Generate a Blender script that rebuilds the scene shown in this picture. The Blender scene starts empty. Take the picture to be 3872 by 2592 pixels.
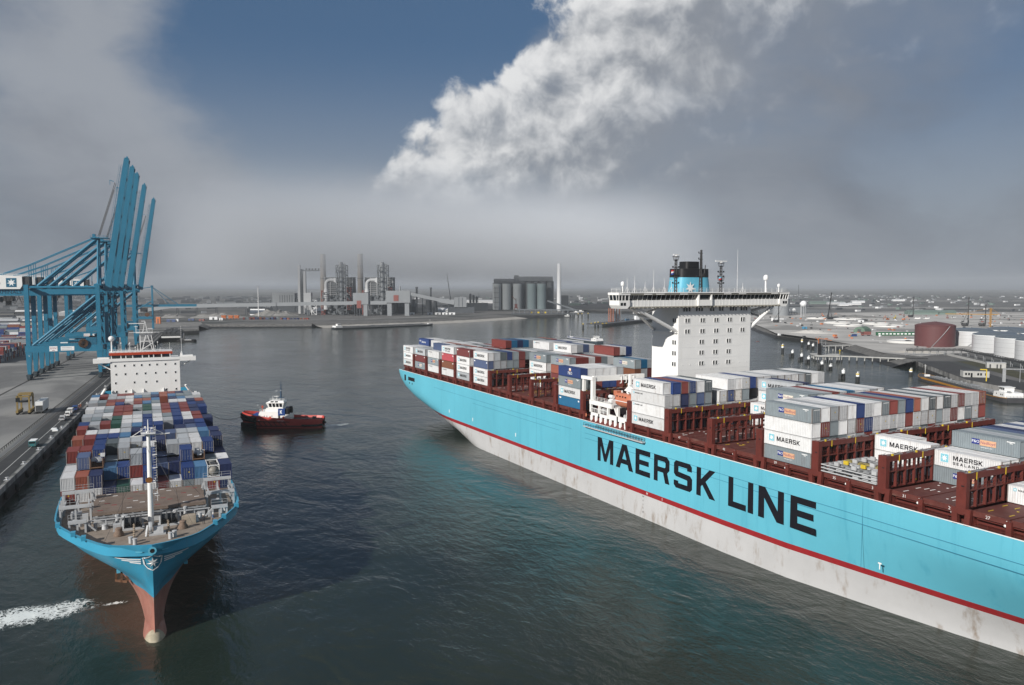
import bpy, math, random
from math import sin, cos, pi, radians, sqrt, atan2
from mathutils import Vector, Matrix
random.seed(7)
S = bpy.context.scene
COL = S.collection

# ------------------------------------------------------------------ camera
cam_d = bpy.data.cameras.new('camera')
cam_d.sensor_fit = 'HORIZONTAL'; cam_d.sensor_width = 36.0
cam_d.lens = 36.0 * 2967.0 / 3872.0
cam_d.clip_start = 0.5; cam_d.clip_end = 60000.0
cam = bpy.data.objects.new('camera', cam_d)
cam.location = (0, 0, 59.0)
cam.rotation_euler = (radians(90 - 4.09), 0, radians(-27.667))
COL.objects.link(cam); S.camera = cam

# ------------------------------------------------------------------ light
TO_SUN = Vector((-1.0, -0.43, 0.55)).normalized()
SUN_EL = math.asin(TO_SUN.z); SUN_ROT = atan2(TO_SUN.x, TO_SUN.y)
sun_d = bpy.data.lights.new('sun', 'SUN'); sun_d.energy = 5.0; sun_d.angle = radians(0.6)
sun_d.color = (1.0, 0.955, 0.89)
sun = bpy.data.objects.new('sun', sun_d); COL.objects.link(sun)
sun.rotation_euler = TO_SUN.to_track_quat('Z', 'Y').to_euler()
S.view_settings.view_transform = 'Standard'; S.view_settings.look = 'None'
S.view_settings.exposure = 0.10; S.view_settings.gamma = 1.0
S.view_settings.use_curve_mapping = False

SKY_K = 0.10
FOG_B = 0.80
FOG_C0 = (.20, .222, .265, 1); FOG_C1 = (.42, .45, .50, 1)
SKY_PATCH = [((.260, .926, .274), .26, -1.25), ((.362, .880, .306), .17, -.8), ((.645, .745, .171), .22, -.30), ((.818, .554, .155), .26, -.3),
             ((.03, .970, .245), .30, .85), ((.726, .625, .287), .25, .55), ((.564, .768, .304), .16, .6), ((.60, .76, .10), .35, .35)]
TONE_PATCH = [((-.05, .994, .097), .30, -.45), ((.25, .96, .06), .30, .55), ((.82, .50, .30), .35, -.8), ((.87, .48, .02), .30, -.35), ((.50, .86, .12), .22, .5), ((-.003, .970, .245), .25, .9)]
CUM_N = tuple(Vector((.311, .941, .129)).cross(Vector((.470, .823, .318))).normalized())
W = bpy.data.worlds.new('World'); S.world = W; W.use_nodes = True
def world_sky():
    nt = W.node_tree; nt.nodes.clear(); N = nt.nodes; L = nt.links
    def node(t, **k):
        n = N.new(t)
        for a, b in k.items(): setattr(n, a, b)
        return n
    def inp(n, i, v):
        if hasattr(v, 'links') or hasattr(v, 'is_output'): L.new(v, n.inputs[i])
        else: n.inputs[i].default_value = v
    def M(op, a, b=0.0, c=0.0, clamp=False):
        n = node('ShaderNodeMath', operation=op, use_clamp=clamp)
        inp(n, 0, a); inp(n, 1, b)
        if op in ('MULTIPLY_ADD',): inp(n, 2, c)
        return n.outputs[0]
    def VM(op, a, b=(0, 0, 0)):
        n = node('ShaderNodeVectorMath', operation=op); inp(n, 0, a); inp(n, 1, b); return n
    def step(x, lo, hi):
        n = node('ShaderNodeMapRange', interpolation_type='SMOOTHSTEP'); inp(n, 0, x)
        n.inputs[1].default_value = lo; n.inputs[2].default_value = hi; return n.outputs[0]
    def noise(v, scale, detail=4, rough=.5, dist=0.):
        n = node('ShaderNodeTexNoise'); L.new(v, n.inputs['Vector'])
        n.inputs['Scale'].default_value = scale; n.inputs['Detail'].default_value = detail
        n.inputs['Roughness'].default_value = rough; n.inputs['Distortion'].default_value = dist
        return n.outputs['Fac']
    def node_noise_col(v, scale, detail):
        n = node('ShaderNodeTexNoise'); L.new(v, n.inputs['Vector']); n.inputs['Scale'].default_value = scale; n.inputs['Detail'].default_value = detail
        return n.outputs['Color']
    def sw_d(d_, sw_, st_): return VM('ADD', d_, VM('MULTIPLY', VM('SUBTRACT', VM('SUBTRACT', sw_, st_).outputs[0], (.08, .08, .08)).outputs[0], (1.4, 1.4, .9)).outputs[0]).outputs[0]
    def mix(f, a, b):
        n = node('ShaderNodeMix', data_type='RGBA'); inp(n, 0, f); inp(n, 6, a); inp(n, 7, b); return n.outputs[2]
    tc = node('ShaderNodeTexCoord'); d = VM('NORMALIZE', tc.outputs['Generated']).outputs[0]
    sx = node('ShaderNodeSeparateXYZ'); L.new(d, sx.inputs[0]); z = sx.outputs[2]
    sky = node('ShaderNodeTexSky', sky_type='NISHITA', sun_disc=False)
    sky.sun_elevation = SUN_EL; sky.sun_rotation = SUN_ROT
    sky.air_density = 1.0; sky.dust_density = 0.2; sky.ozone_density = 4.0; sky.altitude = 1500
    sc = VM('SCALE', sky.outputs[0]); sc.inputs[3].default_value = SKY_K
    deep = mix(.74, sc.outputs[0], (0.085, 0.165, 0.29, 1))
    pale = mix(step(z, .30, .03), deep, (.355, .40, .46, 1))
    # torn veil of low cloud: thick at the horizon, opening upwards
    st = VM('MULTIPLY', d, (1, 1, 1.9)).outputs[0]
    warp = VM('MULTIPLY_ADD', node_noise_col(st, 4.5, 5)); warp.inputs[1].default_value = (.16, .16, .16); L.new(st, warp.inputs[2]); sw = warp.outputs[0]
    n1 = noise(sw, 2.6, 8, .58, .0)
    n1b = noise(VM('ADD', sw, (3.1, 1.7, .4)).outputs[0], 7.0, 9, .6, .0)
    f = M('ADD', M('MULTIPLY_ADD', z, -2.6, FOG_B), M('MULTIPLY', step(z, .33, .62), 2.0))
    f = M('ADD', f, M('MULTIPLY_ADD', n1, 2.2, -1.1)); f = M('ADD', f, M('MULTIPLY_ADD', n1b, 1.1, -.55))
    for c, r, k in SKY_PATCH:
        dd = VM('DISTANCE', sw_d(d, sw, st), c).outputs['Value']
        f = M('ADD', f, M('MULTIPLY', step(dd, r, r * .15), k))
    fog = step(f, -.15, 1.15)
    tone = M('ADD', M('MULTIPLY_ADD', noise(VM('ADD', sw, (7.7, 2.2, 5.1)).outputs[0], 3.2, 7, .55, .0), 2.4, -1.2), M('MULTIPLY_ADD', n1b, 1.0, -.5))
    for c, r, k in TONE_PATCH:
        dd = VM('DISTANCE', d, c).outputs['Value']; tone = M('ADD', tone, M('MULTIPLY', step(dd, r, 0.), k))
    fogc = mix(step(tone, -.9, .9), FOG_C0, FOG_C1)
    col = mix(M('MULTIPLY', fog, .93), pale, fogc)
    # sunlit cumulus towers
    cw = VM('MULTIPLY_ADD', node_noise_col(d, 9.0, 3)); cw.inputs[1].default_value = (.055, .055, .055); L.new(d, cw.inputs[2])
    wv = VM('SUBTRACT', cw.outputs[0], (.0275, .0275, .0275)).outputs[0]
    n2 = noise(wv, 17.0, 12, .56, .0)
    n3 = noise(VM('ADD', wv, tuple(TO_SUN * 0.015 + Vector((0, 0, .012)))).outputs[0], 17.0, 9, .54, .0)
    big = noise(wv, 6.5, 3, .5, 0)
    side = VM('DOT_PRODUCT', wv, CUM_N).outputs['Value']                      # angle past the cloud's sunlit front
    edge = M('ADD', side, M('MULTIPLY_ADD', n2, .15, -.075)); edge = M('ADD', edge, M('MULTIPLY_ADD', big, .14, -.07))
    low = step(M('ADD', z, M('MULTIPLY_ADD', n2, .08, -.04)), .085, .17)
    reach = step(M('ADD', edge, M('MULTIPLY_ADD', n1, .5, -.25)), .46, .05)
    cm = M('MULTIPLY', M('MULTIPLY', step(edge, -.006, .020), low), reach)
    ex = M('ADD', M('MULTIPLY', M('SUBTRACT', n2, n3), 1.9), M('MULTIPLY_ADD', n2, .8, -.36))
    lit = step(M('ADD', M('MULTIPLY_ADD', edge, -2.9, .74), ex), .02, 1.05)
    cc = mix(lit, (.335, .36, .40, 1), (.98, .985, .99, 1))
    col = mix(M('MULTIPLY', cm, M('MULTIPLY_ADD', lit, .22, .76)), col, cc)
    # below the horizon: fog colour
    col = mix(step(z, .004, -.004), col, FOG_C0)
    bg = node('ShaderNodeBackground'); L.new(col, bg.inputs[0]); bg.inputs[1].default_value = .74
    out = node('ShaderNodeOutputWorld'); L.new(bg.outputs[0], out.inputs[0])
world_sky()
W.cycles.sampling_method = 'MANUAL'; W.cycles.sample_map_resolution = 256
S.cycles.use_denoising = True
S.cycles.max_bounces = 5; S.cycles.diffuse_bounces = 2; S.cycles.glossy_bounces = 3
S.cycles.transmission_bounces = 2; S.cycles.volume_bounces = 0; S.cycles.volume_max_steps = 96; S.cycles.transparent_max_bounces = 6
S.cycles.caustics_reflective = False; S.cycles.caustics_refractive = False

# ------------------------------------------------------------------ helpers
EACH = {'bulwark_rib', 'window_mullion', 'wing_brace', 'deck_house', 'wall_lamp', 'cab_mullion', 'wheelhouse_mullion', 'mullion', 'davit_frame', 'tie_rod', 'lower_pane', 'deck_box', 'gallery_post', 'centre_bay', 'wing_deck',
        'vent_box', 'porthole', 'platform_frame', 'boat_deck_frame', 'boom_crossbeam', 'cross_beam', 'bridge_wing', 'engine_casing', 'red_lattice_', 'accommodation_block_', 'forestay', 'twistlock_bin', 'id_code', 'bay_number', 'draught_marks', 'load_mark', 'folded_panel', 'deck_gear', 'corner_lug', 'hull_lettering', 'loading_arm', 'stay', 'mast_stay', 'rubbing_strip', 'plate_lines', 'machinery_house', 'stair_', 'mast_platform_', 'fire_monitor', 'gantry', 'radar_scanner', 'hose_rack', 'deck_load'}
STUFF_PARTS = {'lashing_gear', 'lashing_socket', 'plant_equipment', 'pipework', 'festoon_cable', 'end_wall', 'ladder_step', 'reel_spoke', 'stair', 'anchor_chain', 'fender', 'boom_walkway', 'wing_soffit', 'quay_barrier', 'hatch_coaming', 'winch_bed', 'stern_gear', 'bogie', 'pipeline', 'lettering'}
def V(*a): return Vector(a)
class MB:
    def __init__(s): s.v = []; s.f = []; s.m = []; s.cut = []
    def add(s, vs, fs, m=0):
        o = len(s.v); s.cut.append((o, len(s.f))); s.v.extend([tuple(p) for p in vs])
        for f in fs: s.f.append([i + o for i in f]); s.m.append(m)
        return s
    def box(s, x0, x1, y0, y1, z0, z1, m=0):
        return s.add([(x0, y0, z0), (x1, y0, z0), (x1, y1, z0), (x0, y1, z0), (x0, y0, z1), (x1, y0, z1), (x1, y1, z1), (x0, y1, z1)],
                     [(0, 3, 2, 1), (4, 5, 6, 7), (0, 1, 5, 4), (1, 2, 6, 5), (2, 3, 7, 6), (3, 0, 4, 7)], m)
    def cb(s, x, y, z, sx, sy, sz, m=0):
        return s.box(x - sx / 2, x + sx / 2, y - sy / 2, y + sy / 2, z, z + sz, m)
    def beam(s, p, q, w, h=None, m=0, up=(0, 0, 1), w2=None, h2=None):
        p = Vector(p); q = Vector(q); h = w if h is None else h
        d = (q - p).normalized(); u = Vector(up)
        if abs(d.dot(u)) > .98: u = Vector((0, 1, 0))
        r = d.cross(u).normalized(); u = r.cross(d)
        w2 = w if w2 is None else w2; h2 = h if h2 is None else h2
        vs = []
        for c, a, b in ((p, w, h), (q, w2, h2)):
            for i, j in ((-1, -1), (1, -1), (1, 1), (-1, 1)): vs.append(c + r * (i * a / 2) + u * (j * b / 2))
        return s.add(vs, [(0, 3, 2, 1), (4, 5, 6, 7), (0, 1, 5, 4), (1, 2, 6, 5), (2, 3, 7, 6), (3, 0, 4, 7)][::1], m)
    def tube(s, p, q, r, n=6, r2=None, m=0, caps=True):
        p = Vector(p); q = Vector(q); r2 = r if r2 is None else r2
        d = (q - p).normalized(); u = Vector((0, 0, 1)) if abs(d.z) < .98 else Vector((0, 1, 0))
        a = d.cross(u).normalized(); b = a.cross(d)
        vs = [c + (a * cos(2 * pi * i / n) + b * sin(2 * pi * i / n)) * rr for c, rr in ((p, r), (q, r2)) for i in range(n)]
        fs = [(i, n + i, n + (i + 1) % n, (i + 1) % n) for i in range(n)]
        if caps: fs += [tuple(range(n)), tuple(range(2 * n - 1, n - 1, -1))]
        return s.add(vs, fs, m)
    def path(s, pts, r, n=6, m=0):
        for a, b in zip(pts[:-1], pts[1:]): s.tube(a, b, r, n, m=m)
        return s
    def lathe(s, prof, n=16, c=(0, 0, 0), m=0, a0=0, a1=2 * pi):
        full = abs(a1 - a0 - 2 * pi) < 1e-6; k = n if full else n + 1
        vs = [(c[0] + r * cos(a0 + (a1 - a0) * i / n), c[1] + r * sin(a0 + (a1 - a0) * i / n), c[2] + z) for r, z in prof for i in range(k)]
        fs = []
        for j in range(len(prof) - 1):
            for i in range(n):
                i2 = (i + 1) % k
                fs.append((j * k + i, j * k + i2, (j + 1) * k + i2, (j + 1) * k + i))
        if full:
            if prof[0][0] > 1e-4: fs.append(tuple(range(k - 1, -1, -1)))
            if prof[-1][0] > 1e-4: fs.append(tuple((len(prof) - 1) * k + i for i in range(k)))
        return s.add(vs, fs, m)
    def prism(s, pts, vec, m=0):
        n = len(pts); vec = Vector(vec); pts = [Vector(p) for p in pts]
        return s.add(pts + [p + vec for p in pts], [tuple(range(n - 1, -1, -1)), tuple(range(n, 2 * n))] + [(i, (i + 1) % n, n + (i + 1) % n, n + i) for i in range(n)], m)
    def quad(s, a, b, c, d, m=0): return s.add([a, b, c, d], [(0, 1, 2, 3)], m)
    def grid(s, rings, m=0, closed=False):
        k = len(rings[0]); vs = [p for r in rings for p in r]; fs = []
        for j in range(len(rings) - 1):
            for i in range(k if closed else k - 1):
                i2 = (i + 1) % k
                fs.append((j * k + i, j * k + i2, (j + 1) * k + i2, (j + 1) * k + i))
        return s.add(vs, fs, m)
    def sphere(s, c, r, n=10, k=6, m=0, sz=1.0, z0=-1.0):
        prof = []
        for j in range(k + 1):
            a = -pi / 2 + pi * j / k
            if sin(a) < z0 - 1e-6: continue
            prof.append((max(r * cos(a), 1e-5), r * sin(a) * sz))
        return s.lathe(prof, n, c, m)
    def mesh(s, name):
        me = bpy.data.meshes.new(name); me.from_pydata(s.v, [], s.f)
        if any(s.m): me.polygons.foreach_set('material_index', s.m)
        return me
    def build(s, name, mats, parent=None, loc=None, rz=0, smooth=False, **tags):
        if name in EACH and len(s.cut) > 1:                       # every primitive becomes a part of its own
            last = None; cu = s.cut + [(len(s.v), len(s.f))]
            for (v0, f0), (v1, f1) in zip(cu[:-1], cu[1:]):
                t = MB(); t.v = s.v[v0:v1]; t.f = [[i - v0 for i in f] for f in s.f[f0:f1]]; t.m = s.m[f0:f1]
                last = t.build(name, mats, parent, loc, rz, smooth, **tags)
            return last
        if name in STUFF_PARTS: tags['kind'] = 'stuff'
        me = s.mesh(name)
        for m in (mats if isinstance(mats, (list, tuple)) else [mats]): me.materials.append(m)
        if smooth: me.shade_smooth() if smooth is True else me.shade_smooth()
        return inst(name, me, parent, loc, rz, **tags)
def inst(name, me, parent=None, loc=None, rz=0, mats=None, **tags):
    o = bpy.data.objects.new(name, me); COL.objects.link(o)
    if parent: o.parent = parent
    if loc is not None: o.location = loc
    if rz: o.rotation_euler[2] = rz
    if mats:
        for i, m in enumerate(mats):
            if i < len(o.material_slots): o.material_slots[i].link = 'OBJECT'; o.material_slots[i].material = m
    tag(o, **tags); return o
def tag(o, label=None, cat=None, group=None, kind=None):
    if label: o['label'] = label
    if cat: o['category'] = cat
    if group: o['group'] = group
    if kind: o['kind'] = kind
    return o
def empty(name, loc=(0, 0, 0), rz=0, **tags):
    return inst(name, None, None, loc, rz, **tags)
def auto_smooth(o, ang=35):
    me = o.data; me.shade_smooth()
    try: me.set_sharp_from_angle(angle=radians(ang))
    except Exception: pass
    return o

# ------------------------------------------------------------------ materials
def paint(name, col, rough=.5, var=.12, scale=.25, dirt=None, dirt_amt=.0, streak=0.0, bump=0.0, metal=0., spec=.4, rnd=0.0, space='Object', dscale=None):
    m = bpy.data.materials.new(name); m.use_nodes = True; nt = m.node_tree; N = nt.nodes; L = nt.links
    b = N['Principled BSDF']; b.inputs['Roughness'].default_value = rough; b.inputs['Metallic'].default_value = metal
    b.inputs['Specular IOR Level'].default_value = spec
    c = (*col, 1)
    if var == 0 and not dirt and not rnd and not streak:
        b.inputs['Base Color'].default_value = c; return m
    tc = N.new('ShaderNodeTexCoord'); co = tc.outputs[space]
    no = N.new('ShaderNodeTexNoise'); L.new(co, no.inputs['Vector']); no.inputs['Scale'].default_value = scale
    no.inputs['Detail'].default_value = 6; no.inputs['Roughness'].default_value = .62
    mr = N.new('ShaderNodeMapRange'); L.new(no.outputs['Fac'], mr.inputs[0]); mr.inputs[1].default_value = .25; mr.inputs[2].default_value = .75
    mr.inputs[3].default_value = 1 - var; mr.inputs[4].default_value = 1 + var
    fac = mr.outputs[0]
    if rnd:
        oi = N.new('ShaderNodeObjectInfo'); m2 = N.new('ShaderNodeMapRange'); L.new(oi.outputs['Random'], m2.inputs[0])
        m2.inputs[3].default_value = 1 - rnd; m2.inputs[4].default_value = 1 + rnd
        mm = N.new('ShaderNodeMath'); mm.operation = 'MULTIPLY'; L.new(fac, mm.inputs[0]); L.new(m2.outputs[0], mm.inputs[1]); fac = mm.outputs[0]
    vm = N.new('ShaderNodeVectorMath'); vm.operation = 'SCALE'; vm.inputs[0].default_value = col; L.new(fac, vm.inputs['Scale'])
    out = vm.outputs[0]
    if dirt:
        mp = N.new('ShaderNodeMapping'); L.new(co, mp.inputs['Vector'])
        ds = dscale or (1.0, 1.0, .16) if streak else (dscale or (1, 1, 1))
        mp.inputs['Scale'].default_value = ds
        if rnd:
            ad = N.new('ShaderNodeVectorMath'); ad.operation = 'MULTIPLY_ADD'; L.new(oi.outputs['Random'], ad.inputs[0]); ad.inputs[1].default_value = (37, 91, 53); L.new(mp.outputs[0], ad.inputs[2]); dv = ad.outputs[0]
        else: dv = mp.outputs[0]
        n2 = N.new('ShaderNodeTexNoise'); L.new(dv, n2.inputs['Vector']); n2.inputs['Scale'].default_value = 1.0 if not streak else streak
        n2.inputs['Detail'].default_value = 7; n2.inputs['Roughness'].default_value = .65
        r2 = N.new('ShaderNodeMapRange'); r2.interpolation_type = 'SMOOTHSTEP'; L.new(n2.outputs['Fac'], r2.inputs[0])
        r2.inputs[1].default_value = .52; r2.inputs[2].default_value = .78; r2.inputs[3].default_value = 0; r2.inputs[4].default_value = dirt_amt
        mx = N.new('ShaderNodeMix'); mx.data_type = 'RGBA'; L.new(r2.outputs[0], mx.inputs[0]); L.new(out, mx.inputs[6]); mx.inputs[7].default_value = (*dirt, 1); out = mx.outputs[2]
    L.new(out, b.inputs['Base Color'])
    if bump:
        bp = N.new('ShaderNodeBump'); bp.inputs['Strength'].default_value = bump; bp.inputs['Distance'].default_value = .3
        L.new(no.outputs['Fac'], bp.inputs['Height']); L.new(bp.outputs[0], b.inputs['Normal'])
    return m
RUST = (.11, .045, .02); GRIME = (.07, .065, .06)
# ------------------------------------------------------------------ water
def water_material():
    m = bpy.data.materials.new('harbour_water'); m.use_nodes = True; nt = m.node_tree; N = nt.nodes; L = nt.links
    b = N['Principled BSDF']; b.inputs['IOR'].default_value = 1.333; b.inputs['Roughness'].default_value = .07
    tc = N.new('ShaderNodeTexCoord'); co = tc.outputs['Object']
    def noise(scale, detail, rough=.55, dist=0., mp=(1, 1, 1), rz=0, src=None):
        mpn = N.new('ShaderNodeMapping'); L.new(src or co, mpn.inputs[0]); mpn.inputs['Scale'].default_value = mp; mpn.inputs['Rotation'].default_value = (0, 0, rz)
        n = N.new('ShaderNodeTexNoise'); L.new(mpn.outputs[0], n.inputs[0]); n.inputs['Scale'].default_value = scale
        n.inputs['Detail'].default_value = detail; n.inputs['Roughness'].default_value = rough; n.inputs['Distortion'].default_value = dist
        return n.outputs['Fac']
    def math_(op, a, b_=0., c=0.):
        n = N.new('ShaderNodeMath'); n.operation = op
        for i, x in enumerate((a, b_, c)):
            if hasattr(x, 'is_output'): L.new(x, n.inputs[i])
            else: n.inputs[i].default_value = x
        return n.outputs[0]
    big = noise(.018, 4, .5, .6)                       # broad current patches
    swell = noise(.085, 3, .5, .8, (1, .6, 1), .45)
    chop = noise(.50, 4, .58, .4, (1.0, .55, 1), .35)
    fine = noise(2.0, 4, .6, .3, (1, .6, 1), -.2)
    amp = N.new('ShaderNodeMapRange'); L.new(big, amp.inputs[0]); amp.inputs[1].default_value = .35; amp.inputs[2].default_value = .65; amp.inputs[3].default_value = .45; amp.inputs[4].default_value = 1.15
    h = math_('ADD', math_('MULTIPLY', swell, 1.5), math_('MULTIPLY', math_('ADD', math_('MULTIPLY', chop, .62), math_('MULTIPLY', fine, .17)), amp.outputs[0]))
    bp = N.new('ShaderNodeBump'); bp.inputs['Strength'].default_value = 1.0; bp.inputs['Distance'].default_value = .38; L.new(h, bp.inputs['Height'])
    L.new(bp.outputs[0], b.inputs['Normal'])
    # silt-green water body, browner where the bow thrusters stir the mud
    mr = N.new('ShaderNodeMapRange'); L.new(big, mr.inputs[0]); mr.inputs[1].default_value = .3; mr.inputs[2].default_value = .7
    mx = N.new('ShaderNodeMix'); mx.data_type = 'RGBA'; L.new(mr.outputs[0], mx.inputs[0]); mx.inputs[6].default_value = (.012, .020, .015, 1); mx.inputs[7].default_value = (.022, .032, .024, 1)
    def near(cx, cy, sx, sy):
        sb = N.new('ShaderNodeVectorMath'); sb.operation = 'SUBTRACT'; L.new(co, sb.inputs[0]); sb.inputs[1].default_value = (cx, cy, 0)
        ml = N.new('ShaderNodeVectorMath'); ml.operation = 'MULTIPLY'; L.new(sb.outputs[0], ml.inputs[0]); ml.inputs[1].default_value = (1 / sx, 1 / sy, 0)
        ln = N.new('ShaderNodeVectorMath'); ln.operation = 'LENGTH'; L.new(ml.outputs[0], ln.inputs[0]); return ln.outputs['Value']
    mud = math_('ADD', math_('SUBTRACT', 1.0, near(1.5, 152, 11, 16)), math_('MULTIPLY_ADD', noise(.10, 4, .6, .6), 1.8, -.9))
    ms = N.new('ShaderNodeMapRange'); ms.interpolation_type = 'SMOOTHSTEP'; L.new(mud, ms.inputs[0]); ms.inputs[1].default_value = .15; ms.inputs[2].default_value = .7; ms.inputs[4].default_value = .8
    m2 = N.new('ShaderNodeMix'); m2.data_type = 'RGBA'; L.new(ms.outputs[0], m2.inputs[0]); L.new(mx.outputs[2], m2.inputs[6]); m2.inputs[7].default_value = (.060, .046, .034, 1)
    # thruster foam
    rn = noise(.8, 6, .62, 1.2); vor = math_('SUBTRACT', 1.0, math_('ABSOLUTE', math_('MULTIPLY_ADD', rn, 5.0, -2.5)))
    fm = None
    for cx, cy, sx, sy, k in ((-13.5, 162, 13.5, 5.4, 1.05), (-24, 160, 10, 7, .9), (-7, 163.5, 4.2, 3.4, .95), (.6, 160.8, 2.4, .9, .75), (45, 341, 3, 1.4, .5), (86, 329, 9, 3.2, .75), (49, 345, 3.5, 2.5, .5), (124.5, 168, 2.5, 9, .4)):
        v = math_('MULTIPLY', math_('SUBTRACT', 1.0, near(cx, cy, sx, sy)), k); fm = v if fm is None else math_('MAXIMUM', fm, v)
    ff = math_('ADD', math_('ADD', fm, math_('MULTIPLY_ADD', vor, 1.15, -1.0)), math_('MULTIPLY_ADD', noise(.28, 4, .6, .6), 1.4, -.7))
    fs = N.new('ShaderNodeMapRange'); fs.interpolation_type = 'SMOOTHSTEP'; L.new(ff, fs.inputs[0]); fs.inputs[1].default_value = .10; fs.inputs[2].default_value = .42
    gate = N.new('ShaderNodeMapRange'); L.new(fm, gate.inputs[0]); gate.inputs[1].default_value = 0; gate.inputs[2].default_value = .15
    fa = math_('MULTIPLY', fs.outputs[0], gate.outputs[0])
    m3 = N.new('ShaderNodeMix'); m3.data_type = 'RGBA'; L.new(fa, m3.inputs[0]); L.new(m2.outputs[2], m3.inputs[6]); m3.inputs[7].default_value = (.72, .75, .74, 1)
    L.new(m3.outputs[2], b.inputs['Base Color'])
    rg = N.new('ShaderNodeMapRange'); L.new(fa, rg.inputs[0]); rg.inputs[3].default_value = .07; rg.inputs[4].default_value = .8; L.new(rg.outputs[0], b.inputs['Roughness'])
    return m
wm = water_material()
MB().quad((-9000, -2600, 0), (9000, -2600, 0), (9000, 9000, 0), (-9000, 9000, 0)).build('water', wm, kind='structure')

# ------------------------------------------------------------------ ground round the basin
def ground_mat(name, c0, c1, scale, rough=.9, mp=(1, 1, 1), c2=None, s2=.02, bump=.0):
    m = bpy.data.materials.new(name); m.use_nodes = True; nt = m.node_tree; N = nt.nodes; L = nt.links
    b = N['Principled BSDF']; b.inputs['Roughness'].default_value = rough; b.inputs['Specular IOR Level'].default_value = .25
    tc = N.new('ShaderNodeTexCoord'); mpn = N.new('ShaderNodeMapping'); L.new(tc.outputs['Object'], mpn.inputs[0]); mpn.inputs['Scale'].default_value = mp
    n = N.new('ShaderNodeTexNoise'); L.new(mpn.outputs[0], n.inputs[0]); n.inputs['Scale'].default_value = scale; n.inputs['Detail'].default_value = 9; n.inputs['Roughness'].default_value = .66
    mr = N.new('ShaderNodeMapRange'); L.new(n.outputs[0], mr.inputs[0]); mr.inputs[1].default_value = .3; mr.inputs[2].default_value = .7
    mx = N.new('ShaderNodeMix'); mx.data_type = 'RGBA'; L.new(mr.outputs[0], mx.inputs[0]); mx.inputs[6].default_value = (*c0, 1); mx.inputs[7].default_value = (*c1, 1); out = mx.outputs[2]
    if c2:
        n2 = N.new('ShaderNodeTexNoise'); L.new(mpn.outputs[0], n2.inputs[0]); n2.inputs['Scale'].default_value = s2; n2.inputs['Detail'].default_value = 5; n2.inputs['Distortion'].default_value = .7
        r2 = N.new('ShaderNodeMapRange'); r2.interpolation_type = 'SMOOTHSTEP'; L.new(n2.outputs[0], r2.inputs[0]); r2.inputs[1].default_value = .48; r2.inputs[2].default_value = .62
        m2 = N.new('ShaderNodeMix'); m2.data_type = 'RGBA'; L.new(r2.outputs[0], m2.inputs[0]); L.new(out, m2.inputs[6]); m2.inputs[7].default_value = (*c2, 1); out = m2.outputs[2]
    L.new(out, b.inputs['Base Color'])
    if bump:
        bp = N.new('ShaderNodeBump'); bp.inputs['Strength'].default_value = bump; bp.inputs['Distance'].default_value = 1.0; L.new(n.outputs[0], bp.inputs['Height']); L.new(bp.outputs[0], b.inputs['Normal'])
    return m
G_land = ground_mat('dry_ground', (.085, .085, .085), (.16, .155, .15), .02, c2=(.055, .06, .058), s2=.0045, mp=(1, 1, 1), bump=.2)
G_sand = ground_mat('dredged_sand', (.33, .32, .305), (.52, .505, .48), .02, c2=(.24, .235, .225), s2=.009, bump=.3)
G_beach = ground_mat('beach_sand', (.30, .285, .26), (.40, .38, .35), .08)
G_quay = ground_mat('quay_concrete', (.125, .125, .125), (.20, .20, .197), .03, c2=(.26, .258, .25), s2=.016, mp=(1.6, .8, 1))
G_asph = ground_mat('asphalt', (.035, .036, .038), (.055, .056, .058), .25)
G_stone = ground_mat('riprap', (.045, .045, .045), (.20, .195, .185), .35, bump=1.0)
G_wet = ground_mat('wet_stone', (.010, .011, .012), (.03, .03, .03), .3, rough=.6, bump=1.0)
G_conc = ground_mat('old_concrete', (.16, .16, .155), (.30, .295, .285), .18, c2=(.10, .10, .098), s2=.12, mp=(1, 1, .4))
G_dark = ground_mat('stained_wall', (.018, .019, .02), (.05, .05, .05), .25, mp=(1, 1, .3))
G_grass = ground_mat('grass', (.035, .036, .02), (.075, .07, .04), .15)
G_gravel = ground_mat('gravel', (.11, .11, .108), (.26, .255, .245), .12, bump=1.0)

SHORE = [(-420, -2600), (-102, -400), (-72.7, -147), (-25.7, 250), (66, 1020), (70, 1052), (109, 1057), (119, 1150), (132, 1206), (200, 1172), (273, 1148), (410, 1170), (523, 1210), (628, 1267),
         (680, 1300), (760, 1292), (800, 1296), (880, 1440), (955, 1545), (985, 1560), (1030, 1430), (1080, 1372), (1010, 1180), (875, 880), (770, 750), (703, 656), (684, 600), (654, 551),
         (613, 487), (560, 415), (523, 366), (444, 278.5), (423, 234.5), (350, 60), (330, -200), (700, -2600)]
GZ = 5.0
from mathutils.geometry import tessellate_polygon
def sheet(name, pts, z, mat, **tags):
    tri = tessellate_polygon([[Vector((p[0], p[1], 0)) for p in pts]])
    b = MB(); fs = []
    for t in tri:
        a, c, d = (Vector(pts[i]) for i in t)
        fs.append(tuple(t) if (c - a).x * (d - a).y - (c - a).y * (d - a).x > 0 else tuple(t[::-1]))
    b.add([(p[0], p[1], z) for p in pts], fs)
    return b.build(name, mat, **tags)
OUT = [(13000, -2600), (13000, 15000), (-13000, 15000), (-13000, -2600)]
sheet('ground', SHORE + OUT, GZ, G_land, kind='structure')
def normals(pl):
    out = []
    for i in range(len(pl)):
        a = Vector(pl[max(i - 1, 0)]); b = Vector(pl[min(i + 1, len(pl) - 1)]); d = (b - a).normalized(); out.append(Vector((d.y, -d.x)))
    return out
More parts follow.
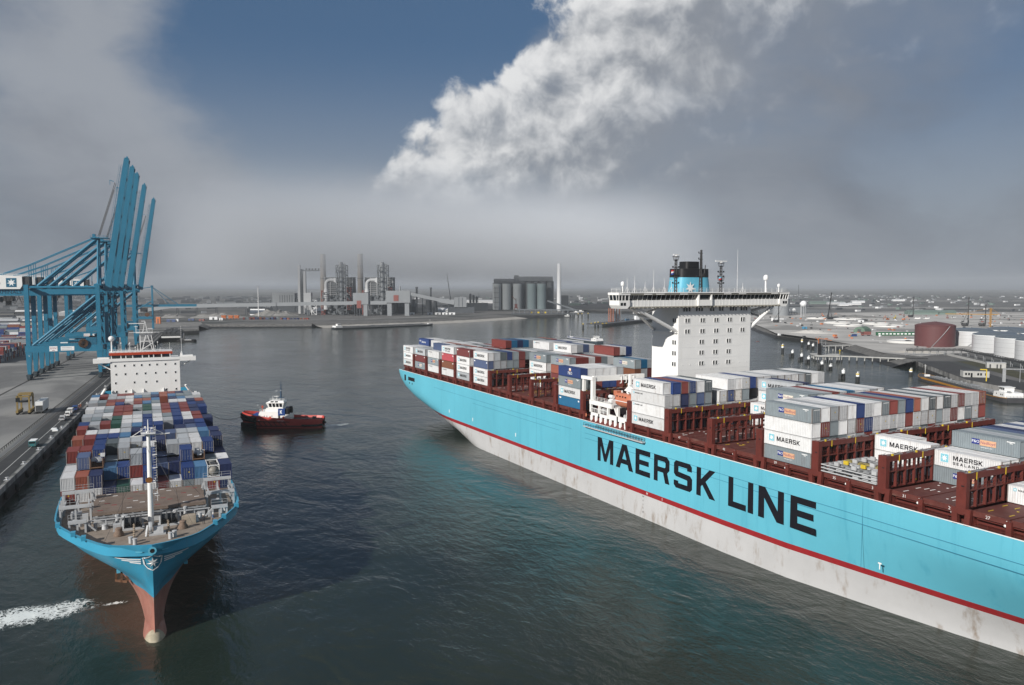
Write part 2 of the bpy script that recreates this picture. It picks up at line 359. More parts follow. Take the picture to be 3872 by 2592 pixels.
def ribbon(name, pl, prof, mats, step=6.0, jit=0.0, **tags):
    """prof: (offset towards the water, z, material of the strip that starts here)"""
    pts = [];
    for a, b in zip(pl[:-1], pl[1:]):
        a = Vector(a); b = Vector(b); n = max(1, int((b - a).length / step))
        pts += [a.lerp(b, i / n) for i in range(n)]
    pts.append(Vector(pl[-1])); nn = normals([tuple(p) for p in pts]); r = random.Random(3); bld = MB()
    rows = []
    for o, z, _ in prof:
        row = []
        for p, n in zip(pts, nn):
            j = (r.random() - .5) * jit if 0 < o else 0
            q = p + n * (o + j); row.append((q.x, q.y, z + (r.random() - .5) * jit * .35 if o > 0 else z))
        rows.append(row)
    for k in range(len(prof) - 1): bld.grid([rows[k + 1], rows[k]], prof[k][2])
    return bld.build(name, mats, **tags)
wall_mats = [G_conc, G_dark, G_stone, G_wet, G_beach]
quay_o = ribbon('quay_wall', SHORE[2:5], [(0, GZ, 0), (.9, GZ, 0), (.9, 3.4, 1), (.9, -2, 1)], wall_mats, 20, kind='structure')
ribbon('quay_wall', SHORE[4:8], [(0, GZ, 0), (.05, 3.2, 1), (.05, -2, 1)], wall_mats, 30, kind='structure')
ribbon('embankment', SHORE[7:11], [(0, GZ, 2), (6, 3.0, 2), (9, 1.6, 3), (16, -1.0, 3)], wall_mats, 5, .9, kind='structure')
ribbon('beach', SHORE[10:15], [(0, GZ, 2), (9, 3.6, 2), (13, 2.4, 4), (34, .35, 4), (40, -.6, 4)], wall_mats, 6, 1.4, kind='structure')
ribbon('embankment', SHORE[14:22], [(0, GZ, 1), (2, 2.5, 3), (10, -1, 3)], wall_mats, 10, .9, kind='structure')
ribbon('embankment', SHORE[21:31], [(0, GZ, 2), (7, 3.2, 2), (11, 1.9, 3), (19, -1.0, 3)], wall_mats, 5, .9, kind='structure')
ribbon('quay_wall', SHORE[30:34], [(0, GZ, 0), (.05, 2.2, 1), (.05, -2, 1)], wall_mats, 30, kind='structure')
QD = Vector((.1175, .9931)); QN = Vector((.9931, -.1175))           # along the quay / towards the water
def qp(s, t, z=GZ): p = Vector((-25.7, 250)) + QD * s + QN * t; return (p.x, p.y, z)
def qsheet(name, s0, s1, t0, t1, z, mat, **k): return sheet(name, [qp(s0, t0)[:2], qp(s0, t1)[:2], qp(s1, t1)[:2], qp(s1, t0)[:2]], z, mat, **k)
qsheet('quay_apron', -420, 790, -160, -.3, GZ + .02, G_quay, kind='structure')
qsheet('quay_road', -420, 780, -7.2, -.3, GZ + .04, G_asph, kind='structure')
white_line = paint('road_paint', (.5, .5, .48), .7, .2, .5)
qsheet('road_marking', -420, 780, -3.3, -3.1, GZ + .055, white_line, kind='structure')
steel_rail = paint('rail_steel', (.10, .075, .05), .5, .3, 1.0, metal=.5)
for t in (-8.0, -44.6):
    b = MB()
    for k in (-.35, .35): b.beam(qp(-420, t + k, GZ + .08), qp(780, t + k, GZ + .08), .12, .12)
    b.build('crane_rail', steel_rail, kind='structure')
# cable-trough fence beside the rail
conc_d = paint('dark_concrete', (.06, .06, .058), .9, .3, .4)
b = MB()
for i in range(0, 150): b.cb(*qp(-130 + i * 3.0, -10.8, GZ + .02), .18, .9, 1.0)
b.beam(qp(-130, -10.8, GZ + .95), qp(320, -10.8, GZ + .95), .12, .2)
tag(b.build('quay_barrier', conc_d), 'long dark post barrier running along the quay beside the crane rail', 'barrier')
# sand fields on the far and right-hand shores
sheet('sand_field', [(690, 660), (770, 758), (870, 885), (960, 1100), (1500, 1130), (1760, 900), (1500, 560), (1150, 430), (800, 395), (600, 455), (640, 540), (670, 605)], GZ + .03, G_sand, kind='structure')
sheet('sand_field', [(562, 422), (614, 490), (700, 470), (900, 390), (900, 300), (610, 395), (560, 388)], GZ + .05, G_sand, kind='structure')
for i in range(16):
    r = random.Random(50 + i); x = r.uniform(900, 2900); y = r.uniform(800, 2600); a = r.uniform(120, 420); c = r.uniform(18, 60); th = r.uniform(-.75, -.45)
    if x < 1200 and y > 1000: continue
    pts = [(x + a * cos(k * pi / 7) * cos(th) - c * sin(k * pi / 7) * sin(th) + r.uniform(-8, 8), y + a * cos(k * pi / 7) * sin(th) + c * sin(k * pi / 7) * cos(th)) for k in range(14)]
    sheet('sand_strip', pts, GZ + .06 + i * .01, [G_sand, G_land, G_gravel][i % 3], kind='structure')
sheet('quay_road', [(523, 366), (444, 278.5), (423, 234.5), (350, 60), (365, 55), (445, 225), (466, 268), (540, 352)], GZ + .07, G_asph, kind='structure')
sheet('grass_verge', [(548, 352), (560, 342), (485, 255), (472, 262)], GZ + .06, G_grass, kind='structure')
sheet('grass_verge', [(452, 236), (372, 60), (395, 55), (470, 215), (500, 250), (480, 252)], GZ + .065, G_grass, kind='structure')
sheet('far_road', [(134, 1273), (244, 1290), (360, 1246), (488, 1283), (575, 1330), (640, 1340), (640, 1352), (570, 1345), (486, 1300), (362, 1262), (246, 1310), (134, 1292)], GZ + .05, G_quay, kind='structure')
sheet('far_yard', [(70, 1070), (108, 1062), (118, 1150), (130, 1215), (134, 1272), (90, 1290), (-200, 1290), (-200, 1080)], GZ + .03, G_gravel, kind='structure')
def heap(name, x, y, L, Wd, H, th, mat, label, seed):
    r = random.Random(seed); n, k = 26, 9; rings = []
    pk = [(r.uniform(-.7, .7), r.uniform(.5, 1.0), r.uniform(.15, .35)) for _ in range(5)]
    for j in range(k + 1):
        f = j / k; row = []
        for i in range(n):
            a = 2 * pi * i / n; u = cos(a) * (1 - f); w = sin(a) * (1 - f)
            hh = max([q[1] * math.exp(-((u - q[0]) / q[2]) ** 2) for q in pk] + [.55]) * H * (1 - (1 - f) ** 2.0) * r.uniform(.85, 1.12)
            X = u * L / 2 * r.uniform(.96, 1.04); Y = w * Wd / 2
            row.append((x + X * cos(th) - Y * sin(th), y + X * sin(th) + Y * cos(th), GZ + (hh if j else -.1)))
        rings.append(row)
    o = MB().grid(rings, closed=True).build(name, mat); tag(o, label, 'heap'); return o
heap('gravel_heap', 112.5, 1470, 50, 24, 8.5, -.5, G_gravel, 'low flat gravel heap behind the blue far crane leg', 1)
heap('gravel_heap', 181, 1434, 106, 30, 10.5, -.48, G_gravel, 'long grey gravel heap behind the orange hoppers', 2)
heap('gravel_heap', 288, 1494, 92, 34, 13.5, -.48, G_gravel, 'tall grey gravel heap in front of the white tents and conveyor', 3)
# ------------------------------------------------------------------ paints
M_blue = paint('hull_blue', (.115, .43, .55), .42, .13, .035, dirt=(.055, .30, .42), dirt_amt=.55, streak=.55, dscale=(1.0, 1.0, .05), spec=.5, bump=.12)
M_blue2 = paint('bow_blue', (.045, .29, .45), .38, .10, .12, dirt=(.10, .22, .27), dirt_amt=.5, streak=.6, dscale=(1, 1, .12), spec=.5)
M_seam = paint('seam_blue', (.03, .17, .27), .5, .1, .3)
M_red = paint('boot_red', (.28, .018, .022), .45, .15, .3, dirt=(.16, .05, .04), dirt_amt=.5, streak=.8)
M_grey_hull = paint('boot_grey', (.46, .46, .465), .55, .10, .08, dirt=(.20, .14, .09), dirt_amt=.95, streak=.30, dscale=(1.2, 1.2, .5))
M_pink = paint('antifouling', (.30, .13, .10), .6, .25, .3, dirt=(.36, .30, .24), dirt_amt=.8, streak=.5, dscale=(1, 1, .5))
M_weed = paint('bulb_wear', (.34, .30, .22), .7, .35, .8, dirt=(.20, .11, .06), dirt_amt=.8)
M_ox = paint('oxide_red', (.115, .024, .018), .55, .22, .6, dirt=(.05, .018, .014), dirt_amt=.6, streak=.9)
M_oxdeck = paint('oxide_deck', (.105, .028, .022), .6, .28, .5, dirt=(.21, .13, .10), dirt_amt=.7, dscale=(.5, .25, 1))
M_white = paint('ship_white', (.79, .785, .765), .4, .03, .4, dirt=(.60, .57, .50), dirt_amt=.25, streak=.6)
M_white2 = paint('white_paint', (.74, .74, .73), .4, .06, .6)
M_beige = paint('soffit_beige', (.36, .34, .29), .6, .08, .5)
M_glass = paint('dark_glass', (.012, .016, .018), .08, 0, spec=.8)
M_black = paint('black_paint', (.012, .012, .013), .45, .2, .8)
M_mast = paint('mast_black', (.018, .018, .020), .6, .2, .8)
M_fblue = paint('funnel_blue', (.11, .40, .54), .4, .06, .5)
M_yellow = paint('safety_yellow', (.55, .40, .03), .5, .15, 1.0)
M_orange = paint('lifeboat_orange', (.46, .16, .09), .4, .1, .6)
M_steel = paint('galv_steel', (.30, .31, .32), .5, .25, 1.2, metal=.2)
M_dgrey = paint('dark_steel', (.05, .052, .055), .6, .25, 1.0)
M_letter = paint('letter_black', (.006, .006, .010), .5, 0)
M_orred = paint('orange_red_trim', (.42, .055, .02), .5, .08, .6)
M_rustdeck = paint('rusty_deck', (.24, .20, .165), .75, .25, .6, dirt=(.14, .075, .045), dirt_amt=.8, dscale=(.7, .7, .7))
M_hatch2 = paint('brown_hatch', (.17, .13, .105), .75, .25, .35, dirt=(.10, .055, .035), dirt_amt=.8, dscale=(.5, .5, .5))
M_ltgrey = paint('light_grey_paint', (.42, .43, .44), .55, .12, .8, dirt=RUST, dirt_amt=.45, streak=1.2)
M_navy = paint('navy_paint', (.015, .05, .19), .4, .1, .7)
M_tugred = paint('tug_red', (.42, .045, .035), .45, .12, .5)
M_fender = paint('fender_rubber', (.014, .013, .013), .85, .3, 1.5)

# ------------------------------------------------------------------ lettering
GL = {
 'M': (1.1, [[(0, 0), (0, 1), (.29, 1), (.55, .34), (.81, 1), (1.1, 1), (1.1, 0), (.88, 0), (.88, .66), (.63, .04), (.47, .04), (.22, .66), (.22, 0)]]),
 'A': (1.06, [[(0, 0), (.39, 1), (.53, 1), (.53, .76), (.40, .40), (.53, .40), (.53, .21), (.33, .21), (.25, 0)], [(.53, .21), (.53, .40), (.66, .40), (.53, .76), (.53, 1), (.67, 1), (1.06, 0), (.81, 0), (.73, .21)]]),
 'E': (.84, [[(0, 0), (0, 1), (.84, 1), (.84, .8), (.23, .8), (.23, .6), (.76, .6), (.76, .41), (.23, .41), (.23, .2), (.84, .2), (.84, 0)]]),
 'R': (.88, [[(0, 0), (0, 1), (.22, 1), (.22, 0)], [(.22, .8), (.22, 1), (.72, 1), (.87, .87), (.87, .52), (.75, .40), (.88, 0), (.64, 0), (.52, .38), (.22, .38), (.22, .57), (.60, .57), (.65, .61), (.65, .76), (.60, .8)]]),
 'S': (.88, [[(0, .27), (0, .1), (.1, 0), (.78, 0), (.88, .1), (.88, .47), (.78, .57), (.22, .61), (.22, .81), (.64, .81), (.64, .72), (.86, .72), (.86, .9), (.76, 1), (.1, 1), (0, .9), (0, .52), (.1, .42), (.65, .38), (.65, .19), (.22, .19), (.22, .27)]]),
 'K': (.92, [[(0, 0), (0, 1), (.22, 1), (.22, .6), (.63, 1), (.91, 1), (.45, .55), (.92, 0), (.64, 0), (.29, .41), (.22, .34), (.22, 0)]]),
 'L': (.78, [[(0, 0), (0, 1), (.22, 1), (.22, .2), (.78, .2), (.78, 0)]]),
 'I': (.23, [[(0, 0), (0, 1), (.23, 1), (.23, 0)]]),
 'N': (.96, [[(0, 0), (0, 1), (.25, 1), (.74, .34), (.74, 1), (.96, 1), (.96, 0), (.71, 0), (.22, .66), (.22, 0)]]),
 'D': (.86, [[(0, 0), (0, 1), (.22, 1), (.22, 0)], [(.22, .8), (.22, 1), (.66, 1), (.86, .82), (.86, .18), (.66, 0), (.22, 0), (.22, .2), (.57, .2), (.64, .27), (.64, .73), (.57, .8)]]),
 'T': (.8, [[(0, .8), (0, 1), (.8, 1), (.8, .8), (.51, .8), (.51, 0), (.29, 0), (.29, .8)]]),
}
def star_pts(r, n=7, inner=.42, rot=pi / 2):
    return [(r * (1 if k % 2 == 0 else inner) * cos(rot + k * pi / n), r * (1 if k % 2 == 0 else inner) * sin(rot + k * pi / n)) for k in range(2 * n)]
def glyphs(text, h, gap=.2, space=.55):
    """flat outlines (x right, y up); returns polygons and total width"""
    x = 0; out = []
    for ch in text:
        if ch == ' ': x += space * h; continue
        w, polys = GL[ch]
        for p in polys: out.append([(x + a * h, b * h) for a, b in p])
        x += (w + gap) * h
    return out, x - gap * h
TXT = {}
def text_mesh(body, size=1.0):
    if (body, size) not in TXT:
        cu = bpy.data.curves.new('txt', 'FONT'); cu.body = body; cu.size = size; cu.resolution_u = 2; cu.align_x = 'CENTER'; cu.align_y = 'CENTER'
        o = bpy.data.objects.new('txt', cu); COL.objects.link(o); dg = bpy.context.evaluated_depsgraph_get(); dg.update()
        me = bpy.data.meshes.new_from_object(o.evaluated_get(dg)); bpy.data.objects.remove(o)
        TXT[(body, size)] = ([tuple(v.co) for v in me.vertices], [tuple(p.vertices) for p in me.polygons])
        bpy.data.meshes.remove(me)
    return TXT[(body, size)]
def put_text(b, body, size, org, ex, ey, m=0):
    vs, fs = text_mesh(body); ex = Vector(ex); ey = Vector(ey); org = Vector(org)
    return b.add([org + ex * (v[0] * size) + ey * (v[1] * size) for v in vs], fs, m)
def put_polys(b, polys, org, ex, ey, m=0):
    ex = Vector(ex); ey = Vector(ey); org = Vector(org)
    for p in polys: b.add([org + ex * a + ey * c for a, c in p], [tuple(range(len(p)))], m)
    return b
def rails(b, pts, h=1.1, r=.035, step=2.0, n=4, bars=3):
    for a, c in zip(pts[:-1], pts[1:]):
        a = Vector(a); c = Vector(c); L_ = (c - a).length; k = max(1, int(L_ / step))
        for i in range(k + 1): p = a.lerp(c, i / k); b.beam(p, p + V(0, 0, h), r * 1.6)
        for j in range(1, bars + 1): b.beam(a + V(0, 0, h * j / bars), c + V(0, 0, h * j / bars), r * 1.5)
    return b

# ------------------------------------------------------------------ the large container ship
CX1 = 149.05; R1 = V(CX1, 145, 0)
ship1 = empty('container_ship', R1)
tag(ship1, 'huge light blue container ship with giant black lettering along its side', 'container ship')
def s1(b, name, mats, parent=None, smooth=False):
    o = b.build(name, mats, parent or ship1, -R1 if parent is None else None, smooth=smooth); return o
LBS = [45.6, 60.5, 75.2, 89.6, 104.2, 118.8, 133.8, 149.0, 164.4, 187.0, 202.0, 217.3, 232.5, 247.8, 263.3, 278.2, 293.4, 308.6, 323.4, 338.6]
DZ = 21.1; HZ = 23.5; HB = 28.15
def lerp_tab(t, x):
    for (a, b), (c, d) in zip(t[:-1], t[1:]):
        if x <= c: return b + (d - b) * max(0, min(1, (x - a) / (c - a)))
    return t[-1][1]
ZS = [(244, -4), (256, .5), (266, 3.5), (281, 7.0), (292, 8.8), (300, 10.4), (310, 11.8), (326, 14.2), (336, 16.6), (341, 19.0), (342.5, 20.6)]
WLB = [(-48, .2), (-30, 1.5), (0, 7), (35, 13.5), (70, 19.8), (79, 21.9), (95.5, 24.8), (112, 27.4), (125, 28.15), (400, 28.15)]
DKB = [(-55, .3), (-50, 5.5), (-42, 11), (-28, 18), (-10, 24), (15, 27.6), (30, 28.15), (400, 28.15)]
def hb1(y, z):
    if y > 244:
        zs = lerp_tab(ZS, y); R = 11.0
        if z >= zs: return HB
        k = (zs - z) / R
        return HB * sqrt(max(0.0004, 1 - min(1, k) ** 2))
    w = lerp_tab(WLB, y); d = lerp_tab(DKB, y); t = max(0, min(1, z / 17.0)); t = t * t * (3 - 2 * t) * .6 + t * .4
    return w + (d - w) * t
def hull1():
    ys = [-55, -52, -48, -42, -36, -28, -20, -10, 0, 10, 20, 35, 50, 65, 80, 95, 112, 130, 150, 170, 190, 210, 230, 244, 250, 256, 261, 266, 271, 276, 281, 287, 292, 296, 300, 305, 310, 318, 326, 331, 336, 339, 341, 342, 342.5]
    bands = [('lower_hull', [-4, -2, 0, 2, 4, 5, 6.1], M_grey_hull), ('boot_stripe', [6.1, 6.7, 7.3], M_red), ('hull', [7.3, 8.5, 10, 12, 14, 16, 18, 20, DZ], M_blue)]
    for nm, zl, mt in bands:
        b = MB()
        for s in (-1, 1):
            rings = []
            for z in zl:
                row = []
                for y in ys:
                    off = 0
                    if y < -30: off = (z - DZ) * -.42 * (1 - (y + 55) / 25) * .9      # raked stem
                    row.append((CX1 + s * hb1(y, z), y + off, z))
                rings.append(row)
            b.grid(rings if s < 0 else rings[::-1])
        if nm == 'hull':
            b.grid([[(CX1 - hb1(342.5, z), 342.5, z), (CX1 + hb1(342.5, z), 342.5, z)] for z in (14, 16, 18, 20, DZ)])
        o = s1(b, nm, mt); auto_smooth(o, 50)
    b = MB(); rows = [[(CX1 - hb1(y, DZ) + .05, y, DZ - .25), (CX1 + hb1(y, DZ) - .05, y, DZ - .25)] for y in ys]
    b.grid(rows); s1(b, 'main_deck', M_oxdeck)
    # sheer-strake edge strip and plate seams that show as darker lines
    b = MB()
    for a, c in zip(ys[:-1], ys[1:]):
        if a < 20: continue
        b.box(CX1 - HB - .04, CX1 - HB + .06, a, c, DZ - .12, DZ + .02)
    s1(b, 'deck_edge', M_white2)
    for z, y0, y1 in ((17.45, 60, 186), (16.0, 60, 186), (17.45, 193, 300), (15.9, 200, 262)):
        b = MB(); b.box(CX1 - HB - .012, CX1 - HB + .02, y0, y1, z - .045, z + .045); s1(b, 'weld_seam', M_seam)
    for y in (94, 131, 188, 214, 225):
        b = MB(); b.box(CX1 - HB - .010, CX1 - HB + .02, y - .03, y + .03, 8.0, DZ - .3); s1(b, 'weld_seam', M_seam)
hull1()
def hull_letters():
    rows = [('M', 179.4, 171.9), ('A', 170.7, 163.0), ('E', 162.0, 155.9), ('R', 154.4, 148.3), ('S', 146.7, 140.1), ('K', 138.6, 132.3), ('L', 128.2, 122.9), ('I', 122.3, 120.8), ('N', 119.3, 112.4), ('E', 110.7, 104.4)]
    for ch, y0, y1 in rows:
        w, polys = GL[ch]; k = (y0 - y1) / w; b = MB()
        for p in polys:
            b.prism([(CX1 - HB - .03, y0 - a * k, 10.9 + c * 6.6) for a, c in p], (.05, 0, 0))
        s1(b, 'hull_letter', M_letter)
hull_letters()
def marks1():
    b = MB(); X = CX1 - HB - .03
    b.box(X, X + .05, 89.8, 90.5, 9.9, 10.15, 0); b.box(X, X + .05, 90.05, 90.25, 8.9, 9.9, 0); s1(b, 'tug_mark', M_white2)
    for y in (228, 262, 284):
        b = MB(); b.box(X, X + .05, y - .25, y + .25, 9.2, 10.4); s1(b, 'tug_mark', M_white2)
    # draught figures amidships
    b = MB()
    for i, t in enumerate(('3M', '8', '6', '4', '2M')):
        put_text(b, t, .55, (X, 158.6, 5.6 - i * 1.0), (0, -1, 0), (0, 0, 1))
    s1(b, 'draught_marks', M_letter)
    b = MB()
    put_text(b, 'I', 1.1, (X, 151, 6.7), (0, -1, 0), (0, 0, 1)); put_text(b, 'H', 1.0, (X, 157, 6.7), (0, -1, 0), (0, 0, 1)); s1(b, 'load_mark', M_white2)
    # mooring openings at the stern quarter
    b = MB(); b.box(X - .01, X + .2, 322.5, 330.5, 17.2, 18.8); s1(b, 'mooring_port', M_black)
    b = MB(); b.box(X - .01, X + .2, 333.4, 335.4, 16.7, 19.3); s1(b, 'mooring_port', M_black)
    for y in (325.5, 329):
        b = MB(); b.tube((X - .02, y, 16.1), (X + .1, y, 16.1), .45, 10); s1(b, 'fairlead', M_black)
marks1()
def star_face(b, org, ex, ey, r, m): return put_polys(b, [star_pts(r)], org, ex, ey, m)

# deck houses, coamings, hatch covers, lashing bridges
M_lamp = paint('lamp_white', (.8, .8, .78), .3, 0)
def bays1():
    X0 = CX1 - HB; X1 = CX1 + HB
    nums = {1: ('27', '26'), 2: ('31', '30', '29'), 3: ('35', '34', '33'), 4: ('39', '38'), 5: ('43', '42'), 6: ('47', '46')}
    for k in range(len(LBS) - 1):
        ya, yb = LBS[k] + 1.5, LBS[k + 1]
        if k == 8: ya, yb = 166.0, 187
        b = MB(); b.box(X0 + 2.4, X1 - 2.4, ya - .6, yb + .4, DZ - .3, 22.6)
        # stools and longitudinal rail along the coaming
        for y in (ya + .5, (ya + yb) / 2, yb - .6):
            b.prism([(X0 + .9, y, DZ - .2), (X0 + 2.4, y, DZ - .2), (X0 + 2.4, y, 22.7), (X0 + 1.5, y, 22.7)], (0, .35, 0))
        b.box(X0 + 1.2, X0 + 1.45, ya + 1.2, yb - 1.2, 22.2, 22.4); b.box(X0 + 1.2, X0 + 1.45, ya + 1.2, yb - 1.2, 21.6, 21.7)
        s1(b, 'hatch_coaming', M_ox)
        if k == 8: continue
        ym = (ya + yb) / 2
        for (p, q) in ((ya - .1, ym - .12), (ym + .12, yb - .6)):
            b = MB(); b.box(X0 + .75, X1 - .75, p, q, 22.6, 23.28)
            for x in (X0 + 6 * 2.53, X0 + 16 * 2.53): pass
            for xa, xb in ((X0 + .75, X0 + 15.6), (X0 + 15.75, X0 + 40.5), (X0 + 40.65, X1 - .75)): b.box(xa, xb, p + .05, q - .05, 23.284, HZ)
            hc = s1(b, 'hatch_cover', M_oxdeck)
            b = MB(); r = random.Random(k * 7 + int(p))
            for i in range(16):
                x = X0 + r.uniform(2, 22); y = r.uniform(p + .8, q - .8)
                b.cb(x, y, HZ + .004, *((1.3, .16) if r.random() < .5 else (.3, .3)), .05)
            b.build('lashing_socket', [M_yellow if k % 2 else M_white2], hc)
        b = MB()
        for t, y in zip(nums.get(k, ()), (yb - 3.2, ya + (yb - ya) * .52, ya + 1.4)):
            put_text(b, t, .75, (X0 + .72, y, 22.94), (0, -1, 0), (0, 0, 1))
        if k in nums: s1(b, 'bay_number', M_white2)
        for y in (ya + 1.2, ym + .8):
            b = MB(); b.sphere((X0 + .95, y, 22.35), .26, 8, 6); s1(b, 'deck_lamp', M_lamp)
        b = MB(); rails(b, [(X0 + .2, ya + 1.5, DZ), (X0 + .2, yb - 1.5, DZ)], .95, .028, 1.9); s1(b, 'deck_rail', M_ox)
        b = MB(); b.cb(X0 + .7, ym, DZ - .2, .7, .8, HZ - DZ - .1); s1(b, 'hatch_post', M_ox)
bays1()
def lashing_bridge(y, full=True, h0=HZ + .1, top=29.2):
    X0 = CX1 - HB; X1 = CX1 + HB
    lb = MB(); lb.box(X0, X1, y - .02, y + 1.45, top - .95, top)            # deep top girder
    g = s1(lb, 'lashing_bridge', M_ox)
    def sub(b, nm, mt=M_ox): return b.build(nm, mt, g)
    for s, x in ((1, X0), (-1, X1 - 1.0)):
        b = MB(); b.box(x + .02, x + .98, y - .04, y + 1.6, h0, top + .1)
        b.box(x + (.0 if s > 0 else .98), x + (.02 if s > 0 else 1.0), y + .3, y + .8, top - 2.1, top - 1.9, 1); b.build('end_post', [M_ox, M_black], g)
        # splayed foot frame down to the deck
        b = MB(); xx = x if s > 0 else x + .3
        b.prism([(xx, y - .9, h0), (xx, y + 2.4, h0), (xx, y + 2.1, DZ - .2), (xx, y + 1.2, DZ - .2), (xx, y + 1.35, h0 - .8), (xx, y + 1.1, h0 - 1.05), (xx, y + .3, h0 - 1.05), (xx, y + .05, h0 - .8), (xx, y + .2, DZ - .2), (xx, y - .7, DZ - .2)], (.7, 0, 0))
        sub(b, 'foot_frame')
    n = 22; pit = (2 * HB - 1.0) / n
    for i in range(1, n):
        x = X0 + .5 + i * pit; b = MB()
        b.box(x - .14, x + .14, y + .05, y + .5, h0, top - .95); b.box(x - .10, x + .10, y + 1.0, y + 1.4, h0, top - .95)
        b.prism([(x - .03, y + .5, 26.35), (x - .03, y + 1.4, 26.35), (x - .03, y + .5, 25.5)], (.06, 0, 0)); sub(b, 'column')
    b = MB(); b.box(X0 + 1, X1 - 1, y + .06, y + 1.42, 26.35, 26.5); sub(b, 'walkway')
    b = MB(); b.box(X0 + 1, X1 - 1, y + .5, y + 1.0, h0 - .2, h0 + .02); rails(b, [(X0 + 1, y + .12, 26.5), (X1 - 1, y + .12, 26.5)], .95, .03, 2.53, bars=2); sub(b, 'walkway_rail')
    # turnbuckles and rods heaped on the top girder
    r = random.Random(int(y)); b = MB()
    for i in range(90):
        x = X0 + r.uniform(.6, 55.5); a = r.uniform(-.5, .5); q = y + r.uniform(.15, 1.3)
        b.beam((x - .6, q, top + .09), (x + .6, q + a, top + .09 + r.uniform(0, .18)), .09, .09)
    sub(b, 'lashing_gear', M_steel)
    for i in range(7):
        x = X0 + 3.4 + i * 7.3 + r.uniform(-.8, .8); b = MB()
        b.box(x - .06, x + .06, y - .12, y - .03, top - 1.1, top + .1); b.cb(x - 1.5, y + .2, top, .3, .3, .35); sub(b, 'twistlock_bin', M_yellow)
    for i in range(0, n, 2):
        x = X0 + .5 + (i + .6) * pit; b = MB(); b.box(x - .3, x + .3, y + 1.05, y + 1.12, 27.2, 27.7); sub(b, 'placard', M_ltgrey)
for y in LBS[:-1]: lashing_bridge(y)
# ------------------------------------------------------------------ tower block and bridge
TX0, TX1, TY0, TY1, TZ = 139.7, 166.1, 168.5, 180.0, 54.3
def tower1():
    b = MB(); b.box(TX0, TX1, TY0, TY1, DZ - .2, TZ); tw = s1(b, 'accommodation_block', M_white)
    # thin deck seams
    for z in (35.9, 39.1, 42.2, 45.2, 48.2, 51.2):
        b = MB(); b.box(TX0 - .03, TX1 + .03, TY0 - .03, TY1, z, z + .08); b.build('deck_seam', M_white2, tw)
    def win(p, ex, n):                                    # a recessed pane with a raised frame
        p = Vector(p); ex = Vector(ex); n = Vector(n); b = MB()
        for s in (-1, 1): b.beam(p + ex * (s * .36) + V(0, 0, -.62) + n * .04, p + ex * (s * .36) + V(0, 0, .62) + n * .04, .10, .10, up=tuple(n))
        b.beam(p + ex * -.36 + V(0, 0, .62) + n * .04, p + ex * .36 + V(0, 0, .62) + n * .04, .10, .10); b.beam(p + ex * -.36 + V(0, 0, -.62) + n * .04, p + ex * .36 + V(0, 0, -.62) + n * .04, .10, .10)
        f = b.build('window', M_white2, tw)
        b = MB(); q = [p + ex * -.3 + V(0, 0, -.55) + n * .012, p + ex * .3 + V(0, 0, -.55) + n * .012, p + ex * .3 + V(0, 0, .55) + n * .012, p + ex * -.3 + V(0, 0, .55) + n * .012]
        b.quad(*q); b.build('pane', M_glass, f)
    fx = lambda px: TX0 + (px - 828) * .03292
    rows = [(52.7, [(912, 3), (1047, 3), (1187, 2), (1288, 2), (1425, 3), (1548, 3)]), (49.6, [(922, 2), (1085, 2), (1237, 2), (1387, 2), (1536, 2)]), (46.6, [(922, 2), (1085, 2), (1237, 2), (1387, 2), (1536, 2)]),
            (43.6, [(1078, 2), (1231, 2), (1380, 2)]), (40.6, [(1078, 2), (1231, 2), (1380, 2)]), (37.6, [(1078, 2), (1231, 2), (1380, 2)])]
    for z, cs in rows:
        for px, n in cs:
            for i in range(n): win((fx(px) + (i - (n - 1) / 2) * .95, TY0, z), (1, 0, 0), (0, -1, 0))
    for z in (49.6, 46.6, 43.6, 40.6, 37.6):
        for y in (169.7, 170.65): win((TX0, y, z), (0, -1, 0), (-1, 0, 0))
    b = MB()
    for i in range(10): b.tube((TX0 + 1.5 + i * 2.6, TY0 - .12, 37.4 - i * .0), (TX0 + 1.5 + i * 2.6, TY0 + .02, 37.4), .12, 6)
    b.build('wall_lamp', M_white2, tw)
    # lower house round the tower base
    b = MB(); b.box(131, TX0 - .02, 170, 184, DZ, 28.2); b.box(TX1 + .02, 172, 170, 184, DZ, 30.0); b.box(133, 139.0, 175.5, 179, 28.2, 32.2)
    b.box(136.5, 139.65, 169.5, 171, 28.2, 34.6); s1(b, 'deck_house', M_white)
tower1()
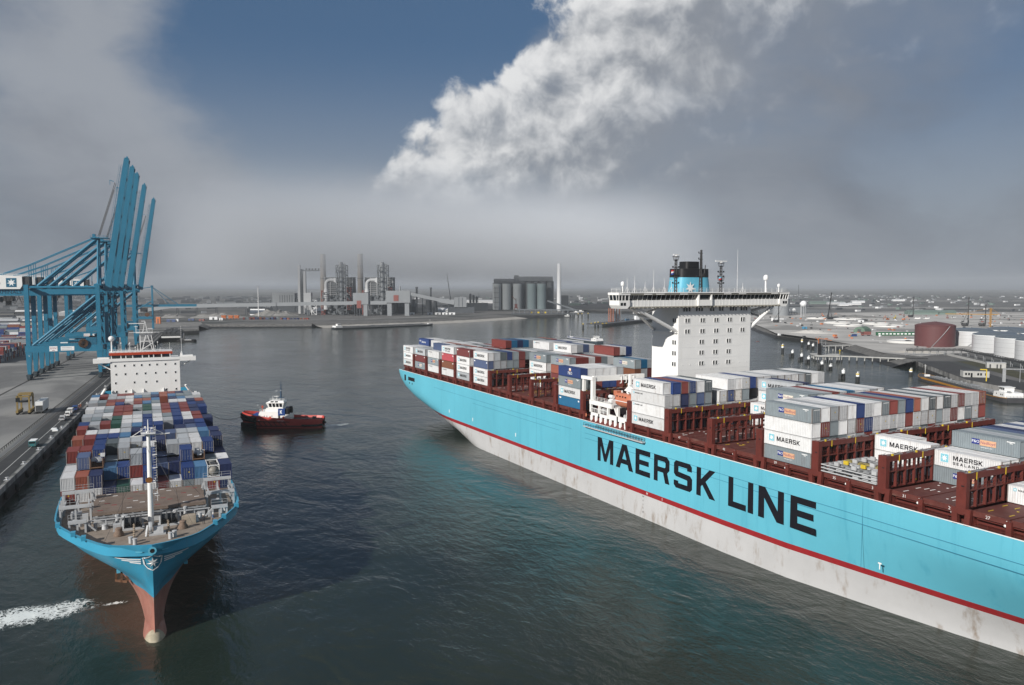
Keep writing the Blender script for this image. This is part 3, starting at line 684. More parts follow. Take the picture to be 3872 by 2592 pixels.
def bridge1():
    xa, xb = 118.3, 178.9; Y = 167.0; zb, zs, zw, zr = 53.7, 55.35, 56.75, 57.4
    br = MB()
    br.box(xa + 3.2, xb - 3.2, Y, Y + 3.4, zb, zs)                               # wing bulwarks
    br.box(138.2, 167.6, Y + 3.41, Y + 12.6, zb + .01, zs)
    bo = s1(br, 'navigation_bridge', M_white)
    b = MB()
    for i in range(44):
        x = xa + 4 + i * (xb - xa - 8) / 43; b.box(x - .05, x + .05, Y - .05, Y - .002, zb + .05, zs + .02)
    b.build('bulwark_rib', M_white2, bo)
    b = MB(); b.box(xa + 3.0, xb - 3.0, Y - .3, Y + 3.6, zb - .25, zb - .01)
    for i in range(40): x = xa + 4 + i * (xb - xa - 8) / 39; b.box(x - .12, x + .12, Y - .45, Y + 3.6, zb - .45, zb - .26)
    b.build('wing_soffit', M_beige, bo)
    # raked window band
    b = MB()
    def band(x0, x1, y, n):
        b.prism([(x0, y + .55, zs), (x0, y + 3.3, zs), (x0, y + 3.3, zw), (x0, y + .05, zw)], (x1 - x0, 0, 0))
    band(xa + 3.2, 144.9, Y, 0); band(149.6, xb - 3.2, Y, 0); band(145.2, 149.3, Y - .5, 0); b.build('window_band', M_glass, bo)
    b = MB()
    for i in range(36):
        x = xa + 3.6 + i * (xb - xa - 7.2) / 35
        b.beam((x, Y + .46, zs), (x, Y - .05, zw), .10, .10)
    b.build('window_mullion', M_white2, bo)
    b = MB(); b.box(144.8, 145.2, Y - .6, Y + 2, zb + .02, zw); b.box(149.3, 149.7, Y - .6, Y + 2, zb + .02, zw); b.box(145.2, 149.3, Y - .55, Y + .5, zb + .02, zs); b.build('centre_bay', M_white, bo)
    b = MB(); b.box(xa + 1.0, xb - 1.0, Y - .55, Y + 3.9, zw, zr - .2); b.box(138, 167.8, Y + 3.91, Y + 13, zw, zr - .2); b.build('roof_fascia', M_beige, bo)
    b = MB(); b.box(xa + .6, xb - .6, Y - .8, Y + 4.1, zr - .2, zr); b.box(138, 167.8, Y + 4.1, Y + 13.2, zr - .2, zr); b.build('roof_slab', M_white, bo)
    # wing-end control cabs
    for s, x in ((1, xa), (-1, xb)):
        b = MB(); x1 = x + s * 3.6
        lo = [(x + s * .9, zb - .5), (x1 - s * .8, zb - .5), (x1, zb + .3), (x1, zs), (x + s * .25, zs), (x + s * .25, zb + .4)]
        b.prism([(p[0], Y - .5, p[1]) for p in (lo if s < 0 else lo[::-1])], (0, 4.5, 0))
        b.prism([(p[0], Y - .7, p[1]) for p in ([(x - s * .1, zw), (x1, zw), (x1, zr - .02), (x - s * .1, zr - .02)])], (0, 4.9, 0)); cab = b.build('wing_cab', M_white, bo)
        g = MB(); g.prism([(x + s * .35, Y - .2, zs), (x1 - s * .2, Y - .2, zs), (x1 - s * .2, Y - .45, zw), (x + s * .05, Y - .45, zw)], (0, 4.0, 0)); g.build('cab_window', M_glass, cab)
        m = MB()
        for f in (0, .3, .62, 1): xx = x + s * (.2 + 3.2 * f); m.beam((xx, Y - .3, zs), (xx - s * .15, Y - .56, zw), .16, .16)
        for f in (.15, .55, .95): m.beam((x + s * .22, Y + 4 * f, zs), (x - s * .02, Y + 4 * f, zw), .16, .16)
        m.build('cab_mullion', M_white2, cab)
        g = MB()
        for i in range(2): g.box(x + s * (1.0 + i * .95) - .36, x + s * (1.0 + i * .95) + .36, Y - .53, Y - .5, 54.0, 54.75)
        g.build('lower_pane', M_glass, cab)
    # wing braces
    b = MB()
    for s, xt, xw in ((-1, TX0, 124.5), (1, TX1, 174.0)):
        b.tube((xw, Y + .8, zb - .4), (xt - s * -.2, TY0 + .8, 46.8), .5, 10)
        b.tube((xw + 3.5 * -s, Y + 8, zb - .2), (xt, TY1 - .8, 46.8), .42, 10)
        b.tube((xw - s * .0, Y + 2.6, zb - .4), (xw + (xt - xw) * .45, Y + 8.5, 51.2), .38, 8); b.tube((xw + (xt - xw) * .45, Y + 8.5, 51.0), (xt, Y + 9, zb - .4), .38, 8)
        b.tube((xw + (xt - xw) * .36, Y + 8.4, 51.4), (xw + (xt - xw) * .5, Y + 1.4, 50.2), .3, 8)
    b.box(TX0 - .6, TX0 + .01, TY0 + .3, TY1 - .2, 46.2, 46.5); b.box(TX1 - .01, TX1 + .6, TY0 + .3, TY1 - .2, 46.2, 46.5)
    b.build('wing_brace', M_white, bo)
    b = MB(); b.box(124, TX0, Y + 3.4, Y + 9.4, zb + .02, zs); b.box(TX1, 173.5, Y + 3.4, Y + 9.4, zb + .02, zs); b.build('wing_deck', M_white, bo)
    # top-deck rail, whips, radomes
    b = MB(); rails(b, [(xa + .8, Y - .6, zr), (xb - .8, Y - .6, zr), (xb - .8, Y + 3.9, zr)], 1.15, .035, 2.0); rails(b, [(xa + .8, Y + 3.9, zr), (xa + .8, Y - .6, zr)], 1.15, .035, 2.2); b.build('top_rail', M_white2, bo)
    for x, h in ((122.2, 4.0), (124.6, 4.4), (128.0, 3.0), (130.8, 6.2), (134.4, 3.9), (136.8, 3.2), (160.4, 12.0), (162.5, 2.6)):
        b = MB(); b.tube((x, Y + 1.2, zr), (x, Y + 1.2, zr + h), .07, 5, .03)
        if h < 7:
            for s in (-1, 1): b.beam((x + s * .8, Y + 1.2, zr), (x, Y + 1.2, zr + 1.6), .06)
        if x == 136.8: b.box(x - .55, x + .55, Y + 1.15, Y + 1.25, zr + h - .1, zr + h)
        b.build('whip_antenna', M_white2, bo)
    for x, r, z in ((120.9, .52, zr + 1.9), (171.6, .72, zr + 3.6), (176.8, .42, zr + 1.6)):
        b = MB(); b.tube((x, Y + 1.4, zr), (x, Y + 1.4, z), r * .35, 8); b.lathe([(r * .9, -.1), (r, .2), (r, r * .9), (r * .8, r * 1.5), (r * .4, r * 1.85), (.001, r * 1.95)], 10, (x, Y + 1.4, z)); auto_smooth(b.build('radome', M_white2, bo), 40)
    for x in (127.5, 131.5, 139.5, 155, 160.5, 173):
        b = MB(); b.box(x - 1.3, x + 1.3, Y - .95, Y - .81, zr - .55, zr - .35); b.build('flood_light', M_white2, bo)
bridge1()
def lattice_mast(x, y, z0, z1, nm, parent, radar):
    b = MB(); r = .42
    for i in range(4): b.tube((x + r * cos(i * pi / 2), y + r * sin(i * pi / 2), z0), (x + r * .7 * cos(i * pi / 2), y + r * .7 * sin(i * pi / 2), z1), .15, 5)
    n = int((z1 - z0) / .9)
    for k in range(n):
        za = z0 + k * .9
        for i in range(4):
            a = i * pi / 2; c = a + pi / 2; b.beam((x + r * .85 * cos(a), y + r * .85 * sin(a), za), (x + r * .85 * cos(c), y + r * .85 * sin(c), za + .9), .09)
    for z, w in ((z0 + (z1 - z0) * .42, 1.0), (z1 - .3, .9)):
        b.lathe([(w * .7, 0), (w * .75, .08)], 8, (x, y, z))
        for i in range(8): b.tube((x + w * .7 * cos(i * pi / 4), y + w * .7 * sin(i * pi / 4), z), (x + w * cos(i * pi / 4), y + w * sin(i * pi / 4), z + 1.1), .04, 4)
        b.lathe([(w * .97, 1.05), (w * 1.03, 1.05), (w * 1.03, 1.15), (w * .97, 1.15)], 10, (x, y, z))
    for z in (z0 + 2.4, z0 + 4.3, z0 + (z1 - z0) * .75): b.beam((x - 1.1, y, z), (x + 1.1, y, z), .12); b.cb(x - 1.0, y, z, .3, .3, .4); b.cb(x + 1.0, y, z, .3, .3, .4)
    m = b.build(nm, M_mast, parent)
    if radar:
        b = MB(); b.lathe([(.5, 0), (.55, .3), (.3, .6)], 8, (x, y, z1 + .5)); b.box(x - radar, x + radar, y - .18, y + .18, z1 + 1.15, z1 + 1.42); b.build('radar_scanner', M_white2, m)
    return m
def funnel1():
    cx, cy = 157.1, 185.0; f = 1.0
    def ring(z, w, d, n=28):
        out = []
        for i in range(n):
            a = 2 * pi * i / n; ca, sa = cos(a), sin(a); e = .5
            out.append((cx + w * abs(ca) ** e * (1 if ca >= 0 else -1), cy + d * abs(sa) ** e * (1 if sa >= 0 else -1), z))
        return out
    b = MB(); b.grid([ring(40, 6.6, 4.0), ring(55, 6.4, 4.0), ring(58, 6.1, 3.9), ring(61.7, 5.6, 3.7)], closed=True); fo = s1(b, 'funnel', M_fblue); auto_smooth(fo, 40)
    b = MB(); b.grid([ring(61.7, 5.65, 3.75), ring(64.2, 5.6, 3.7), ring(64.25, 5.2, 3.3), ring(63.4, 5.1, 3.2)], closed=True); b.add(ring(63.5, 5.1, 3.2), [tuple(range(28))]); auto_smooth(b.build('funnel_top', M_black, fo), 40)
    b = MB(); b.grid([ring(63.4, 2.7, 2.2), ring(66.4, 2.6, 2.2)], closed=True); b.add(ring(66.4, 2.6, 2.2), [tuple(range(28))]); auto_smooth(b.build('exhaust_casing', M_black, fo), 40)
    b = MB(); put_polys(b, [star_pts(1.9)], (154.2, cy - 4.10, 58.6), (.985, -.0, 0), (0, .02, 1)); b.build('funnel_star', M_white2, fo)
    b = MB(); b.box(146, 168, TY1 + .02, 187, DZ, 40.0); b.box(150, 164.2, 181, 189, 40, 41); s1(b, 'engine_casing', M_white)
    lattice_mast(140.2, 170.6, 57.4, 66.4, 'radar_mast', ship1, .9).location = -R1
    lattice_mast(157.2, 171.4, 57.4, 64.9, 'radar_mast', ship1, 2.1).location = -R1
    m = MB(); x, y = 150.8, 172.5
    for i in range(3): m.tube((x + .5 * cos(i * 2.1), y + .5 * sin(i * 2.1), 57.4), (x + .15 * cos(i * 2.1), y + .15 * sin(i * 2.1), 69.3), .17, 5)
    for k in range(13): m.beam((x - .35, y, 57.6 + k * .9), (x + .35, y, 58.4 + k * .9), .1)
    for z, w in ((68.3, .9), (66.6, .9), (61.8, 1.4)): m.beam((x - w, y, z), (x + w * .6, y, z), .14); m.cb(x - w, y, z, .2, .2, .5)
    m.path([(x + .3, y, 61.9), (x + 1.2, y, 62.6), (x + 1.4, y, 63.8), (x + 1.6, y, 65)], .14, 5); m.lathe([(.7, 0), (.95, .9), (.9, .95)], 8, (x + .7, y, 61.6)); s1(m, 'signal_mast', M_mast)
    for (x, z, cols) in ((139.5, 63.6, [(.5, .03, .03), (.7, .7, .7), (.03, .06, .3)]), (156.6, 61.8, [(.2, .5, .65), (.5, .03, .03)])):
        for i, c in enumerate(cols):
            b = MB(); b.grid([[(x - .05, 170.4, z - i * .42), (x - .5, 170.3, z - .1 - i * .42), (x - 1.0, 170.5, z - .2 - i * .42)], [(x - .05, 170.4, z - .42 - i * .42), (x - .5, 170.3, z - .52 - i * .42), (x - 1.0, 170.5, z - .62 - i * .42)]]); s1(b, 'ensign', paint('flag', c, .8, 0))
funnel1()
def boat_station():
    g = MB(); X = 121.6
    # white gallery frame along the ship's side
    for y in (166.4, 170.8, 175.4, 179.6, 183.9): g.box(X - .3, X + .3, y - .3, y + .3, 23.0, 26.6)
    g.box(X - .35, X + .35, 173.4, 184.3, 26.0, 27.2); g.box(X - .3, X + .25, 166.1, 175.2, 23.0, 24.3); g.box(X - .3, X + .25, 175.7, 184.2, 23.0, 23.8); g.box(X - .28, X + .2, 175.7, 184, 24.9, 25.05)
    g.box(X, 133, 173.6, 184.2, 26.0, 26.3); g.box(X, 132, 166.2, 173.6, 23.0, 23.3)
    g.prism([(X - .2, 170.6, 23.9), (X - .2, 171.1, 23.9), (X - .2, 172.6, 26.3), (X - .2, 172.1, 26.3)], (.5, 0, 0))
    fr = s1(g, 'boat_gallery', M_white)
    for i in range(8):
        b = MB(); y = 167.2 + i * 2.3; b.lathe([(.42, -.9), (.5, -.5), (.5, .5), (.3, .7)], 8, (X - .1, y, 22.3)); b.build('gallery_foot', M_white, fr)
    b = MB(); b.beam((X, 183.0, 27.2), (X + .05, 183.0, 33.7), 1.0, 1.1); b.beam((X - .3, 187.2, 29.3), (X - .2, 187.2, 33.7), .8, .7); b.beam((X - .6, 187.6, 33.3), (X - .2, 182.4, 33.3), .9, .9)
    b.beam((X, 183.2, 33.2), (139.2, 183.2, 33.0), .95, 1.5); b.beam((134.4, 183.2, 26.2), (134.4, 183.2, 32.6), .8, .9)
    for x in (130.2, 131.9, 134.6): b.path([(x, 182.6, 33.7), (x + .8, 182.6, 33.7), (x + .8, 182.6, 31.6), (x + .3, 182.6, 31.5)], .12, 5)
    b.build('gantry', M_white, fr)
    b = MB(); b.tube((130.0, 177.2, 26.3), (130.0, 177.2, 34.6), .55, 10, .4); b.prism([(124.4, 172.2, 31.0), (124.4, 167.0, 30.6), (124.4, 166.6, 31.6), (124.4, 170.0, 32.6)], (5.2, 3.5, 0)); b.build('davit', M_white, fr)
    b = MB()
    for (p, q) in (((124.4, 173.0, 30.9), (124.4, 173.0, 27)), ((124.2, 167.2, 30.7), (124.2, 170, 28.9)), ((124.2, 170.6, 30.8), (124.2, 168, 28.8)), ((126, 172.8, 30.9), (126, 170.5, 28.7))): b.beam(p, q, .3)
    b.build('davit_frame', M_white, fr)
    b = MB(); rails(b, [(X, 182.4, 27.2), (X, 173.8, 27.2), (126, 173.8, 27.2)], 1.1, .045, 1.5); rails(b, [(X - .1, 183.6, 23.9), (X - .1, 176, 23.9)], 1.0, .045, 1.5); b.build('gallery_rail', M_white2, fr)
    for (y, z, r) in ((174.6, 27.9, .62), (174.8, 29.1, .5)):
        b = MB(); b.tube((X + .6, y + .9, z), (X + .6, y - .9, z), r, 10); auto_smooth(b.build('liferaft_drum', M_white2, fr))
    b = MB(); b.tube((X + .2, 168.2, 24.6), (X + 1.4, 168.2, 24.6), .55, 10); b.tube((X + .3, 178.4, 24.7), (X + 1.2, 178.4, 24.7), .75, 10); b.build('winch', M_ltgrey, fr)
    b = MB(); b.lathe([(.3, 0), (.5, 0), (.5, .12), (.3, .12)], 10, (0, 0, 0)); lb = b.build('lifebuoy', M_orange, fr, (X - .4, 186.0, 22.6)); lb.rotation_euler[1] = pi / 2
    # stowed gangway on the hull side
    b = MB(); X2 = CX1 - HB - 1.15
    b.box(X2, X2 + 1.0, 157.8, 185.2, 19.55, 19.85); lad = s1(b, 'boarding_ladder', M_ltgrey)
    b = MB(); b.box(X2 + .1, X2 + .9, 164.5, 185.0, 19.86, 20.05)
    for i in range(26): b.box(X2 + .1, X2 + .9, 165 + i * .78, 165.25 + i * .78, 20.052, 20.2)
    b.build('ladder_step', M_fblue, lad)
    b = MB(); rails(b, [(X2 + .06, 158, 19.85), (X2 + .06, 185, 19.85)], .85, .04, 1.2, bars=2); rails(b, [(X2 + .94, 158, 19.85), (X2 + .94, 180, 19.85)], .85, .04, 1.2, bars=2); b.build('ladder_rail', M_dgrey, lad)
    b = MB(); b.prism([(CX1 - HB - .05, 164, 20.9), (CX1 - HB + 3.2, 164, 20.9), (CX1 - HB + 3.2, 164, 23.0), (CX1 - HB + .9, 164, 22.4)], (0, 20.5, 0)); s1(b, 'boat_platform_fairing', M_ox)
    # the lifeboat itself
    bt = MB(); L = 9.6; rings = []
    for i in range(15):
        t = i / 14; y = 166.6 + L * t; e = (1 - abs(2 * t - 1) ** 3.2); w = .25 + 1.35 * e ** .6; zk = 26.5 + 1.1 * abs(2 * t - 1) ** 2.5; top = 28.35
        ch = .25 + 1.75 * max(0, 1 - abs(2 * t - 1.02) ** 4)
        row = [(0, zk), (.45 * w, zk + .12), (.85 * w, zk + .7), (w, top - .25), (w * 1.02, top), (w * .93, top + .1), (w * .8, top + ch * .6), (w * .5, top + ch * .95), (0, top + ch)]
        rings.append([(124.2 + p[0], y, p[1]) for p in row] + [(124.2 - p[0], y, p[1]) for p in row[-2:0:-1]])
    bt.grid(rings, closed=True); bt.add(rings[0], [tuple(range(len(rings[0])))]); bt.add(rings[-1], [tuple(range(len(rings[-1]) - 1, -1, -1))])
    RB = V(124.2, 171.4, 26.5); lo = empty('lifeboat', RB); tag(lo, 'orange enclosed lifeboat hanging in the white davit beside the tower block', 'lifeboat')
    o = bt.build('hull', M_orange, lo, -RB); auto_smooth(o, 40)
    b = MB()
    for y in (169.2, 170.4, 171.6, 173.0): b.box(122.86, 122.98, y, y + .6, 29.3, 29.65)
    b.build('porthole', M_glass, lo, -RB)
    b = MB(); b.box(123.4, 125, 174.0, 175.6, 29.5, 30.7); b.build('conning_hood', M_orange, lo, -RB)
    b = MB(); b.box(122.52, 125.88, 168, 175.2, 28.22, 28.4); b.build('fender_strip', M_white2, lo, -RB)
boat_station()
# ------------------------------------------------------------------ shipping containers
def cpaint(n, c, d=.35): return paint('box_' + n, c, .55, .10, .8, dirt=RUST if n not in ('white', 'ltgrey') else (.22, .15, .10), dirt_amt=d, streak=.9, dscale=(1.0, 1.0, .22), rnd=.13)
CP = {'white': cpaint('white', (.60, .605, .61), .5), 'ltgrey': cpaint('ltgrey', (.35, .37, .39), .3), 'grey': cpaint('grey', (.20, .235, .255), .25), 'dkgrey': cpaint('dkgrey', (.085, .105, .115), .3),
      'blue': cpaint('blue', (.016, .042, .155), .25), 'navy': cpaint('navy', (.018, .028, .085), .25), 'teal': cpaint('teal', (.015, .12, .24), .25), 'red': cpaint('red', (.19, .042, .036), .35),
      'maroon': cpaint('maroon', (.13, .03, .03), .3), 'orange': cpaint('orange', (.27, .085, .055), .35), 'brown': cpaint('brown', (.19, .075, .04), .4), 'green': cpaint('green', (.02, .075, .055), .3),
      'pink': cpaint('pink', (.42, .07, .085), .25), 'ltblue': cpaint('ltblue', (.07, .17, .31), .3), 'steelblue': cpaint('steelblue', (.07, .10, .19), .3), 'rusty': paint('box_rusty', (.55, .53, .50), .7, .2, 1.0, dirt=(.13, .06, .02), dirt_amt=1.0, dscale=(.9, .9, .9))}
CNAME = {'white': 'white', 'ltgrey': 'light grey', 'grey': 'mid grey', 'dkgrey': 'dark grey', 'blue': 'bright blue', 'navy': 'navy blue', 'teal': 'teal blue', 'red': 'brick red', 'maroon': 'maroon', 'orange': 'orange red', 'brown': 'brown', 'green': 'dark green',
         'pink': 'pinkish red', 'ltblue': 'pale blue', 'steelblue': 'slate blue', 'rusty': 'rust-stained white'}
M_post = paint('box_post', (.22, .20, .19), .6, .3, 1.2, dirt=RUST, dirt_amt=.8, rnd=.2)
M_gasket = paint('box_gap', (.02, .02, .02), .8, .2, 1)
CM = {}
def corr(n, a, b, d, f0=.3, f1=.5, f2=.8):
    """trapezoid corrugation: list of (position, depth)"""
    out = []; p = (b - a) / n
    for i in range(n): s = a + i * p; out += [(s, 0), (s + p * f0, 0), (s + p * f1, d), (s + p * f2, d)]
    out.append((b, 0)); return out
def cmesh(L, h, W=2.438):
    key = (L, h)
    if key in CM: return CM[key]
    b = MB(); hw = W / 2; hl = L / 2; z0, z1 = .16, h - .10; n = max(8, int(L / .42))
    for s in (-1, 1):                                             # long sides
        row = corr(n, -hl + .14, hl - .14, .065)
        r0 = [(s * (hw - .02 - d), y, z0) for y, d in row]; r1 = [(s * (hw - .02 - d), y, z1) for y, d in row]
        b.grid([r0, r1] if s > 0 else [r1, r0])
    row = corr(8, -hw + .14, hw - .14, .085)
    b.grid([[(x, -hl + .03 + d, z1) for x, d in row][::-1], [(x, -hl + .03 + d, z0) for x, d in row][::-1]])
    b.grid([[(x, hl - .03 - d, z1) for x, d in row], [(x, hl - .03 - d, z0) for x, d in row]])
    row = corr(int(L / .8), -hl + .1, hl - .1, .03)
    b.grid([[(hw - .1, y, h - .03 - d) for y, d in row], [(-hw + .1, y, h - .03 - d) for y, d in row]])
    b.box(-hw + .05, hw - .05, -hl + .1, hl - .1, .10, .16)
    for s in (-1, 1):
        for e in (-1, 1): b.box(s * hw - (.15 if s > 0 else 0), s * hw + (.15 if s < 0 else 0), e * hl - (.16 if e > 0 else 0), e * hl + (.16 if e < 0 else 0), .02, h, 1)
        x0, x1 = sorted((s * hw, s * (hw - .07))); b.box(x0, x1, -hl + .16, hl - .16, h - .13, h - .01); b.box(x0, x1, -hl + .16, hl - .16, .03, .18)
        y0, y1 = sorted((s * hl, s * (hl - .09))); b.box(-hw + .15, hw - .15, y0, y1, h - .14, h - .01); b.box(-hw + .15, hw - .15, y0, y1, .03, .18)
    me = b.mesh('shipping_container'); me.materials.append(None); me.materials.append(None); CM[key] = me
    return me
def door_mesh(h):
    if ('d', h) in CM: return CM[('d', h)]
    b = MB()
    for s in (-1, 1):
        x0, x1 = sorted((s * .03, s * 1.05)); b.box(x0, x1, -.03, .0, .2, h - .16)
        for k in (.28, .78): b.tube((s * k, -.06, .22), (s * k, -.06, h - .18), .028, 5, m=1); b.box(s * k - .05, s * k + .25 * (1 if s > 0 else .2), -.08, -.055, 1.0, 1.06, 1)
        for j in range(4): x0, x1 = sorted((s * .06, s * 1.0)); b.box(x0, x1, -.045, -.031, .35 + j * (h - .6) / 4, .35 + (j + .72) * (h - .6) / 4)
    me = b.mesh('door'); me.materials.append(None); me.materials.append(M_steel); CM[('d', h)] = me
    return me
M_sqblue = paint('logo_blue', (.22, .52, .62), .5, 0); M_sqwhite = paint('logo_white', (.82, .83, .83), .5, 0); M_pobl = paint('po_blue', (.02, .035, .20), .5, 0); M_poor = paint('po_orange', (.62, .36, .22), .5, 0); M_pocr = paint('po_cream', (.70, .66, .56), .5, 0)
M_popu = paint('po_purple', (.16, .02, .12), .5, 0)
def side_art(kind, L, h):
    """lettering and emblem on the starboard face (x = -1.219), reading towards -y"""
    key = ('a', kind, L, h)
    if key in CM: return CM[key]
    X = -1.219 - .004; hl = L / 2; parts = []
    E = (0, -1, 0); U = (0, 0, 1)
    def sq(y, z, r, m1=M_sqblue, ring=True):
        b = MB(); b.add([(X - .004, y + r, z - r), (X - .004, y - r, z - r), (X - .004, y - r, z + r), (X - .004, y + r, z + r)], [(0, 1, 2, 3)]); parts.append(('logo_panel', b, m1))
        if ring:
            b = MB(); k = r * 1.1; b.add([(X - .001, y + k, z - k), (X - .001, y - k, z - k), (X - .001, y - k, z + k), (X - .001, y + k, z + k)], [(0, 1, 2, 3)]); parts.append(('logo_border', b, M_sqwhite))
        b = MB(); put_polys(b, [star_pts(r * .84)], (X - .008, y, z), E, U); parts.append(('logo_star', b, M_sqwhite))
    if kind == 'M':
        sq(hl - 2.0, h * .53, .70); b = MB(); p, w = glyphs('MAERSK', .92, .17); put_polys(b, p, (X, hl - 3.4, h * .36), E, U); parts.append(('lettering', b, M_letter))
    if kind == 'MS':
        sq(hl - 2.0, h * .55, .74); b = MB(); p, w = glyphs('MAERSK', .82, .17); put_polys(b, p, (X, hl - 3.6, h * .50), E, U)
        p, w = glyphs('SEALAND', .50, .48); put_polys(b, p, (X, hl - 3.6, h * .24), E, U); parts.append(('lettering', b, M_letter))
    if kind in ('ML', 'MR'):
        sq(hl - 1.2, h * .78, .26, ring=False); b = MB(); p, w = glyphs('MAERSK LINE', .30, .17); put_polys(b, p, (X, hl - 1.7, h * .72), E, U); parts.append(('lettering', b, M_letter))
    if kind in ('P', 'PC'):
        y0 = hl - 3.7
        b = MB(); b.add([(X, y0, h * .40), (X, y0 - 1.45, h * .40), (X, y0 - 1.45, h * .74), (X, y0, h * .74)], [(0, 1, 2, 3)]); parts.append(('logo_panel', b, M_pobl))
        b = MB(); b.add([(X, y0 - 1.5, h * .36), (X, y0 - 4.4, h * .36), (X, y0 - 4.4, h * .72), (X, y0 - 1.5, h * .72)], [(0, 1, 2, 3)]); parts.append(('logo_panel', b, M_poor if kind == 'P' else M_pocr))
        b = MB(); put_text(b, 'P&O', .72, (X - .004, y0 - .72, h * .57), E, U); put_text(b, 'www.ponl.com', .34, (X - .002, y0 - 2.7, h * .26), E, U); parts.append(('lettering', b, M_sqwhite))
        b = MB(); put_text(b, 'Nedlloyd', .72, (X - .004, y0 - 2.95, h * .54), E, U); parts.append(('lettering', b, M_popu))
        b = MB(); b.box(X, X + .01, -hl + .9, -hl + 2.3, h * .84, h * .89); b.box(X, X + .01, -hl + 1.3, -hl + 1.8, h * .76, h * .80); parts.append(('id_code', b, M_sqwhite))
    if kind == 'PO':
        b = MB(); put_text(b, 'P&O', 1.25, (X, -.4, h * .38), E, U); parts.append(('lettering', b, M_sqwhite))
        b = MB(); b.add([(X, .15, h * .6), (X, -.95, h * .6), (X, -.95, h * .9), (X, .15, h * .9)], [(0, 1, 2, 3)]); parts.append(('emblem', b, M_poor)); b = MB(); b.add([(X - .004, .05, h * .74), (X - .004, -.85, h * .72), (X - .004, -.6, h * .88), (X - .004, .0, h * .89)], [(0, 1, 2, 3)]); parts.append(('emblem', b, M_sqwhite))
    if kind == 'S':
        b = MB(); put_text(b, 'Safmarine', 1.35, (X, .3, h * .5), E, U); b.tube((X, 4.6, h * .62), (X + .01, 4.6, h * .62), .42, 10); parts.append(('lettering', b, M_sqwhite))
    if kind == 'I':
        b = MB(); b.box(X, X + .01, hl - 1.6, hl - .6, h * .72, h * .86); b.box(X, X + .01, -hl + .6, -hl + 1.3, h * .70, h * .85); parts.append(('id_code', b, M_sqwhite))
    res = []
    for nm, b, mt in parts: me = b.mesh(nm); me.materials.append(mt); res.append((nm, me))
    CM[key] = res; return res
def front_bar(W=1.3):
    if 'fb' not in CM:
        b = MB(); b.box(-.8, .8, -.012, -.004, 0, .14); CM['fb'] = b.mesh('id_code'); CM['fb'].materials.append(M_sqwhite)
        b = MB(); b.box(-.28, .02, -.012, -.004, 0, .24); CM['fy'] = b.mesh('warning_sticker'); CM['fy'].materials.append(M_yellow)
    return CM['fb']
NCONT = [0]
def container(x, y, z, col, L=12.192, h=2.896, art='', rz=0, door=False, label='', group='', rnd=None):
    """x, y: centre; z: base"""
    r = rnd or random; o = inst('shipping_container', cmesh(L, h), None, (x, y, z), rz, mats=[CP[col], CP[col] if r.random() < .55 else M_post], label=label, cat='container', group=group); NCONT[0] += 1
    for nm, me in (side_art(art, L, h) if art else ()): inst(nm, me, o)
    if door: inst('door', door_mesh(h), o, (0, -L / 2 + .06, 0), mats=[CP[col]])
    if col in ('grey', 'dkgrey', 'maroon') and door: inst('id_code', front_bar(), o, (0.1, -L / 2 - .0, h - .42))
    elif door and r.random() < .45: front_bar(); inst('warning_sticker', CM['fy'], o, (.3, -L / 2 - .0, h * .55))
    return o
ORD = ['outermost', 'second', 'third', 'fourth', 'fifth', 'sixth', 'seventh', 'eighth', 'ninth', 'tenth', 'eleventh', 'twelfth', 'thirteenth', 'fourteenth', 'fifteenth', 'sixteenth', 'seventeenth', 'eighteenth', 'nineteenth', 'twentieth', 'twenty-first', 'last']
N1 = ['first', 'second', 'third', 'fourth', 'fifth', 'sixth', 'seventh', 'eighth', 'ninth', 'tenth', 'eleventh', 'twelfth']
ARTW = {'M': ' star-logo', 'MS': ' two-line star-logo', 'ML': ' small-logo', 'P': ' orange-badged', 'PC': ' cream-badged', 'PO': ' flag-emblem', 'S': ' script-lettered', 'I': '', '': ''}
w, l, g, d, B, n, t, R, m, o, br, gr, pk, lb, sb, ru = 'white', 'ltgrey', 'grey', 'dkgrey', 'blue', 'navy', 'teal', 'red', 'maroon', 'orange', 'brown', 'green', 'pink', 'ltblue', 'steelblue', 'rusty'
def top4(tops, second): return {i: [None, None, s_, t_] for i, (t_, s_) in enumerate(zip(tops, second))}
LAY = {}
LAY[1] = {4: [(w, 'ML')], 5: [w]}
LAY[2] = {5: [(g, 'P'), (w, 'MS')], 6: [l, w], 7: [g, g, (g, 'P')], 8: [l, g, l], 9: [n, B, g], 10: [g, g, sb], 11: [l, g, n], 12: [w, w, w], 13: [n, n, sb], 14: [w, w, w], 15: [sb, n, n]}
LAY[3] = {6: [w, (w, 'M')]}
LAY[4] = top4([(g, 'P'), w, l, w, w, B, w, w, g, R, g, B, o, w, d, w, d, w, R, w, w, o], [w, R, g, w, w, R, B, w, w, w, w, R, w, w, w, g, w, R, w, g, w, R])
LAY[4][0] = [(g, 'P'), (w, 'M'), w, (g, 'P')]
LAY[5] = {6: [g, g, g, (g, 'PC')], 7: [g, g, w, g], 8: [w, w, R, l], 9: [R, l, w, R], 10: [w, w, g, w], 11: [B, w, w, t], 12: [w, g, w, w], 13: [w, w, w, w], 14: [w, w, w, l], 15: [w, l, w, w]}
LAY[6] = {10: [w, (w, 'MS')], 11: [w, w, (w, 'M'), (l, 'M')], 12: [w, w, n, n]}
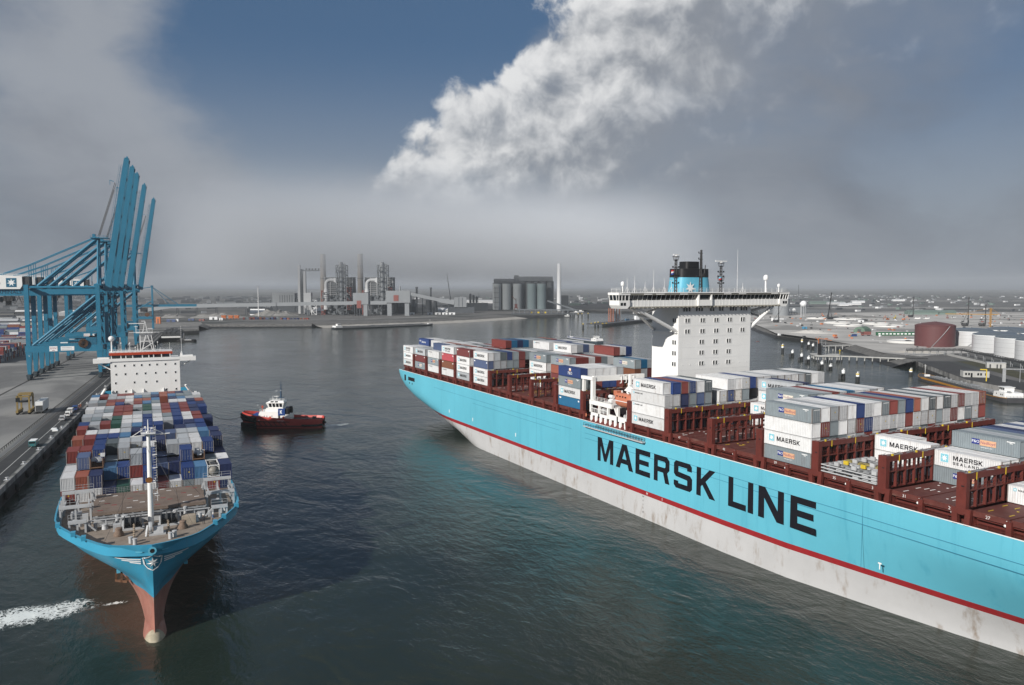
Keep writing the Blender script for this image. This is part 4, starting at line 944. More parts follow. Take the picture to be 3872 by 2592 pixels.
LAY[7] = {0: [(w, 'M'), (w, 'ML'), (w, 'ML'), (w, 'M')], 1: [w, g, w, B], 2: [n, n, n, R], 3: [g, g, g, B], 4: [n, B, sb, w], 5: [g, g, g, d], 7: [w, w, w], 8: [B, w, B, w], 9: [w, ru, ru, w], 10: [g, w, g, w], 11: [w, w, w, B], 12: [w, w, w, w], 13: [w, w, w, w],
          14: [w, w, w, l], 15: [w, w, w, w], 16: [w, w, w, w], 17: [w, w, w, w], 18: [w, w, w, l], 19: [w, w, g, d], 20: [w, w, w, w], 21: [w, w, w, w]}
LAY[9] = {0: [(t, 'I'), (w, 'M'), (g, 'P'), (B, 'PO')], 1: [B, w, d, w], 2: [g, R, R, w], 3: [n, B, B, w], 4: [B, n, B, w], 5: [R, R, R, l]}
LAY[10] = {12: [br, br, br, (g, 'PC')], 13: [l, l, l, t], 14: [m, m, m, l]}
LAY[11] = {6: [m, m, o, (g, 'P')], 7: [R, R, d, R], 8: [R, R, R, R], 9: [l, l, l, w], 10: [R, R, R, R], 11: [g, g, g, g], 12: [R, w, w, w], 13: [R, R, R, R, R], 14: [w, w, w, w, w], 15: [B, B, B, B, B]}
LAY[12] = {6: [w, (w, 'M'), (w, 'M'), (g, 'P')], 7: [g, d, g, g], 8: [w, w, d, l], 9: [w, w, w, w], 10: [g, w, w, l, (w, 'M')], 11: [w, w, l, g, l], 12: [w, w, w, w, sb], 13: [g, g, g, w, w]}
LAY[13] = {0: [(w, 'M'), (w, 'M'), (sb, 'I'), (w, 'M')], 1: [l, l, l, l], 2: [l, l, l, d], 3: [g, g, g, B], 4: [g, g, g, g], 5: [R, R, R, m], 6: [g, g, (g, 'P'), (g, 'P')], 7: [l, l, w, w], 8: [g, g, w, l], 9: [w, w, w, l],
           10: [w, w, w, w, (w, 'ML')], 11: [l, l, l, l, l], 12: [l, l, l, l, l], 13: [B, B, B, B, B], 14: [l, l, l, l, l], 15: [l, l, l, l, w]}
LAY[14] = {0: [(l, 'M'), (w, 'M'), (w, 'M'), (m, 'I')], 1: [w, w, w, w], 2: [l, w, w, w], 3: [g, g, w, R], 4: [l, l, w, l], 5: [w, l, w, R], 6: [l, g, R, w, R], 7: [B, B, B, l, t], 8: [n, n, n, w, n], 9: [t, t, t, t, t], 10: [l, l, l, l, l], 11: [g, g, g, g, g], 12: [l, l, l, l, l], 13: [d, d, d, d, d], 14: [R, R, R, o, o]}
LAY[15] = {0: [(w, 'ML'), (br, 'I'), (pk, 'I'), (w, 'MS')], 1: [w, w, g, w], 2: [w, w, w, g], 3: [l, l, R, o], 4: [w, w, w, w], 5: [d, d, d, d], 6: [w, w, l, l], 7: [w, w, R, R], 8: [w, w, w, l], 9: [w, w, g, g]}
LAY[16] = {0: [(w, 'ML'), (g, 'P'), (w, 'ML')], 1: [sb, sb, sb, sb], 2: [w, w, w, w], 3: [br, br, o, o], 4: [w, w, w, w], 5: [l, l, g, w], 6: [w, w, w, l], 7: [w, w, w, w]}
LAY[17] = {0: [(g, 'PC'), (m, 'I'), (l, 'M')], 1: [l, l, l], 2: [w, w, l], 3: [w, w, w, w], 4: [w, w, w, w], 5: [w, w, w, w], 6: [w, w, w, l]}
LAY[18] = {0: [(w, 'M'), (w, 'M'), (w, 'MS')], 1: [w, w, w], 2: [w, w, w], 3: [B, B, B, (B, 'S')], 4: [w, w, w, w], 5: [w, w, w, w]}
class Bulk:
    def __init__(s): s.b = MB(); s.k = list(CP)
    def add(s, x, y, z, col, L=12.192, h=2.896, rz=0, ends=True):
        m = s.k.index(col); c, q = cos(rz), sin(rz); t = MB()
        t.box(-1.16, 1.16, -L / 2 + .08, L / 2 - .08, .1, h - .04, m)
        for i in (-1, 1):
            for j in (-1, 1): t.box(i * 1.219 - (.13 if i > 0 else 0), i * 1.219 + (.13 if i < 0 else 0), j * L / 2 - (.13 if j > 0 else 0), j * L / 2 + (.13 if j < 0 else 0), 0, h, m)
            t.box(min(i * 1.21, i * 1.162), max(i * 1.21, i * 1.162), -L / 2 + .14, L / 2 - .14, h - .16, h - .01, m); t.box(min(i * 1.21, i * 1.162), max(i * 1.21, i * 1.162), -L / 2 + .14, L / 2 - .14, .02, .2, m)
            if ends:
                for n_ in range(7): xx = -.98 + n_ * .3; y0, y1 = sorted((i * (L / 2 - .079), i * (L / 2 - .02))); t.box(xx, xx + .16, y0, y1, .16, h - .1, m)
        s.b.add([(x + p[0] * c - p[1] * q, y + p[0] * q + p[1] * c, z + p[2]) for p in t.v], t.f, m)
    def build(s, name, **k): return s.b.build(name, [CP[c] for c in s.k], kind='stuff', **k)
def load_ship1():
    bulk = Bulk()
    pit = 55.55 / 22; X0 = CX1 - 55.55 / 2; TP = 2.96; r = random.Random(11)
    for k, rows in LAY.items():
        front = LAY.get(k - 1, {}) if k != 9 else {}
        bay = (N1[7 - k] + ' bay before big tower') if k < 8 else (N1[k - 9] + ' bay behind big tower')
        for ri, tiers in rows.items():
            H = len(tiers); hs = len(rows.get(ri - 1, [])); hf = len(front.get(ri, []))
            for ti, c in enumerate(tiers):
                art = ''
                if isinstance(c, tuple): c, art = c
                top = ti == H - 1; side = ti >= hs; fr = ti >= hf and (ti >= 2 or k in (2, 3, 6))
                if not (top or side or fr):
                    if k in (2, 4, 5, 7) and ti < 2: bulk.add(X0 + (ri + .5) * pit, LBS[k] + 8.2, HZ + .1 + ti * TP, c or r.choice([l, g, d, R, w]))
                    continue
                if c is None: c = r.choice([w, w, l, g, R])
                if k > 9 and not (ri == 0 or (k in (11, 12) and side) or (k == 13 and ri < 6) or art):
                    bulk.add(X0 + (ri + .5) * pit, LBS[k] + 8.2, HZ + .1 + ti * TP, c); continue
                L = 13.716 if (k == 7 and ri == 0 and ti in (0, 1, 2)) else 12.192
                y = LBS[k] + 2.1 + (13.716 if k == 7 and ri == 0 else 12.192) / 2
                td = H - 1 - ti; tp = ['top tier', 'second tier down', 'third tier down', 'fourth tier down', 'lowest tier'][td]
                lab = '%s%s container, %s, %s stack from side, %s' % (CNAME[c], ARTW[art], tp, ORD[ri] if ri else 'first', bay)
                container(X0 + (ri + .5) * pit, y, HZ + .1 + ti * TP, c, L, 2.896, art, door=(k < 8 and (r.random() < .6)), label=lab, group='containers stacked on the big ship', rnd=r)
    tag(bulk.build('stacked_containers'), 'mixed containers stacked on the stern half of the big ship', 'containers')
    # two 20-foot boxes and flat racks in the part-empty bay
    y0 = LBS[3] + 2.1; X = lambda q: X0 + (q + .5) * pit
    for q, c, yy, z, lab in ((7, br, y0 + 3.1, HZ + .1 + 2.7, 'short brown container beside the star-logo box in the flat-rack bay'), (7, l, y0 + 9.2, HZ + 3.0, 'short pale grey container behind the short brown one'), (8, w, y0 + 9.2, HZ + 3.0, 'short white container with a stained roof against the tall stacked bay')):
        container(X(q), yy, z, c, 6.058, 2.591, '', label=lab, group='containers stacked on the big ship', rnd=r)
        container(X(q), yy, HZ + .1, l, 6.058, 2.591, '', label='pale container under ' + lab[:40].rsplit(' ', 2)[0], group='containers stacked on the big ship', rnd=r)
load_ship1()
def flat_racks():
    pit = 55.55 / 22; X0 = CX1 - 55.55 / 2; y0 = LBS[3] + 2.1; r = random.Random(4)
    for q in range(5):
        for lvl in range(1):
            cx = X0 + (q + .5) * pit; rt = V(cx, y0 + 6.1, HZ + .1)
            e = empty('flat_rack', rt); tag(e, '%s folded steel flat rack from the ship side, on the red hatch cover' % N1[q], 'flat rack', 'flat racks stacked folded on the hatch')
            for lv in range(3):
                b = MB(); z = lv * .62
                for sx in (-1.15, 1.15): b.box(sx - .07, sx + .07, -6.05, 6.05, z + .12, z + .34)
                for yy in (-6.0, -4.2, -2.4, -.6, 1.2, 3.0, 4.8, 6.0): b.box(-1.15, 1.15, yy - .06, yy + .06, z + .14, z + .3)
                b.build('frame', M_ltgrey, e)
                b = MB()
                for yy in (-5.3, -3.4, -1.5, .4, 2.3, 4.2): b.cb(r.uniform(-.4, .4), yy, z + .3, 1.3, 1.2, .28); b.lathe([(.35, 0), (.5, .1), (.5, .16), (.2, .2)], 8, (r.uniform(-.3, .3), yy + .5, z + .5))
                b.build('end_wall', [M_ltgrey, paint('rack_ochre', (.30, .25, .10), .7, .3, 1), M_steel][(lv + q) % 3 if lv == 2 else 0], e)
            b = MB()
            for yy in (-5.5, -1.2, 2.6): b.cb(-1.0, yy, 1.75, .35, 1.0, .7)
            b.build('corner_lug', M_yellow if q == 1 else M_ltgrey, e)
flat_racks()
# ------------------------------------------------------------------ the smaller container ship, bow on
A2 = radians(2.5); P2 = V(6.1, 136.3, 0)
ship2 = empty('container_ship', P2, -A2)
tag(ship2, 'smaller blue-bowed container ship seen bow on beside the quay', 'container ship')
def L2W(u, v, z=0): return (P2.x + u * cos(A2) + v * sin(A2), P2.y - u * sin(A2) + v * cos(A2), z)
T17 = [(1.2, 0), (1.5, 1.6), (1.8, 2.6), (2.5, 4.2), (4.2, 6.9), (6, 8.2), (9, 10.0), (12.7, 12.0), (18, 14.3), (21.5, 15.6), (26, 15.9), (32, 16.1), (400, 16.1)]
T13 = [(2.7, 0), (3.0, 1.2), (3.6, 2.4), (4.5, 3.7), (6, 5.2), (9, 7.2), (12, 8.8), (18, 11.6), (30, 14.6), (45, 15.9), (60, 16.1), (400, 16.1)]
T8 = [(3.95, 0), (5, .5), (9, 1.8), (12, 3.2), (18.5, 5.3), (30, 9), (45, 13), (60, 15.5), (75, 16.1), (400, 16.1)]
T0 = [(4.6, 0), (6, .5), (10, 1.3), (15, 1.5), (22, 1.8), (31, 2.9), (42, 5.2), (60, 10), (80, 14.5), (95, 16.1), (400, 16.1)]
def hb2(v, z):
    zs = [-3, 0, 8, 13, 17.2]; hs = [lerp_tab(T0, v) * .97, lerp_tab(T0, v), lerp_tab(T8, v), lerp_tab(T13, v), lerp_tab(T17, v)]
    for i in range(4):
        if z <= zs[i + 1] or i == 3:
            t = (z - zs[i]) / (zs[i + 1] - zs[i])
            m0 = (hs[i + 1] - hs[max(i - 1, 0)]) / (zs[i + 1] - zs[max(i - 1, 0)]); m1 = (hs[min(i + 2, 4)] - hs[i]) / (zs[min(i + 2, 4)] - zs[i]); dz = zs[i + 1] - zs[i]
            return max(0., (2 * t ** 3 - 3 * t * t + 1) * hs[i] + (t ** 3 - 2 * t * t + t) * dz * m0 + (-2 * t ** 3 + 3 * t * t) * hs[i + 1] + (t ** 3 - t * t) * dz * m1)
def stem2(z): return lerp_tab([(-3, 4.8), (0, 4.6), (4, 4.5), (7, 4.2), (10, 3.6), (13, 2.7), (15, 2.0), (17.2, 1.2)], z)
def hull2():
    us = [-.0, .12, .25, .5, .8, 1.2, 1.8, 2.6, 3.6, 5, 6.5, 8, 10, 12, 14, 16.5, 19, 22, 26, 31, 37, 45, 55, 66, 80, 100, 130, 170, 215]
    def row(z, s): return [(s * (hb2(stem2(z) + q, z) if q > 0 else 0), stem2(z) + q - (.12 if q <= 0 else 0), z) for q in us]
    for nm, zl, mt in (('lower_hull', [-3, -1, 0, 1, 2, 3, 4, 5, 6, 7.2], M_pink), ('hull', [7.2, 8, 9, 10, 11, 12, 13, 14, 15, 15.9], M_blue2), ('bulwark', [15.9, 16.5, 17.2], M_blue2)):
        b = MB()
        zl2 = zl
        for s in (-1, 1):
            rs = [[(p[0], p[1], p[2]) for p in row(z, s)] for z in zl2]
            b.grid(rs if s < 0 else rs[::-1])
        if nm == 'bulwark':
            for s in (-1, 1):                               # inner face and cap
                outer = [p for p in row(17.2, s)]; q = [(s * max(.0, abs(p[0]) - .28), p[1] + (.28 if p[1] < 3 else .05), p[2]) for p in outer]; low = [(x, y, 15.3) for x, y, z in q]
                b.grid([q, outer] if s > 0 else [outer, q]); b.grid([low, q] if s > 0 else [q, low])
        o = b.build(nm, mt, ship2); auto_smooth(o, 60)
    # lighter line below the bulwark
    for s in (-1, 1):
        b = MB(); r0 = [(s * (hb2(stem2(16.0) + q, 16.0) + .05), stem2(16.0) + q - (.05 if q < 1 else 0), 15.98) for q in us if q < 60]; r1 = [(x, y, 16.12) for x, y, z in r0]; b.grid([r0, r1] if s < 0 else [r1, r0]); b.build('rubbing_strip', M_fblue, ship2)
    # foredeck and main deck
    b = MB(); vs = [1.7, 2.2, 3, 4.2, 6, 9, 12.7, 18, 21.5, 26, 32, 60, 215]; b.grid([[(-hb2(v, 15.4) + .1, v, 15.3), (hb2(v, 15.4) - .1, v, 15.3)] for v in vs]); b.build('foredeck', M_rustdeck, ship2)
    b = MB(); b.add([(-16.1, 215, -3), (16.1, 215, -3), (16.1, 215, 17.2), (-16.1, 215, 17.2)], [(0, 1, 2, 3)]); b.build('transom', M_blue2, ship2)
    # bulbous bow
    b = MB(); rings = []
    for i in range(15):
        t = i / 14; y = 2.6 + 13 * t; k = sqrt(max(0, 1 - (1 - min(1, t * 2.4)) ** 2)); rx = 1.95 * k * (1 - .35 * max(0, t - .4)); rz_ = 2.5 * k
        rings.append([(rx * cos(a), y, -.75 + rz_ * sin(a)) for a in [2 * pi * j / 18 for j in range(18)]])
    b.grid([r[::-1] for r in rings[3:]], closed=True); auto_smooth(b.build('bulb', M_pink, ship2), 60)
    b = MB(); b.grid([r[::-1] for r in rings[:4]], closed=True); auto_smooth(b.build('bulb_nose', M_weed, ship2), 60)
    # crest with star and speed lines on the flare
    def onbow(u, z):
        z = min(z, 17); s = 1 if u >= 0 else -1; lo, hi = stem2(z), 30
        for _ in range(30):
            m_ = (lo + hi) / 2
            if hb2(m_, z) < abs(u): lo = m_
            else: hi = m_
        return V(u, lo - .16, z)
    def ribbon_on(pts, w_, m_, nm):
        b = MB(); 
        for (a, c) in zip(pts[:-1], pts[1:]):
            n_ = max(1, int(abs(a[0] - c[0]) / .3) + int(abs(a[1] - c[1]) / .4))
            for i in range(n_):
                p = [a[j] + (c[j] - a[j]) * i / n_ for j in (0, 1)]; q = [a[j] + (c[j] - a[j]) * (i + 1) / n_ for j in (0, 1)]
                if abs(c[0] - a[0]) > abs(c[1] - a[1]) * .6: e = (0, w_ / 2)
                else: e = (w_ / 2, 0)
                b.quad(onbow(p[0] - e[0], p[1] - e[1]), onbow(q[0] - e[0], q[1] - e[1]), onbow(q[0] + e[0], q[1] + e[1]), onbow(p[0] + e[0], p[1] + e[1]))
        b.build(nm, m_, ship2)
    sh = [(-1.45, 14.9), (-.75, 14.95), (0, 15.25), (.75, 14.95), (1.45, 14.9), (1.25, 13.6), (.75, 12.9), (0, 12.45), (-.75, 12.9), (-1.25, 13.6), (-1.45, 14.9)]
    ribbon_on(sh, .2, M_sqwhite, 'crest')
    b = MB(); sp = star_pts(.95, 7, .4); c0 = onbow(0, 13.9)
    for i in range(14):
        p, q = sp[i], sp[(i + 1) % 14]; b.add([onbow(0, 13.9), onbow(p[0], 13.9 + p[1]), onbow(q[0], 13.9 + q[1])], [(0, 1, 2)])
    b.build('crest_star', M_sqwhite, ship2)
    for s in (-1, 1):
        for k, (u1, dz) in enumerate(((5.6, .15), (4.6, -.22), (3.4, -.58))): ribbon_on([(s * 1.75, 14.45 + dz - .1), (s * u1, 14.6 + dz)], .2, M_sqwhite, 'speed_line')
    b = MB(); b.tube((0, .9, 16.3), (0, 2.6, 16.3), .5, 14); b.tube((0, .8, 16.3), (0, .95, 16.3), .66, 14, .55); auto_smooth(b.build('centre_chock', M_fblue, ship2), 40); b = MB(); b.tube((0, .78, 16.3), (0, .8, 16.3), .36, 12); b.build('chock_opening', M_black, ship2)
    for s in (-1, 1):                                       # fairleads and anchor
        for v in (9.5, 12.7, 19.5): h = hb2(v, 17.2); b = MB(); b.cb(s * h, v, 16.9, .7, 1.1, .75); b.build('roller_fairlead', M_blue2, ship2)
        q = onbow(s * 5.4, 9.6); b = MB(); b.box(q.x - .3, q.x + .3, q.y - 1.0, q.y + .5, 9.4, 9.9); b.build('anchor_lip', M_fblue, ship2)
    q = onbow(-4.9, 9.0); b = MB(); b.beam((q.x, q.y - .35, 10.2), (q.x - .1, q.y - .5, 7.4), .35); b.beam((q.x - 1.0, q.y + .3, 7.6), (q.x + .9, q.y - .9, 7.5), .5, .4); b.beam((q.x - 1.0, q.y + .3, 7.6), (q.x - .9, q.y + .1, 8.9), .35); b.beam((q.x + .9, q.y - .9, 7.5), (q.x + .8, q.y - .8, 8.8), .35); b.build('anchor', paint('rusty_anchor', (.13, .06, .03), .8, .3, 2), ship2)
    
hull2()
def foredeck2():
    # raised hatch with rust-brown panels
    b = MB(); b.box(-9.4, 9.4, 22.4, 36.0, 15.2, 17.0); ho = b.build('hatch_coaming', M_ltgrey, ship2)
    for i in range(4):
        for j in range(2):
            u0 = -9.6 + i * 4.81; v0 = 22.0 + j * 7.05; b = MB(); b.box(u0, u0 + 4.76, v0, v0 + 7.0, 17.45, 18.0); hp = b.build('hatch_panel', M_hatch2, ship2)
            b = MB()
            for (du, dv) in ((1.2, 1.5), (3.4, 4.6), (2.2, 6.2)): b.cb(u0 + du, v0 + dv, 18.004, .9, .22, .04)
            b.build('lashing_socket', M_white2 if (i + j) % 2 else M_red, hp)
    b = MB()
    for i in range(13): b.box(-9.5 + i * 1.58, -9.2 + i * 1.58, 22.05, 22.35, 17.0, 17.44)
    b.box(-9.6, 9.6, 21.6, 22.0, 17.1, 17.3); rails(b, [(-9.6, 36.4, 18.0), (9.6, 36.4, 18)], 1.0, .03, 1.6); b.build('hatch_rail', M_steel, ship2)
    b = MB(); b.box(-10.2, 10.2, 20.4, 20.7, 17.0, 17.15)
    for i in range(9): b.box(-10 + i * 2.48, -9.8 + i * 2.48, 20.45, 20.65, 15.3, 17.0)
    b.build('breakwater_rail', M_ltgrey, ship2)
    # foremast
    b = MB(); b.tube((0, 20, 15.3), (0, 20.2, 32.6), .52, 12, .30); b.tube((0, 20.2, 32.6), (0, 20.2, 34.8), .12, 6, .06); mo = b.build('foremast', M_white2, ship2); auto_smooth(mo, 40)
    b = MB(); b.box(-1.2, 1.2, 19.4, 21.0, 32.2, 32.35); b.beam((-3.0, 20.2, 31.8), (3.6, 20.2, 32.0), .16); b.beam((-2.6, 20.2, 31.9), (-.9, 20.2, 33.0), .12); b.beam((2.6, 20.2, 32.0), (.9, 20.2, 33.0), .12); rails(b, [(-1.2, 19.4, 32.35), (1.2, 19.4, 32.35), (1.2, 21, 32.35)], 1.0, .04, .8, bars=2); b.cb(-.5, 19.5, 33.3, .35, .3, .35); b.cb(.6, 19.5, 33.1, .3, .3, .3); b.build('crosstree', M_white2, mo)
    b = MB()
    for s in (-.28, .28): b.beam((.95 + s, 20.1, 19.5), (.95 + s, 20.3, 32.0), .06)
    for k in range(24): b.beam((.67, 20.1, 19.8 + k * .5), (1.23, 20.1, 19.8 + k * .5), .05)
    for k in range(5): b.lathe([(.42, 0), (.45, .07)], 8, (.95, 19.85, 21 + k * 2.4))
    b.build('mast_ladder', M_white2, mo)
    b = MB(); b.lathe([(.10, 0), (.25, -.3), (.55, -.75), (.6, -.85)], 12); hn = b.build('fog_horn', paint('horn_brown', (.30, .12, .03), .5, .2, 2), mo, (-.1, 19.1, 24.2)); hn.rotation_euler[0] = radians(-75)
    b = MB(); b.cb(.55, 20, 23.0, .9, .6, .12); b.box(.9, 1.0, 19.5, 20.5, 22.2, 23.9); b.build('mast_platform', M_white2, mo)
    b = MB()
    for (p, q) in (((-9, 28, 17.9), (-.2, 20.2, 31.5)), ((9, 28, 17.9), (.2, 20.2, 31.5)), ((-7.5, 9.5, 15.5), (-.2, 20.1, 30)), ((7.5, 9.5, 15.5), (.2, 20.1, 30))): b.tube(p, q, .03, 4)
    b.build('mast_stay', M_dgrey, mo)
    # anchor winches, bitts, vents
    for s in (-1, 1):
        e = MB(); x = s * 3.0; v = 18.6
        e.tube((x - 1.3, v, 16.6), (x + 1.3, v, 16.6), .75, 14)
        for k in (-1.35, -.35, .4, 1.35): e.tube((x + k - .08, v, 16.6), (x + k + .08, v, 16.6), 1.15, 16)
        wo = e.build('windlass', M_dgrey, ship2); auto_smooth(wo, 40)
        e = MB(); e.box(x - 1.9, x + 1.9, v - .9, v + .9, 15.3, 15.7); e.prism([(x - 1.7, v - .9, 15.7), (x - 1.7, v + .9, 15.7), (x - 1.7, v + .1, 17.0), (x - 1.7, v - .1, 17.0)], (.25, 0, 0)); e.prism([(x + 1.5, v - .9, 15.7), (x + 1.5, v + .9, 15.7), (x + 1.5, v + .1, 17.0), (x + 1.5, v - .1, 17.0)], (.25, 0, 0)); e.cb(x + s * 2.6, v, 15.3, 1.2, 1.3, 1.2); e.build('winch_bed', M_ltgrey, wo)
        e = MB(); 
        for i in range(13): t_ = i / 12; p = V(x - s * .2 - s * 2.8 * 0, v - 1.2 - t_ * 4.6, 16.5 - t_ * 1.0); e.tube(p, p + V(.12 if i % 2 else -.12, -.36, -.08), .13, 5)
        e.build('anchor_chain', paint('chain', (.28, .22, .16), .8, .3, 2), wo)
        e = MB(); e.lathe([(.85, 0), (.9, .3), (.55, .9), (.6, 1.3), (.45, 1.45)], 12, (s * 5.2, 15.2, 15.3)); auto_smooth(e.build('chain_stopper', paint('stopper', (.17, .12, .09), .8, .3, 2), ship2), 40)
    for (u, v) in ((-3.25, 9.9), (-2.6, 8.6), (2.95, 9.7), (3.65, 10.6), (-10.2, 21.0), (-9.1, 21.2), (8.4, 20.4), (10.2, 20.8), (-11.8, 24.2), (-12.6, 25), (12.4, 22.6), (13.2, 23.6)):
        e = MB(); e.lathe([(.34, 0), (.34, .95), (.42, 1.0), (.42, 1.1), (.1, 1.15)], 10, (u, v, 15.3)); auto_smooth(e.build('mooring_bitt', M_ltgrey, ship2), 40)
    for (u, v, r, h) in ((-4.3, 21.2, .55, 2.0), (-7.6, 20.6, .5, .9), (4.2, 21.6, .5, 1.9), (7.5, 19.0, .55, 1.0), (5.9, 21.8, .35, 2.2), (-5.6, 21.7, .35, 2.1)):
        e = MB(); e.lathe([(r * 1.15, 0), (r, .3), (r * .8, h * .8), (r * 1.1, h * .82), (r * 1.05, h), (.05, h * 1.05)], 12, (u, v, 15.3)); auto_smooth(e.build('vent_cowl', M_ltgrey, ship2), 40)
    e = MB(); e.lathe([(.9, -.3), (.95, 0), (.9, .3)], 14, (0, 0, 0)); fr = e.build('roller_wheel', M_ltgrey, ship2, (-.15, 13.4, 16.7)); fr.rotation_euler[1] = pi / 2
    e = MB(); e.beam((-.9, 12.6, 15.3), (-.6, 13.3, 17), .25); e.beam((-.9, 14.4, 15.3), (-.6, 13.5, 17), .25); e.box(-.4, 2.3, 12.6, 14.2, 15.3, 15.6); e.prism([(.3, 12.6, 15.6), (.3, 14.2, 15.6), (.3, 13.8, 16.7), (.3, 13.0, 16.7)], (1.6, 0, 0)); e.build('chain_guide', M_ltgrey, ship2)
    e = MB(); e.cb(6.3, 18.2, 15.3, 2.4, 1.5, 1.5); e.build('rope_locker', paint('canvas', (.33, .28, .22), .9, .3, 1), ship2)
    e = MB(); e.box(-11.5, -10.5, 26, 27, 15.3, 17.0); e.cb(-12.6, 28.4, 15.3, 1.8, 2.0, 1.6); e.cb(12.0, 28.0, 15.3, 2.0, 1.6, 1.4); e.build('deck_box', M_ltgrey, ship2)
    # lashing platforms either side of the hatch
    for s in (-1, 1):
        for v, z in ((19.8, 17.6), (26.2, 18.8), (33.0, 19.9)):
            e = MB(); x0, x1 = (9.9, 15.2) if v > 20 else (10.4, 13.3)
            e.box(min(s * x0, s * x1), max(s * x0, s * x1), v - .4, v + .4, z - .2, z)
            e.box(min(s * x0, s * x1), max(s * x0, s * x1), v - .45, v - .32, z - .5, z - .2)
            for u in (x0 + .2, (x0 + x1) / 2, x1 - .2): e.box(s * u - .16, s * u + .16, v - .25, v + .25, 15.3, z - .2)
            e.beam((s * (x0 + .3), v, z - .3), (s * (x0 - 1.4), v, 15.4), .25); rails(e, [(s * x0, v + .35, z), (s * x1, v + .35, z)], 1.0, .03, 1.5, bars=2)
            e.build('lashing_platform', M_ltgrey, ship2)
        e = MB()
        for u in (10.6, 12.6, 14.6): e.box(s * u - .12, s * u + .12, 27, 33, 17.8, 18.1)
        for v in (27, 30, 33, 36): e.box(s * 15.1 - .15, s * 15.1 + .15, v - .15, v + .15, 15.3, 19)
        e.build('platform_frame', M_ltgrey, ship2)
foredeck2()
def house2():
    v0 = 160.0; tw = MB(); tw.box(-10.75, 10.85, v0, v0 + 13, 15.3, 34.0); to = tw.build('accommodation_block', M_white, ship2)
    for z, us_ in ((32.1, (-9.26, -6.45, -3.54, -1.21, 1.27, 3.6, 6.27, 9.37)), (29.2, (-9.1, -6.3, -2.8, -.1, 3.1, 6.3, 9.4)), (26.25, (-9.3, -3.6, 0, 3.4, 9.4)), (23.3, (-9.1, -6.3, 6.4, 9.5))):
        for u in us_:
            b = MB(); b.box(u - .34, u + .34, v0 - .05, v0 + .02, z - .42, z + .42); f = b.build('window', M_white2, to); b = MB(); b.box(u - .24, u + .24, v0 - .06, v0 - .052, z - .32, z + .32); b.build('pane', M_glass, f)
    b = MB(); b.box(-15.9, -10.75, v0 - .3, v0 + 3, 33.2, 34.6); b.box(10.85, 16.1, v0 - .3, v0 + 3, 33.1, 34.6); b.box(-14.6, -11, v0 + .1, v0 + 2.6, 34.6, 35.0); b.box(11, 15.2, v0 + .1, v0 + 2.6, 34.6, 35.0); b.box(-10.75, 10.85, v0 - .32, v0 - .01, 33.6, 34.6); b.build('bridge_wing', M_white, to)
    b = MB(); b.tube((-14.5, v0 + .8, 33.2), (-10.8, v0 + .8, 30.9), .18, 8); b.tube((14.6, v0 + .8, 33.2), (10.9, v0 + .8, 30.9), .18, 8); b.build('wing_brace', M_white, to)
    # wheelhouse: raked glass, orange-red eyebrow
    b = MB(); b.prism([(-10.4, v0 + .35, 34.0), (8.0, v0 + .35, 34.0), (8.3, v0 - .15, 35.7), (-10.7, v0 - .15, 35.7)], (0, 7, 0)); b.build('wheelhouse_glass', M_glass, to)
    b = MB()
    for i, u in enumerate((-10.3, -7.4, -5.9, -3.8, -.8, 1.2, 2.7, 5.2, 7.9)): b.beam((u, v0 + .28, 34.2), (u - .1, v0 - .22, 35.7), .3, .2)
    b.build('wheelhouse_mullion', M_white2, to)
    b = MB(); b.prism([(-11.1, v0 - .5, 35.7), (1.5, v0 - .5, 35.7), (1.5, v0 - .5, 36.55), (-11.1, v0 - .5, 36.55)], (0, 8.2, 0)); b.prism([(1.5, v0 - .5, 35.7), (8.6, v0 - .1, 35.7), (8.6, v0 - .1, 36.55), (1.5, v0 - .5, 36.55)], (0, 7.8, 0)); b.build('eyebrow', M_orred, to)
    b = MB(); b.box(-11.0, 8.5, v0 + .1, v0 + 7.6, 36.55, 36.75); rails(b, [(-11, v0 - .2, 36.6), (8.5, v0 - .2, 36.6)], 1.1, .035, 1.3, bars=2); b.build('monkey_island', M_white2, to)
    r = random.Random(5)
    for i in range(17):
        u = r.uniform(-9.4, -2) if i < 12 else r.uniform(3, 8); h = r.uniform(1, 3.2); b = MB(); b.tube((u, v0 + r.uniform(.3, 3), 36.6), (u, v0 + 1.2, 36.6 + h), .06, 5, .04)
        if i % 3 == 0: b.sphere((u, v0 + 1.2, 36.7 + h), .22, 8, 5)
        b.build('whip_antenna', M_white2, to)
    b = MB(); b.tube((-10.2, v0 + 1.5, 36.6), (-10.2, v0 + 1.5, 40.6), .28, 8, .2); b.sphere((-10.2, v0 + 1.5, 41.3), .95, 12, 8); auto_smooth(b.build('radome', M_white2, to), 50)
    b = MB()                                               # radar mast tripod
    for p, q in (((-1.4, v0 + 1, 36.7), (-1.4, v0 + 1, 43.1)), ((2.9, v0 + 1, 36.7), (1.9, v0 + 1, 43.1)), ((-.9, v0 + 1, 37), (.6, v0 + 1, 43.0)), ((2.4, v0 + 1, 37), (.7, v0 + 1, 43.0)), ((-.8, v0 + 3, 36.7), (.4, v0 + 3, 43.1)), ((-1.3, v0 + 1, 40.2), (2.3, v0 + 1, 40.2)), ((-1.2, v0 + 1, 37.2), (2.2, v0 + 1, 39.4))): b.beam(p, q, .26)
    b.box(-2.7, 2.6, v0 + .2, v0 + 3.4, 43.05, 43.25); rails(b, [(-2.6, v0 + .3, 43.25), (2.5, v0 + .3, 43.25)], 1.0, .04, 1.0, bars=2); b.beam((-4.7, v0 + 1, 43.3), (4.6, v0 + 1, 43.2), .14)
